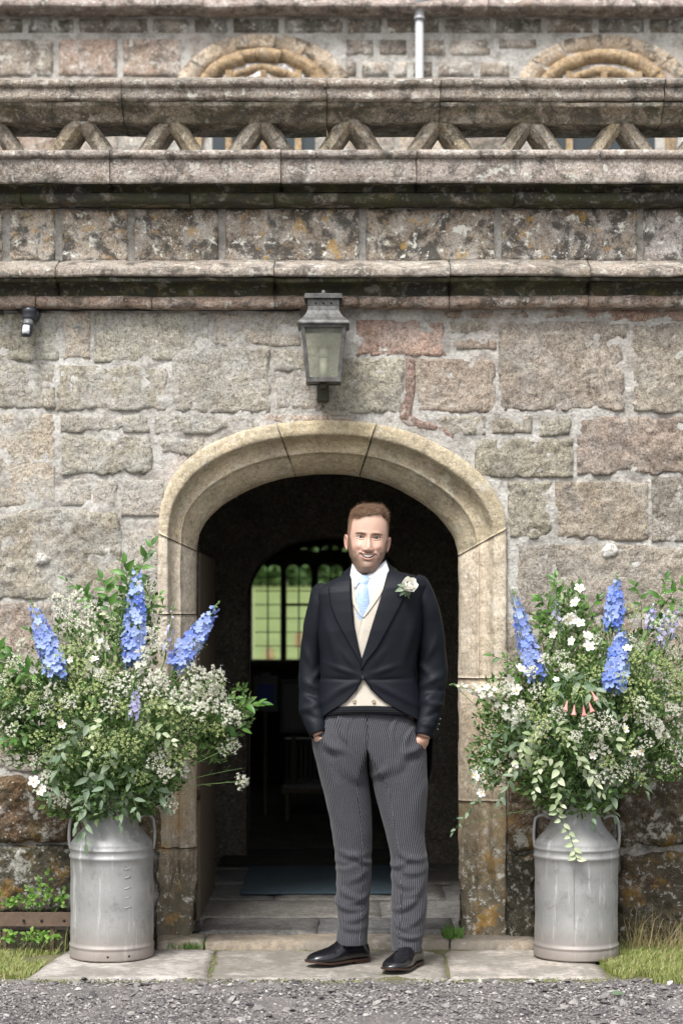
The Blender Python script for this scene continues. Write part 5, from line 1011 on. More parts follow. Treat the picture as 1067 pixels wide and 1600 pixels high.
# torso, arms, hands, legs beneath the clothes
rows = [tpt(py, np.linspace(0, 2*math.pi, 32, endpoint=False), .022+.01*(py > 905)) for py in np.arange(893, 1150, 8.)]
v = np.array(rows); addb(v.reshape(-1, 3), gf(len(rows), 32, True)+[list(range(32)), list(range((len(rows)-1)*32, len(rows)*32))[::-1]])
def arm(R, hand, sgn):
    q = limb(R); p = np.stack([X_(q[:, 0]), q[:, 2], Z_(q[:, 1])], 1); r = np.minimum(q[:, 3]/KM, q[:, 4])*np.interp(np.linspace(0, 1, len(q)), [0, .3, .6, .9, 1], [.6, .82, .78, .75, .78]); 
    w0 = p[-1]; addb(*tube(p, r, 16))
    pal = np.array([w0, w0+(sgn*-.008, .012, -.022), w0+(sgn*-.024, .030, -.050), w0+(sgn*-.036, .036, -.080)]); rr = np.array([(.027, .020), (.034, .018), (.038, .016), (.034, .014)]); addb(*tube(pal, rr, 14))
    for k in range(4):
        b = pal[-1]+np.array([(k-1.5)*.015, .002, .004-.003*abs(k-1.3)]); L_ = (.062, .070, .065, .050)[k]
        addb(*tube([b+(0, 0, .02), b+(0, -.004, -L_*.35), b+(sgn*-.003, .0, -L_*.7), b+(sgn*-.004, .008, -L_)], [.0088, .0085, .0078, .006], 10))
    b = w0+np.array([sgn*-.040, .030, -.035]); addb(*tube([b+(sgn*.012, .004, .012), b+(sgn*-.010, -.006, -.022), b+(sgn*-.018, -.006, -.045), b+(sgn*-.020, -.002, -.062)], [.013, .0105, .0095, .0075], 10))
SHL = [(a+ (7 if i > 7 else 3), b, c+.012, d, e) for i, (a, b, c, d, e) in enumerate(SLL)]; SHR = [(a-(6 if i > 7 else 3), b, c+.012, d, e) for i, (a, b, c, d, e) in enumerate(SLR)]
arm(SLL, None, -1); arm(SLR, None, 1)
for T in (TL, TR):
    p = np.array([(X_((a+b)/2), y, Z_(py)) for py, a, b, ry, y in T[2:]]); r = np.array([((b-a)/2/KM*.72, ry*.72) for py, a, b, ry, y in T[2:]]); addb(*tube(p, r, 18))
for hx_, hy_, tx_, ty_ in ((.103, -.425, -.132, -.575), (.302, -.485, .178, -.742)):
    h0, t0 = np.array([hx_, hy_, 0]), np.array([tx_, ty_, 0]); addb(*tube([h0*.8+t0*.2+(0, 0, .13), h0*.8+t0*.2+(0, 0, .08), h0*.7+t0*.3+(0, 0, .055), h0*.4+t0*.6+(0, 0, .038), h0*.15+t0*.85+(0, 0, .03)], [(.03, .035), .033, .032, (.036, .018), (.028, .012)] and [.030, .031, .030, .020, .012], 14))
def skinmat():
    n = N('skin', .48); a = n.t.nodes.new('ShaderNodeVertexColor'); a.layer_name = 'Col'; n.col(n.mix(1., a.outputs[0], n.ramp(n.noise(420, 3, .6), (.3, .93), (.7, 1.06)), 'MULTIPLY'))
    n.b.inputs['Subsurface Weight'].default_value = .08; n.b.inputs['Subsurface Radius'].default_value = (.008, .003, .002); n.b.inputs['Subsurface Scale'].default_value = .6
    n.b.inputs['Specular IOR Level'].default_value = .35; n.bump(n.noise(700, 3), .08, .0004); return n.m
Mskin = skinmat()
bo = body.go('body', Mskin, man, cols=np.concatenate(ncol))
# ears
for s in (-1, 1):
    n, m = 20, 9; a = np.arange(n)/n*2*math.pi; rows = []
    for k in range(m):
        u = k/(m-1); rr = u; h = .0035*math.exp(-((u-.86)/.13)**2)-.004*math.exp(-((u-.5)/.25)**2)+.0018*math.exp(-((u-.2)/.15)**2)
        sh = 1-.28*(np.sin(a) < 0)*np.abs(np.sin(a))**1.5*np.abs(np.cos(a)); ly = rr*.0175*np.cos(a)*sh; lz = rr*.0320*np.sin(a); out = .0125*(ly+.0175)/.035+h*np.where(u > .7, 1-.5*(np.sin(a) < -.6), 1)
        rows.append(np.stack([s*(.0775+out+.0*lz+.004*lz/.03), .014+ly*.85, -.018+lz-.002], 1))
    rows.append(np.stack([s*(.072+0*a), .014+.012*np.cos(a), -.018+.022*np.sin(a)], 1))
    v = headM(np.array(rows)).reshape(-1, 3); mk('ear', v, gf(m+1, n, True, s < 0), plain('ear_skin', (.47, .26, .20, 1), .5) if s < 0 else bpy.data.materials['ear_skin'], man)
# eyes, teeth
Mey = N('eye', .08); 
def eye(s):
    c = np.array([s*.0322, -.0652, .001]); n, m = 24, 14; rows = []
    for k in range(m):
        ph = math.pi/2*k/(m-1); r = .0122*math.sin(ph); rows.append(np.stack([c[0]+r*np.cos(np.arange(n)/n*6.2832), np.full(n, c[1]-.0122*math.cos(ph)*.8), c[2]+r*np.sin(np.arange(n)/n*6.2832)], 1))
    v = headM(np.array(rows)).reshape(-1, 3); ph = np.repeat(np.linspace(0, math.pi/2, m), n)*.0122; col = np.where((ph < .0020)[:, None], (.004, .004, .004), np.where((ph < .0058)[:, None], (.035, .03, .022), (.42, .38, .36)))
    mk('eye', v, gf(m, n, True, True), Mskin_eye, man, cols=col)
Mskin_eye = N('eyeball', .12); a_ = Mskin_eye.t.nodes.new('ShaderNodeVertexColor'); a_.layer_name = 'Col'; Mskin_eye.col(a_.outputs[0]); Mskin_eye = Mskin_eye.m
eye(-1); eye(1)
nu = 61; u = np.linspace(-1, 1, nu); rows = []
for k in range(5):
    w_ = k/4; x = u*.0250; zt = -.0680+.0085*np.abs(u)**2-.0100*w_*(1-.45*np.abs(u)); bump = .0009*np.abs(np.sin(u*math.pi*4.5)); rows.append(np.stack([x, -.0848+.006*u*u-bump-.0008*math.sin(math.pi*w_), zt], 1))
mk('teeth', headM(np.array(rows)).reshape(-1, 3), gf(5, nu), plain('teeth', (.80, .76, .68, 1), .25), man)
# hair and beard strands -------------------------------------------------------
def strands(name, base, nrm, direc, length, width, mat, seed, lift=.35, curl=.25):
    rs = np.random.RandomState(seed); n = len(base); d = direc+.45*rs.normal(size=(n, 3)); d /= np.linalg.norm(d, axis=1)[:, None]; nrm = nrm/np.linalg.norm(nrm, axis=1)[:, None]
    d1 = d*(1-lift)+nrm*lift; d1 /= np.linalg.norm(d1, axis=1)[:, None]; d2 = d-curl*nrm; d2 /= np.linalg.norm(d2, axis=1)[:, None]
    L_ = (length*(.7+.6*rs.rand(n)))[:, None]; s_ = np.cross(d1, nrm)+.3*rs.normal(size=(n, 3))*.2; s_ /= np.linalg.norm(s_, axis=1)[:, None]; w_ = width*(.7+.6*rs.rand(n))[:, None]
    p0 = base-nrm*.001; p1 = p0+d1*L_*.5; p2 = p1+d2*L_*.5
    v = np.stack([p0-s_*w_, p0+s_*w_, p1-s_*w_*.9, p1+s_*w_*.9, p2-s_*w_*.1, p2+s_*w_*.1], 1).reshape(-1, 3); b = np.arange(n)[:, None, None]*6
    f = (np.array([[0, 1, 3, 2], [2, 3, 5, 4]])[None]+b).reshape(-1, 4).tolist(); return mk(name, headM(v), f, mat, man)
def hairmat(name, a, b, c):
    n = N(name, .45); n.col(n.ramp(n.island(), (0., a), (.5, b), (1., c))); n.b.inputs['Specular IOR Level'].default_value = .5; return n.m
Mhair = hairmat('ginger_brown_hair', (.07, .038, .022, 1), (.17, .095, .055, 1), (.34, .21, .125, 1)); Mbeard = hairmat('brown_beard', (.085, .05, .033, 1), (.16, .095, .062, 1), (.30, .20, .135, 1))
nr_, nc_ = hv.shape[:2]; gu = np.gradient(hv, axis=0); gv = np.gradient(hv, axis=1); hn = np.cross(gv, gu); hn /= np.linalg.norm(hn, axis=2)[..., None]+1e-12
if hn[30, 0, 2] < 0: hn = -hn
P_ = hv.reshape(-1, 3); Nn = hn.reshape(-1, 3); area = (np.linalg.norm(gu, axis=2)*np.linalg.norm(gv, axis=2)).ravel()
x, y, z = P_.T; hl = hairline(x); sc_m = ((y < .012) & (z > hl)) | ((y >= .012) & (z > -.065)); sc_m &= ~((y > -.01) & (y < .04) & (z < .012) & (np.abs(x) > .065))
rs = np.random.RandomState(9)
def pick(mask, n):
    pr = area*mask; return rs.choice(len(pr), n, p=pr/pr.sum())
topm = sc_m & (z > .070); sidem = sc_m & (z <= .082)
i = pick(topm, 9000); b = P_[i]; k = sst(.075, .112, b[:, 2])
dirs = np.stack([(.75+b[:, 0]*4)*(b[:, 0] < .035)+.1, -.25-.4*(b[:, 1] < -.03), .45*(b[:, 1] < -.02)+.1], 1); strands('hair', b, Nn[i], dirs, .013+.017*k, .00042, Mhair, 1, .60, .45)
bang = sc_m & (z > .078) & (y < -.03); i = pick(bang, 3500); b = P_[i]; strands('hair', b, Nn[i], np.stack([.55*(b[:, 0] < .03)+0*b[:, 0], -.3+0*b[:, 0], .75+0*b[:, 0]], 1), .022+0*b[:, 0], .00042, Mhair, 2, .6, .5)
i = pick(sidem, 9000); b = P_[i]; strands('hair', b, Nn[i], np.stack([0*b[:, 0], .3+0*b[:, 0], -1+0*b[:, 0]], 1), .006+.007*sst(.03, .08, b[:, 2]), .00032, Mhair, 3, .25, .1)
ax = np.abs(x); bmask = (((ax > .046) & (z < -.052-.020*sst(.055, .030, ax)+.050*sst(.058, .071, ax)) ) | ((z < -.091)) | ((ax < .040) & (z < -.0565) & (z > -.0655) & (ax > .003)) | ((ax > .033) & (ax < .05) & (z < -.066))) & (z > -.146) & (y < .02) & (Nn[:, 1] < .6)
i = pick(bmask, 8500); b = P_[i]; strands('beard', b, Nn[i], np.stack([b[:, 0]*5, -.2+0*b[:, 0], -1+0*b[:, 0]], 1), .0050+0*b[:, 0], .00028, Mbeard, 4, .35, .1)
bwm = (z > .0105) & (z < .0175) & (ax > .014) & (ax < .050) & (y < -.03); i = pick(bwm, 500); b = P_[i]; strands('eyebrow', b, Nn[i], np.stack([np.sign(b[:, 0]), 0*b[:, 0], .15+0*b[:, 0]], 1), .006+0*b[:, 0], .00030, Mbeard, 5, .2, .1)
# ---------------------------------------------------------------- buttonhole
bt_ = empty('buttonhole', (X_(634), -.64, Z_(918)), 'white rose buttonhole with green leaves pinned to the man\'s lapel', 'buttonhole')
def petal_me(name, mat, w=.5, cup=.35, n=6, m=7, wave=.06):
    u, t = np.meshgrid(np.linspace(-1, 1, n), np.linspace(0, 1, m)); wd = w*np.sin(np.clip(t*.88+.10, 0, 1)*math.pi)**.7; X = t; Y = u*wd; Zz = cup*t*t+cup*.5*(u*u)*t+wave*np.sin(u*5)*t
    v = np.stack([X, Y, Zz], -1).reshape(-1, 3); return mesh(name, v, gf(m, n), mat)
def orient(pos, d, up, s):
    d = Vector(d).normalized(); u = Vector(up); y = u.cross(d)
    if y.length < 1e-4: y = Vector((1, 0, 0)).cross(d)
    y.normalize(); z = d.cross(y); Mx = Matrix(((d.x, y.x, z.x, pos[0]), (d.y, y.y, z.y, pos[1]), (d.z, y.z, z.z, pos[2]), (0, 0, 0, 1))); return Mx @ Matrix.Diagonal((s if np.ndim(s) == 0 else s[0], s if np.ndim(s) == 0 else s[1], s if np.ndim(s) == 0 else s[2], 1))
def petalmat(name, c, c2=None, tr=.35):
    n = N(name, .55); n.col(n.mix(n.rnd(), c, c2 or c)); n.b.inputs['Specular IOR Level'].default_value = .25
    tl = n.t.nodes.new('ShaderNodeBsdfTranslucent'); n.l(n.b.inputs['Base Color'].links[0].from_socket, tl.inputs[0]); mx = n.t.nodes.new('ShaderNodeMixShader'); mx.inputs[0].default_value = tr
    n.l(n.b.outputs[0], mx.inputs[1]); n.l(tl.outputs[0], mx.inputs[2]); n.l(mx.outputs[0], n.t.nodes['Material Output'].inputs[0]); return n.m
Mwp = petalmat('white_petal', (.86, .84, .76, 1), (.90, .89, .84, 1), tr=.15)
pm = petal_me('petal', Mwp, .62, .55)
cR = Vector((float(X_(636)), -.625, float(Z_(918)))); ax_ = Vector((.25, -.9, .42)).normalized(); e1 = ax_.orthogonal().normalized(); e2 = ax_.cross(e1)
for ring, (n_, r_, tilt, s_) in enumerate([(3, .002, 1.25, .020), (5, .003, .95, .026), (6, .004, .55, .031), (6, .004, .18, .033)]):
    for k in range(n_):
        a = (k+.37*ring)*2*math.pi/n_; rad = e1*math.cos(a)+e2*math.sin(a); d = rad*math.cos(tilt)+ax_*math.sin(tilt); inst('petal', pm, bt_, orient(cR+rad*r_, d, ax_*math.cos(tilt)-rad*math.sin(tilt), s_))
MB().tube([cR, cR+Vector((-.004, -.004, -.03)), cR+Vector((.004, -.006, -.045))], [.005, .003, .002], 8).go('stem', plain('green_stem', (.10, .17, .05, 1), .6), bt_)
# ================================================================ FLOWERS AND PLANTS
def leafmat(name, *cols, tr=.25, rough=.5, rnd=False):
    n = N(name, rough); x = n.rnd() if rnd else n.island(); st = [(k/(len(cols)-1), c+(1,)) for k, c in enumerate(cols)]
    c = n.ramp(x, *st); c = n.mix(1., c, n.ramp(n.noise(60, 3), (.3, .85), (.7, 1.15)), 'MULTIPLY'); n.col(c); n.b.inputs['Specular IOR Level'].default_value = .35
    tl = n.t.nodes.new('ShaderNodeBsdfTranslucent'); n.l(c, tl.inputs[0]); mx = n.t.nodes.new('ShaderNodeMixShader'); mx.inputs[0].default_value = tr
    n.l(n.b.outputs[0], mx.inputs[1]); n.l(tl.outputs[0], mx.inputs[2]); n.l(mx.outputs[0], n.t.nodes['Material Output'].inputs[0]); return n.m
Mgl = leafmat('glossy_leaf', (.04, .115, .018), (.07, .175, .03), (.12, .25, .05), rnd=True, rough=.38)
Meu = leafmat('eucalyptus_leaf', (.11, .17, .10), (.17, .24, .15), (.24, .30, .20), rnd=True)
Mpale = leafmat('pale_variegated_leaf', (.26, .34, .17), (.42, .48, .30), (.52, .56, .38), rnd=True)
Mfol = leafmat('filler_foliage', (.045, .10, .022), (.085, .17, .038), (.14, .24, .065), (.24, .32, .13))
Mstem = plain('flower_stem', (.12, .20, .06, 1), .6); Mbst = plain('woody_stem', (.13, .11, .06, 1), .7)
Mcream = leafmat('cream_floret', (.52, .53, .38), (.64, .64, .53), (.74, .73, .67), tr=.3, rough=.6); Mgrn = leafmat('green_floret', (.26, .34, .10), (.38, .44, .18), (.5, .54, .28), tr=.3, rough=.6)
Mblue = petalmat('blue_petal', (.12, .20, .60, 1), (.42, .52, .84, 1)); Mlil = petalmat('lilac_petal', (.38, .36, .68, 1), (.62, .58, .80, 1)); Mpink = petalmat('pink_petal', (.72, .26, .26, 1), (.80, .42, .38, 1))
Myel = plain('yellow_stamens', (.65, .45, .10, 1), .7); Mdk2 = plain('pale_bee', (.35, .36, .55, 1), .6)
def leaf_me(name, mat, wd=.26, fold=.18, curve=.25, m=7, tip=1.0):
    t = np.linspace(0, 1, m); w_ = wd*np.sin(math.pi*t**.85)**.8*(1-.25*t); w_[0] = .02; w_[-1] = .004; v = []
    for k in range(m):
        z = -curve*t[k]**2; v += [(t[k], -w_[k], z+fold*w_[k]), (t[k], 0, z), (t[k], w_[k], z+fold*w_[k])]
    return mesh(name, v, gf(m, 3), mat)
LV = {'glossy': [leaf_me('leaf', Mgl, .26, .5, .18), leaf_me('leaf', Mgl, .22, .3, .35)], 'euc': [leaf_me('leaf', Meu, .20, .2, .15), leaf_me('leaf', Meu, .26, .3, .3)], 'pale': [leaf_me('leaf', Mpale, .30, .3, .1), leaf_me('leaf', Mpale, .34, .4, .25)]}
def umbel_me(seed, mat, n=46, R=.5, domed=.35, fl=.066):
    rs = np.random.RandomState(seed); mb = MB(); k = 0
    ncl = 11
    for c in range(ncl):
        a = c*2.4; r = R*math.sqrt((c+.5)/ncl); cp = np.array([r*math.cos(a), r*math.sin(a), .55+domed*(1-(r/R)**2)*.5]); mb.add(*tube([(0, 0, 0), cp*.55+(0, 0, -.02), cp-(0, 0, .06)], .009, 3, False))
    stems_n = mb.n; v1 = mb.v; f1 = mb.f
    fb = MB(); q = np.array([(np.cos(a)*r, np.sin(a)*r, z) for a, r, z in [(0, 1, .2), (1.26, .35, 0), (1.26, 1, .25), (2.5, .4, 0), (2.5, 1, .2), (3.8, .4, .0), (3.8, 1, .2), (5., .4, 0), (5., 1, .25), (5.9, .4, 0)]]+[(0, 0, .25)])
    for c in range(ncl):
        a = c*2.4; r = R*math.sqrt((c+.5)/ncl); cp = np.array([r*math.cos(a), r*math.sin(a), .55+domed*(1-(r/R)**2)*.5])
        for j in range(n//ncl+4):
            o = rs.normal(size=3)*(.055, .055, .03); s_ = fl*(.6+.6*rs.rand()); th = rs.rand()*6; ct, st = math.cos(th), math.sin(th); til = rs.normal(size=2)*.4
            v = q*s_; v = np.stack([v[:, 0]*ct-v[:, 1]*st, v[:, 0]*st+v[:, 1]*ct, v[:, 2]+til[0]*v[:, 0]+til[1]*v[:, 1]], 1)+cp+o
            fb.add(v, [[i, (i+1) % 10, 10] for i in range(10)])
    return mesh('umbel', np.concatenate(mb.v+fb.v), mb.f+[[i+mb.n for i in f] for f in fb.f], None), len(mb.f)
def umbel_mats(seed, mat, **k):
    me, ns = umbel_me(seed, mat, **k); me.materials.append(Mstem); me.materials.append(mat); idx = [0]*ns+[1]*(len(me.polygons)-ns); me.polygons.foreach_set('material_index', idx); return me
UM = [umbel_mats(1, Mcream), umbel_mats(2, Mcream, R=.42, domed=.6, fl=.078), umbel_mats(3, Mcream, R=.5, fl=.058)]; UG = [umbel_mats(4, Mgrn, fl=.066), umbel_mats(5, Mgrn, R=.55, fl=.06)]
def floret_me(name, mat, mat2, n=5):
    mb = MB(); f2 = []
    for k in range(n):
        a = k*2*math.pi/n; ca, sa = math.cos(a), math.sin(a); P5 = [(0, 0, 0), (.45, -.42, .18), (.5, 0, .05), (.45, .42, .18), (1, -.30, .28), (1.08, 0, .2), (1, .30, .28)]
        v = [(x*ca-y*sa, x*sa+y*ca, z) for x, y, z in P5]; mb.add(v, [[0, 1, 2], [0, 2, 3], [1, 4, 5, 2], [2, 5, 6, 3]])
    nb1 = len(mb.f); mb.add([(.2*math.cos(a), .2*math.sin(a), .12) for a in np.arange(5)*1.2566]+[(0, 0, .38)], [[i, (i+1) % 5, 5] for i in range(5)])
    me = mesh(name, np.concatenate(mb.v), mb.f, None); me.materials.append(mat); me.materials.append(mat2); me.polygons.foreach_set('material_index', [0]*nb1+[1]*5); return me
FB = floret_me('floret', Mblue, Mdk2); FLi = floret_me('floret', Mlil, Mcream); FW = floret_me('floret', Mcream, Mcream)
rose5 = floret_me('petals', Mwp, Myel)
Pw = lambda px, py, Y: Vector((PX(px, Y), Y, PZ(py, Y)))
BASE_Y = -.33
def arrangement(cx, label):
    return empty('flower_arrangement', (PX(cx, BASE_Y), BASE_Y, .60), label, 'flower arrangement', 'flower arrangements in the milk churns')
def curve(a, b, sag=.0, n=8, side=0):
    a, b = Vector(a), Vector(b); return [a.lerp(b, t)+Vector((side*math.sin(t*math.pi), 0, -sag*math.sin(t*math.pi))) for t in np.linspace(0, 1, n)]
def branch(root, a, b, nleaf, size, kind, seed, sag=-.03, twig=.0028, name='leafy_branch', start=.15, spread=.9):
    rs = random.Random(seed); q = curve(a, b, sag, 9, rs.uniform(-.02, .02)); st = MB().tube(q, np.linspace(twig, twig*.4, 9), 6).go(name, Mbst if kind == 'glossy' else Mstem, root)
    ph = rs.uniform(0, 6)
    for k in range(nleaf):
        t = start+(1-start)*(k+.5)/nleaf; i = min(7, int(t*8)); p = q[i].lerp(q[i+1], t*8-i); d = (q[i+1]-q[i]).normalized(); e1 = d.orthogonal().normalized(); e2 = d.cross(e1); a_ = ph+k*2.4
        out = e1*math.cos(a_)+e2*math.sin(a_); out.y = out.y*.6-.25; dd = (d*.55+out*spread+Vector((rs.uniform(-.2, .2), rs.uniform(-.3, .1), rs.uniform(-.25, .2)))).normalized()
        up = Vector((rs.uniform(-.5, .5), -.75+rs.uniform(-.5, .3), .6)); s_ = size*rs.uniform(.75, 1.2)*(1-.3*(t > .9)); inst('leaf', rs.choice(LV[kind]), st, orient(p, dd, up, s_))
    inst('leaf', LV[kind][0], st, orient(q[-1], (q[-1]-q[-2]).normalized(), Vector((0, -.7, .7)), size*.8)); return st
def spike(root, a, b, n, s0, me, seed, name='delphinium', rad=.028, start=0., bud=.8, base=None):
    rs = random.Random(seed); a, b = Vector(a), Vector(b); mb = MB()
    if base is not None: mb.tube(curve(base, a, 0), .0035, 6)
    mb.tube([a, a.lerp(b, .5), b], [.0035, .003, .0015], 6)
    d = (b-a).normalized()
    for k in range(7):                                  # small buds at the tip
        p = b+d*(.004*k)+Vector((rs.uniform(-1, 1), rs.uniform(-1, .3), rs.uniform(-1, 1)))*.007*(1-k/9); v, f = lathe([(.0001, -.004), (.0036, -.001), (.003, .003), (.0001, .0055)], 6); mb.add(v*(1.1-.06*k)+np.array(p), f)
    st = mb.go(name, Mstem, root); e1 = d.orthogonal().normalized(); e2 = d.cross(e1)
    for k in range(n):
        t = (k+.5)/n; a_ = k*2.399+rs.uniform(-.2, .2); out = e1*math.cos(a_)+e2*math.sin(a_); taper = (1-.62*t**2.2)*(.75+.25*min(1, t*5)); p = a.lerp(b, t)+out*rad*taper*.85+Vector((0, 0, rs.uniform(-.004, .004)))
        ax = (out+d*.12+Vector((rs.uniform(-.55, .55), rs.uniform(-.55, .1), rs.uniform(-.55, .55)))).normalized(); s_ = s0*taper*rs.uniform(.85, 1.15)*(1 if t < bud else .75); e = ax.orthogonal().normalized()
        inst('floret', me, st, orient(p, e*math.cos(k)+ax.cross(e)*math.sin(k), ax, (s_, s_, s_)))
    return st
def umbel_at(root, px, py, Y, s, kinds, rs, base=None, name='umbel'):
    p = Pw(px, py, Y); ax = Vector((rs.uniform(-.5, .5)+(px-root['cx'])/260., rs.uniform(-1.1, -.5), rs.uniform(.25, .9)-(py-1090)/500.)).normalized(); e = ax.orthogonal().normalized(); a = rs.uniform(0, 6)
    return inst(name, rs.choice(kinds), root, orient(p-ax*s*.6, e*math.cos(a)+ax.cross(e)*math.sin(a), ax, s))
def blossom(root, px, py, Y, s, rs, me=None, name='blossom'):
    p = Pw(px, py, Y); ax = Vector((rs.uniform(-1.3, 1.3), -1, rs.uniform(-.7, 1.1))).normalized(); e = ax.orthogonal().normalized(); a = rs.uniform(0, 6); s = (s*rs.uniform(.75, 1.), s*rs.uniform(.65, 1.), s*rs.uniform(.8, 2.2)); return inst(name, me or rose5, root, orient(p, e*math.cos(a)+ax.cross(e)*math.sin(a), ax, s))
lf_t = np.array([(0, 0, 0), (.45, -.26, .06), (.45, 0, -.03), (.45, .26, .06), (1, 0, -.12)]); lf_f = [(0, 1, 2), (0, 2, 3), (1, 4, 2), (2, 4, 3)]
def filler(root, blobs, n, seed, size=(.007, .020), mat=None, name='foliage'):
    rs = np.random.RandomState(seed); base = np.array(root.location)+np.array([0, 0, -.02]); pos = []; dr = []
    wts = np.array([b[5] for b in blobs], float); wts /= wts.sum()
    for (px, py, rx, rz, ry, w_), k in zip(blobs, (wts*n).astype(int)):
        u = rdir(k, rs)*(rs.rand(k)**.42)[:, None]; Yc = -.36; c = np.array([PX(px, Yc), Yc, PZ(py, Yc)]); pos.append(c+u*np.array([rx/386, ry, rz/386]))
    pos = np.concatenate(pos); clump = fbm(pos*16, 3, seed, .6); keep = clump > -.28; pos = pos[keep]; m = len(pos)
    d = pos-base; d /= np.linalg.norm(d, axis=1)[:, None]; d = d+rdir(m, rs)*.9; up = rdir(m, rs)+np.array([0, -.8, .5]); s_ = size[0]+(size[1]-size[0])*rs.rand(m)**1.6
    v, f = scatter(lf_t, lf_f, frame(d, up, s_), pos); return mk(name, v, f, mat or Mfol, root, kind='stuff')
def sprigs(root, tips, seed, nb=8, mat=None):           # thin stalks with side twigs and tiny buds, airy
    rs = random.Random(seed); mb = MB(); base = Vector(root.location)
    for (px, py, Y) in tips:
        e = Pw(px, py, Y); q = curve(base, e, -.02, 9, rs.uniform(-.03, .03)); mb.tube(q, np.linspace(.0022, .0009, 9), 4, False)
        for j in range(nb):
            t = .5+.5*j/nb; i = min(7, int(t*8)); p = q[i]; o = Vector((rs.uniform(-1, 1), rs.uniform(-1, .4), rs.uniform(-.2, 1))).normalized()*rs.uniform(.012, .035); mb.tube([p, p+o*.6, p+o], .0007, 3, False)
    return mb.go('stems', Mstem, root, kind='stuff')
def sprig_buds(root, tips, seed, mat, n=26, r=.032, size=.0035, name='buds'):
    rs = np.random.RandomState(seed); P0 = []
    for (px, py, Y) in tips: P0.append(np.array(Pw(px, py, Y))+rs.normal(size=(n, 3))*np.array([r, r*.7, r])*.55)
    P0 = np.concatenate(P0); m = len(P0); v, f = scatter(oct_v*.7, oct_f, frame(rdir(m, rs), rdir(m, rs), size*(.5+rs.rand(m))), P0); return mk(name, v, f, mat, root, kind='stuff')

# ------------------------------------------------ left arrangement
A = arrangement(175, 'left arrangement with three upright blue delphiniums, white lace flowers and long leafy sprays'); A['cx'] = 175.
base = Vector(A.location)
filler(A, [(175, 1150, 150, 95, .26, 5), (150, 1040, 105, 85, .20, 2.4), (60, 1110, 62, 70, .16, 1.2), (290, 1110, 70, 60, .16, 1.5), (185, 1215, 100, 62, .24, 3), (210, 960, 45, 70, .12, .8), (330, 1150, 45, 45, .10, .5), (100, 1235, 40, 45, .10, .5), (172, 1262, 62, 22, .2, 1.2), (8, 1085, 40, 75, .12, 1.3), (30, 1150, 45, 50, .12, .8), (375, 1105, 26, 36, .08, .25)], 22000, 21, (.012, .040))
filler(A, [(175, 1180, 120, 90, .28, 3), (180, 1240, 85, 42, .25, 2), (60, 1120, 55, 60, .14, 1)], 3500, 22, (.02, .042), Meu_i if 'Meu_i' in globals() else leafmat('broad_foliage', (.04, .095, .028), (.09, .16, .06), (.17, .24, .12)), 'broad_foliage')
R1 = random.Random(31)
for a, b, n, s, k in [((195, 1010, -.3), (238, 852, -.30), 14, .058, 'glossy'), ((190, 1000, -.35), (128, 925, -.32), 12, .058, 'glossy'), ((200, 1000, -.3), (196, 880, -.32), 15, .060, 'glossy'), ((190, 1020, -.40), (160, 905, -.38), 14, .060, 'glossy'), ((215, 1020, -.3), (250, 930, -.3), 7, .04, 'glossy'), ((180, 980, -.3), (100, 905, -.28), 5, .036, 'glossy'),
                         ((120, 1120, -.4), (-25, 1000, -.46), 15, .062, 'glossy'), ((120, 1140, -.42), (-30, 1080, -.52), 15, .062, 'glossy'), ((110, 1150, -.3), (5, 1160, -.56), 14, .060, 'glossy'), ((100, 1100, -.3), (30, 1050, -.54), 12, .056, 'glossy'), ((120, 1110, -.3), (-10, 1135, -.3), 11, .055, 'glossy'), ((130, 1090, -.3), (45, 985, -.3), 9, .045, 'glossy'),
                         ((310, 1140, -.4), (408, 1100, -.42), 9, .062, 'glossy'), ((310, 1150, -.4), (378, 1140, -.40), 6, .055, 'glossy'),
                         ((150, 1180, -.55), (135, 1318, -.53), 12, .062, 'euc'), ((160, 1190, -.5), (120, 1290, -.55), 10, .058, 'euc'), ((200, 1180, -.55), (215, 1268, -.58), 8, .055, 'euc'), ((110, 1150, -.55), (80, 1245, -.55), 9, .06, 'euc'), ((220, 1190, -.5), (262, 1262, -.50), 8, .052, 'euc'), ((150, 1130, -.6), (95, 1180, -.64), 8, .055, 'euc'), ((180, 1150, -.6), (160, 1250, -.62), 9, .05, 'euc'),
                         ((200, 1120, -.6), (290, 1105, -.66), 13, .034, 'pale'), ((190, 1140, -.6), (270, 1160, -.64), 12, .034, 'pale'), ((170, 1120, -.6), (140, 1190, -.64), 9, .034, 'pale'), ((190, 1000, -.4), (165, 960, -.45), 7, .034, 'pale'), ((205, 1240, -.5), (190, 1290, -.55), 6, .045, 'euc')]:
    branch(A, Pw(*a), Pw(*b), n, s, k, R1.randint(0, 9999))
spike(A, Pw(92, 1062, -.48), Pw(52, 945, -.42), 54, .0265, FB, 1, rad=.042, base=base); spike(A, Pw(209, 1042, -.50), Pw(214, 890, -.40), 62, .0265, FB, 2, rad=.043, base=base); spike(A, Pw(272, 1046, -.46), Pw(338, 948, -.42), 54, .0265, FB, 3, rad=.042, base=base)
o = spike(A, Pw(208, 1124, -.68), Pw(214, 1072, -.66), 26, .012, FLi, 4, rad=.020, base=base); o['label'] = 'small lilac delphinium spike low in the middle'
o = spike(A, Pw(258, 1030, -.45), Pw(270, 955, -.42), 18, .011, FLi, 5, rad=.018, base=base); o['label'] = 'thin pale lilac spike'
for q in [((146, 1058), (140, 1000)), ((212, 1050), (236, 1020)), ((165, 1020), (150, 985))]: spike(A, Pw(*q[0], -.58), Pw(*q[1], -.55), 16, .015, FW, R1.randint(0, 99), 'snapdragon', rad=.022, base=base)
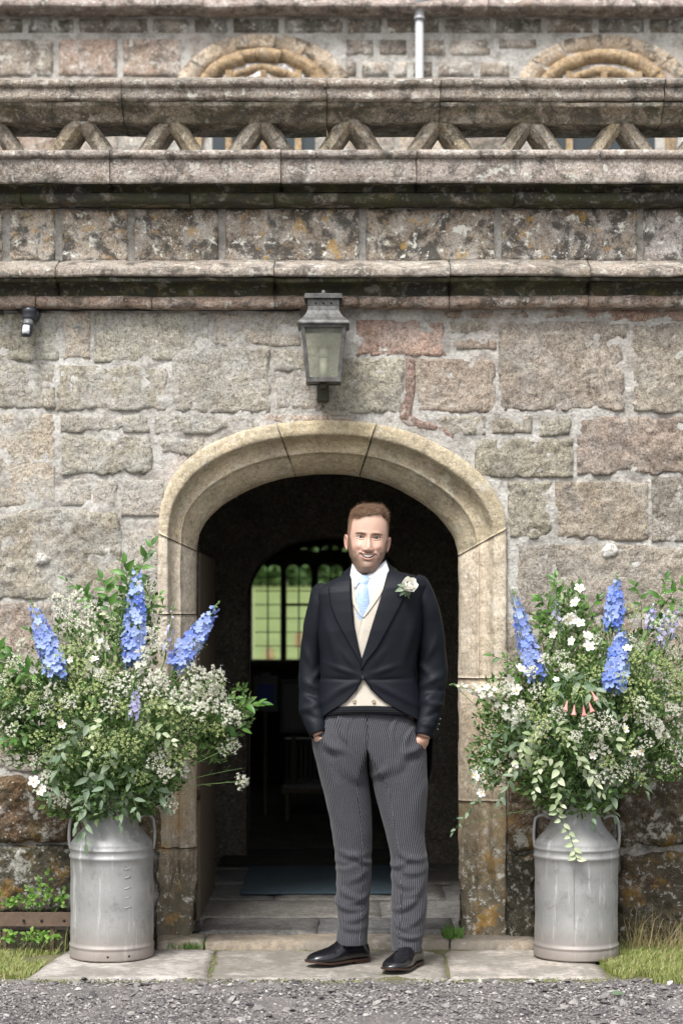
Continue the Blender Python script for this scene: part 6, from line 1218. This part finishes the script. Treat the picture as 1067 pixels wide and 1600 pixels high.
UL = [(100, 950, 30), (120, 935, 28), (140, 955, 30), (112, 970, 26), (90, 935, 22), (132, 980, 28), (25, 1035, 26), (15, 1045, 20), (80, 1080, 28), (95, 1105, 32), (110, 1095, 26), (125, 1075, 24), (70, 1110, 22), (160, 1055, 22), (180, 1075, 26), (195, 1062, 28), (230, 1075, 28), (245, 1060, 30), (262, 1080, 30), (285, 1090, 34), (300, 1075, 34), (320, 1060, 34), (340, 1055, 26),
      (330, 1090, 38), (350, 1110, 36), (362, 1120, 30), (310, 1110, 32), (345, 1085, 30), (300, 1045, 24), (255, 1180, 26), (275, 1185, 30), (245, 1195, 26), (285, 1200, 24), (260, 1210, 24), (365, 1165, 22), (352, 1170, 18), (377, 1221, 22), (75, 1215, 24), (88, 1235, 22), (100, 1250, 24), (85, 1250, 20), (60, 1230, 18), (270, 1255, 22), (262, 1245, 20), (33, 1110, 24), (8, 1060, 24), (12, 1095, 22), (5, 1120, 24), (20, 1140, 22), (18, 1080, 22), (55, 1190, 18), (240, 990, 26), (252, 1010, 22), (225, 1020, 24), (150, 1010, 22), (35, 1005, 20), (170, 1100, 22)]
for (px, py, s) in UL:
    Y = -.42-.26*math.exp(-((px-175)/120)**2-((py-1110)/110)**2)-R1.uniform(0, .08); umbel_at(A, px, py, Y, s*1.25/386, UM if R1.random() < .85 else UG, R1)
for (px, py, s) in [(180, 1160, 26), (160, 1170, 24), (200, 1175, 26), (170, 1195, 26), (190, 1150, 20), (210, 1160, 22), (150, 1150, 22), (110, 1190, 22), (140, 1110, 26), (155, 1075, 26), (175, 1050, 24), (130, 1040, 24), (120, 1010, 24), (275, 1125, 28), (240, 1100, 26), (315, 1130, 24), (60, 1150, 22), (220, 1215, 22), (300, 1170, 22), (100, 1020, 24), (190, 1105, 24), (50, 1090, 22), (260, 1105, 26), (340, 1140, 22), (85, 1160, 24), (230, 1140, 22)]:
    Y = -.46-.26*math.exp(-((px-175)/120)**2-((py-1110)/110)**2)-R1.uniform(0, .06); umbel_at(A, px, py, Y, s*1.2/386, UG, R1, name='green_umbel')
for (px, py, s) in [(52, 1222, .026), (66, 1232, .022), (96, 1132, .020), (112, 1030, .02), (62, 1240, .018), (148, 1030, .018)]: blossom(A, px, py, -.62, s, R1)
tips = [(px, py, -.40-R1.random()*.25) for px, py in [(60, 1000), (110, 930), (90, 960), (150, 940), (240, 1000), (255, 960), (300, 1030), (340, 1050), (360, 1100), (377, 1221), (365, 1165), (370, 1120), (20, 1040), (0, 1080), (30, 1120), (60, 1180), (50, 1222), (75, 1240), (190, 1000), (130, 990), (170, 1060), (220, 1060), (280, 1080), (310, 1080), (95, 1250), (110, 1280), (270, 1250), (300, 1190), (200, 900), (380, 1200)]]
sprigs(A, tips, 5, 10)
bt2 = [(R1.uniform(40, 350), R1.uniform(960, 1200), -.5-R1.random()*.15) for k in range(70)]; bt2 = [t for t in bt2 if ((t[0]-180)/170)**2+((t[1]-1090)/125)**2 < 1]
sprig_buds(A, bt2, 6, Mgrn, 26, .028, .0030); sprig_buds(A, bt2[::2]+tips[:22], 7, Mcream, 20, .03, .0030, 'white_buds')
# ------------------------------------------------ right arrangement
B = arrangement(900, 'right arrangement with blue delphiniums, white mock orange blossom, pink bells and pale trailing leaves'); B['cx'] = 900.
base = Vector(B.location)
filler(B, [(905, 1130, 130, 95, .26, 5), (900, 1040, 105, 75, .20, 2.4), (1010, 1080, 85, 100, .20, 2.2), (800, 1120, 60, 75, .15, 1.2), (900, 1210, 110, 50, .24, 2.6), (880, 960, 45, 50, .12, .8), (770, 1190, 40, 45, .10, .6), (1030, 1180, 60, 50, .14, .9), (897, 1255, 60, 20, .2, 1.0)], 20000, 41, (.012, .038))
filler(B, [(900, 1160, 120, 80, .28, 3), (900, 1220, 85, 35, .25, 2), (1010, 1130, 65, 60, .14, 1)], 3500, 42, (.02, .042), bpy.data.materials['broad_foliage'], 'broad_foliage')
for a, b, n, s, k in [((885, 1000, -.35), (868, 902, -.30), 12, .046, 'glossy'), ((880, 990, -.35), (840, 935, -.32), 8, .046, 'glossy'), ((900, 990, -.3), (905, 915, -.3), 7, .042, 'glossy'), ((905, 1000, -.3), (935, 935, -.3), 7, .046, 'glossy'), ((1000, 1000, -.3), (1040, 905, -.3), 9, .052, 'glossy'), ((1010, 1000, -.3), (1085, 900, -.3), 10, .055, 'glossy'), ((1000, 990, -.3), (990, 915, -.3), 7, .045, 'glossy'), ((1000, 1010, -.32), (1080, 945, -.3), 9, .050, 'glossy'),
                         ((820, 1080, -.4), (768, 1025, -.42), 8, .046, 'glossy'), ((960, 1150, -.4), (1080, 1185, -.38), 12, .05, 'glossy'), ((940, 1180, -.4), (1040, 1215, -.38), 10, .04, 'glossy'), ((850, 1020, -.4), (845, 965, -.4), 7, .04, 'glossy'),
                         ((860, 1160, -.5), (780, 1250, -.48), 12, .05, 'euc'), ((840, 1150, -.5), (745, 1215, -.46), 12, .048, 'euc'), ((800, 1200, -.45), (708, 1300, -.42), 13, .032, 'euc'), ((850, 1120, -.5), (760, 1165, -.48), 10, .045, 'euc'), ((880, 1050, -.5), (930, 1095, -.66), 10, .05, 'euc'), ((910, 1060, -.5), (955, 1110, -.62), 9, .05, 'euc'), ((890, 1060, -.5), (865, 1100, -.62), 8, .045, 'euc'),
                         ((940, 1170, -.55), (960, 1275, -.52), 10, .05, 'euc'), ((920, 1190, -.55), (925, 1285, -.55), 9, .046, 'euc'), ((950, 1180, -.5), (1010, 1240, -.46), 9, .046, 'euc'),
                         ((870, 1180, -.6), (835, 1240, -.60), 12, .038, 'pale'), ((880, 1180, -.6), (875, 1262, -.58), 11, .040, 'pale'), ((860, 1140, -.62), (815, 1175, -.62), 10, .038, 'pale'), ((900, 1180, -.62), (940, 1240, -.60), 10, .036, 'pale'), ((870, 1130, -.64), (900, 1180, -.68), 9, .034, 'pale'), ((840, 1170, -.6), (800, 1200, -.56), 9, .036, 'pale'), ((920, 1150, -.64), (970, 1170, -.6), 8, .034, 'pale')]:
    branch(B, Pw(*a), Pw(*b), n, s, k, R1.randint(0, 9999))
tr = catmull([tuple(Pw(x, y, Y)) for x, y, Y in [(880, 1210, -.56), (868, 1250, -.57), (872, 1275, -.56), (888, 1300, -.545), (896, 1325, -.54), (900, 1342, -.535)]], 4); st = MB().tube(tr, .0016, 6).go('trailing_stem', Mstem, B); st['label'] = 'pale leafy trail hanging down the front of the churn'
for k in range(3, len(tr)):
    p = Vector(tr[k]); s = -1 if k % 2 else 1; inst('leaf', LV['pale'][k % 2], st, orient(p, Vector((s*.9, -.2, -.45+.4*math.sin(k))), Vector((0, -1, .4)), .034*random.uniform(.8, 1.2)))
spike(B, Pw(838, 1062, -.50), Pw(803, 930, -.42), 62, .0245, FB, 11, rad=.036, base=base); spike(B, Pw(957, 985, -.40), Pw(963, 905, -.38), 40, .028, FB, 12, rad=.032, base=base); spike(B, Pw(958, 1078, -.55), Pw(972, 985, -.48), 52, .028, FB, 13, rad=.043, base=base)
for a, b, n in [((850, 1055, -.5), (828, 985, -.45), 26), ((872, 985, -.42), (866, 940, -.4), 18), ((1010, 985, -.42), (1022, 945, -.4), 18), ((1030, 1010, -.45), (1042, 950, -.42), 22), ((1045, 1000, -.4), (1062, 945, -.4), 16)]:
    o = spike(B, Pw(*a), Pw(*b), n, .012, FLi, R1.randint(0, 99), rad=.018, base=base); o['label'] = 'pale lilac delphinium spike'
for a, b, n in [((775, 1085, -.5), (712, 1072, -.48), 26), ((812, 1130, -.5), (765, 1090, -.48), 22), ((1040, 1155, -.5), (1005, 1100, -.48), 24), ((880, 975, -.42), (905, 955, -.42), 14)]: spike(B, Pw(*a), Pw(*b), n, .0165, FW, R1.randint(0, 99), 'snapdragon', rad=.022, base=base)
UR = [(815, 1108, 26), (808, 1120, 24), (830, 1105, 22), (845, 1125, 26), (850, 1135, 24), (838, 1150, 24), (918, 1128, 26), (945, 1125, 28), (940, 1140, 24), (938, 1170, 26), (985, 1105, 26), (1000, 1100, 26), (1005, 1120, 24), (1020, 1130, 28), (1050, 1110, 26), (1060, 1140, 26), (1058, 1170, 28), (1065, 1185, 24), (945, 1210, 30), (955, 1225, 28), (970, 1210, 24), (925, 1215, 24), (985, 1200, 22), (745, 1205, 22), (750, 1225, 20), (885, 1045, 24), (875, 1025, 22), (1040, 1060, 26), (1020, 1050, 24), (1000, 1010, 26), (985, 1000, 24), (1050, 1020, 26), (830, 1050, 22),
      (795, 1080, 24), (785, 1075, 20), (840, 1078, 24), (850, 1030, 20), (925, 1000, 24), (990, 955, 26), (1030, 975, 24), (1045, 965, 26), (1055, 1080, 24), (1010, 1160, 22), (1035, 1195, 22), (900, 1150, 20), (870, 1115, 24), (960, 1135, 20), (1000, 1185, 22)]
for (px, py, s) in UR:
    Y = -.42-.26*math.exp(-((px-900)/120)**2-((py-1110)/110)**2)-R1.uniform(0, .08); umbel_at(B, px, py, Y, s*1.15/386, UM if R1.random() < .85 else UG, R1)
for (px, py, s) in [(990, 1040, 26), (1005, 1070, 26), (975, 1060, 22), (1020, 1090, 24), (1030, 1030, 24), (1045, 1045, 22), (995, 1025, 22), (880, 1150, 22), (860, 1085, 20), (905, 1080, 20), (980, 1165, 20), (840, 1190, 20), (1060, 1060, 24), (910, 1030, 20), (930, 1050, 20), (985, 1085, 24), (950, 1190, 22), (1000, 1215, 20)]:
    Y = -.46-.24*math.exp(-((px-900)/120)**2-((py-1110)/110)**2)-R1.uniform(0, .06); umbel_at(B, px, py, Y, s*1.2/386, UG, R1, name='green_umbel')
for (px, py, s) in [(904, 921, .024), (899, 942, .026), (890, 968, .026), (862, 990, .020), (893, 1003, .02), (918, 1010, .034), (916, 995, .028), (905, 975, .022), (812, 1045, .024), (797, 1062, .028), (808, 1080, .026), (973, 1140, .026), (975, 1120, .022), (993, 1178, .022), (1003, 1172, .022), (740, 1212, .024), (752, 1238, .022), (815, 1098, .02), (925, 1180, .018), (980, 1015, .020), (806, 1195, .018), (868, 1062, .014)]: blossom(B, px, py, -.50-.18*math.exp(-((px-900)/110)**2-((py-1100)/110)**2), s, R1)
for (px, py, dx) in [(883, 1108, -.25), (896, 1115, -.1), (912, 1116, .05), (924, 1110, .3), (930, 1092, .5)]:    # pink bells
    p = Pw(px, py, -.70); d = Vector((dx, -.25, -1)).normalized(); a = Pw(908, 1080, -.66); mb = MB().tube(curve(a, p-d*.03, 0, 5), .0012, 5); st = mb.go('bell_flower', Mstem, B)
    MB().tube([p-d*.034, p-d*.02, p-d*.008, p, p+d*.006], [.002, .004, .0058, .0085, .0115], 10, False).go('bell', Mpink, st)
tips = [(px, py, -.40-R1.random()*.25) for px, py in [(790, 900), (803, 920), (868, 905), (965, 900), (1000, 940), (1040, 930), (1060, 960), (1030, 1000), (1060, 1050), (1075, 1100), (1060, 1180), (1030, 1220), (990, 1230), (712, 1072), (740, 1215), (720, 1290), (760, 1190), (780, 1030), (790, 1070), (830, 1040), (900, 930), (930, 1000), (985, 1020), (1010, 1060), (940, 1240), (850, 1240)]]
sprigs(B, tips, 8, 10)
bt2 = [(R1.uniform(760, 1070), R1.uniform(960, 1210), -.5-R1.random()*.15) for k in range(66)]
sprig_buds(B, bt2, 9, Mgrn, 24, .028, .0030); sprig_buds(B, bt2[::2]+tips[:12], 10, Mcream, 18, .03, .0030, 'white_buds')
# leaves of the buttonhole
for dx, dz, s in [(-.95, -.25, .036), (-.8, -.75, .032), (-.9, .25, .028), (-.35, -.95, .026), (.15, -1, .022), (.9, .1, .018), (-.2, .6, .02)]: inst('leaf', LV['euc'][1], bt_, orient(cR+Vector((dx*.006, -.004, dz*.006)), Vector((dx, -.28, dz)), Vector((0, -1, .3)), s*1.3))
# ------------------------------------------------ grass, moss, weeds
def blades(name, pts, n, h0, h1, seed, mat, lean=.5, w=.0016, label=None, cat='grass', z0=GZ):
    rs = np.random.RandomState(seed); poly = np.array(pts, float); x0, y0 = poly.min(0); x1, y1 = poly.max(0); P2 = rs.uniform((x0, y0), (x1, y1), (n*3, 2)); ins = np.zeros(len(P2), bool); j = len(poly)-1
    for i in range(len(poly)):
        a, b = poly[i], poly[j]; c = ((a[1] > P2[:, 1]) != (b[1] > P2[:, 1])) & (P2[:, 0] < (b[0]-a[0])*(P2[:, 1]-a[1])/(b[1]-a[1]+1e-12)+a[0]); ins ^= c; j = i
    P2 = P2[ins][:n]; d_ = fbm(np.stack([P2[:, 0]*9, P2[:, 1]*9, P2[:, 0]*0+seed], 1), 3, seed); P2 = P2[d_ > -.35]; m = len(P2); h = h0+(h1-h0)*rs.rand(m)**1.7*(.6+.7*sst(-.4, .5, fbm(np.stack([P2[:, 0]*5, P2[:, 1]*5, P2[:, 0]*0], 1), 2, seed+1)))
    a = rs.rand(m)*6.283; ln = lean*rs.rand(m); dx, dy = np.cos(a)*ln*h, np.sin(a)*ln*h; sx, sy = -np.sin(a+1)*w, np.cos(a+1)*w*.6; b = np.stack([P2[:, 0], P2[:, 1], np.full(m, z0)], 1)
    s_ = np.stack([sx, sy, 0*sx], 1)*(.6+.8*rs.rand(m))[:, None]; p1 = b+np.stack([dx*.35, dy*.35, h*.6], 1); p2 = b+np.stack([dx, dy, h*(1-.35*ln)], 1)
    v = np.stack([b-s_, b+s_, p1-s_*.8, p1+s_*.8, p2], 1).reshape(-1, 3); f = []; k = (np.arange(m)*5)[:, None]
    f = (np.array([[0, 1, 3, 2]])+k).tolist()+(np.array([[2, 3, 4]])+k).tolist(); o = mk(name, v, f, mat, kind='stuff'); return setp(o, label, cat)
Mgr = leafmat('grass_blade', (.12, .16, .035), (.20, .25, .06), (.32, .34, .12), (.42, .38, .20)); Mdry = leafmat('dry_grass', (.34, .27, .13), (.45, .37, .2), (.26, .25, .09)); Mweed = leafmat('weed_leaf', (.08, .17, .03), (.13, .25, .04), (.2, .32, .07), rnd=True)
gp = lambda pts: [(PX(px, Y), Y) for px, Y in pts]
blades('grass', gp([(930, -.25), (935, -.45), (945, -.62), (958, -.78), (1000, -.86), (1130, -.98), (1130, -.02), (960, -.02)]), 15000, .015, .055, 1, Mgr, .9, label='green turf right of the milk churn beside the path')
blades('tall_grass', gp([(975, -.10), (975, -.22), (1130, -.30), (1130, -.02), (975, -.02)]), 480, .06, .22, 2, Mdry, 1.3, .0014, label='dry tall grass leaning against the wall at right', z0=GZ)
blades('mossy_grass', gp([(-60, -.05), (100, -.05), (95, -.20), (62, -.60), (40, -.80), (-60, -.84)]), 11000, .010, .040, 3, Mgr, 1., label='short patchy turf left of the paving slab')
blades('moss', gp([(325, -.17), (325, -.14), (700, -.14), (700, -.17)]), 700, .006, .018, 4, Mgr, 1., label='thin moss line along the joint of the step', cat='moss')
blades('grass_tuft', gp([(262, -.20), (262, -.10), (318, -.02), (322, -.16)]), 900, .02, .06, 5, Mweed_i if 'Mweed_i' in globals() else leafmat('fresh_grass', (.06, .14, .025), (.10, .2, .04), (.16, .27, .06)), .9, label='fresh grass tuft at the foot of the left door jamb', z0=.0)
blades('grass_tuft', gp([(692, -.10), (690, -.02), (722, .0), (722, -.10)]), 500, .02, .075, 6, bpy.data.materials['fresh_grass'], .8, label='fresh grass tuft at the foot of the right door jamb', z0=.03)
blades('moss', gp([(40, -.82), (40, -.86), (950, -.86), (950, -.80)]), 1800, .004, .014, 7, Mgr, 1., label='mossy fringe along the front edge of the slabs', cat='moss')
blades('moss', gp([(318, -.80), (322, -.17), (345, -.17), (330, -.80)]), 200, .006, .012, 8, Mgr, 1., label='moss in the joint between the left and middle slabs', cat='moss', z0=-.008)
# rusty iron edging with weeds behind and below it at far left
ie = empty('iron_edging', (PX(50, -.2), -.2, 0), 'rusty flat iron edging strip with bolt holes low along the wall at left', 'edging')
nI = N('rusty_flat_iron', .85); nI.col(nI.mix(nI.noise(14, 7, .7), (.05, .032, .022, 1), (.16, .11, .075, 1))); nI.bump(nI.noise(40, 5), .5, .006); nI = nI.m
q0, q1 = -70, 112; xs = np.linspace(q0, q1, 14); rows = []
for px in xs:
    Y = -.21-.0006*(px-20)*0; w_ = .003*math.sin(px*.05); rows.append([(PX(px, Y), Y-.004+w_, PZ(1447, Y)), (PX(px, Y), Y-.004+w_, PZ(1426, Y)), (PX(px, Y), Y+.004+w_, PZ(1425.5, Y)), (PX(px, Y), Y+.004+w_, PZ(1447, Y))])
mk('flat_bar', np.array(rows).reshape(-1, 3), gf(14, 4, True, True), nI, ie, smooth=False)
for px in (38, 66, 101): MB().tube([(PX(px, -.21), -.2165, PZ(1438, -.21)), (PX(px, -.21), -.2185, PZ(1438, -.21))], .006, 10).go('bolt_hole', Mhole, ie)
for px in (82, 8): MB().box(PX(px-3, -.2), PX(px+3, -.2), -.205, -.19, -.03, PZ(1447, -.2)).go('stake', nI, ie, smooth=False)
sb = MB().box(PX(-70, -.1), PX(112, -.1), -.195, .02, -.04, PZ(1449, -.1), .01).go('soil_bed', plain('dark_soil', (.03, .022, .015, 1), .95), smooth=False); sb['kind'] = 'structure'
LV['weed'] = [leaf_me('leaf', Mweed, .38, .3, .15), leaf_me('leaf', Mweed, .42, .2, .3)]
rw_ = random.Random(8)
labs = ['leafy weed at the far left end of the iron edging', 'small weed with lobed leaves behind the iron edging, left part', 'bright weed in front of the white lichen patch', 'weed with round leaves behind the bolt hole', 'weed beside the milk churn above the edging', 'low weed growing under the edging strip, left', 'low weed under the edging strip, middle', 'low weed under the edging strip near its stake']
for k, (px, py, h, Y) in enumerate([(4, 1425, 40, -.17), (22, 1425, 22, -.15), (48, 1428, 28, -.17), (62, 1428, 68, -.12), (84, 1428, 40, -.15), (26, 1478, 24, -.24), (55, 1480, 26, -.25), (78, 1478, 22, -.25)]):
    b = Pw(px, py, Y); r = empty('weed', b, labs[k], 'weed', 'weeds along the iron edging')
    for j in range(5): branch(r, b, Pw(px+rw_.uniform(-20, 20), py-h*rw_.uniform(.45, 1.), Y-rw_.uniform(0, .06)), 4, .026, 'weed', rw_.randint(0, 999), -.01, .001, 'weed_stem', .4)
blades('weedy_grass', gp([(-60, -.24), (110, -.24), (110, -.12), (-60, -.12)]), 260, .06, .26, 9, Mgr, 1.5, .0010, label='thin grass stalks straying over the lichened stone at left')
# one fallen leaf
p = Pw(955, 1566, -1.13); p.z = GZ+.012; fl_ = bpy.data.objects.new('fallen_leaf', LV['euc'][1]); link(fl_); fl_.matrix_basis = orient(p, Vector((.9, .2, .15)), Vector((0, -.5, 1)), .055); setp(fl_, 'single pale green leaf lying on the gravel at lower right', 'leaf')
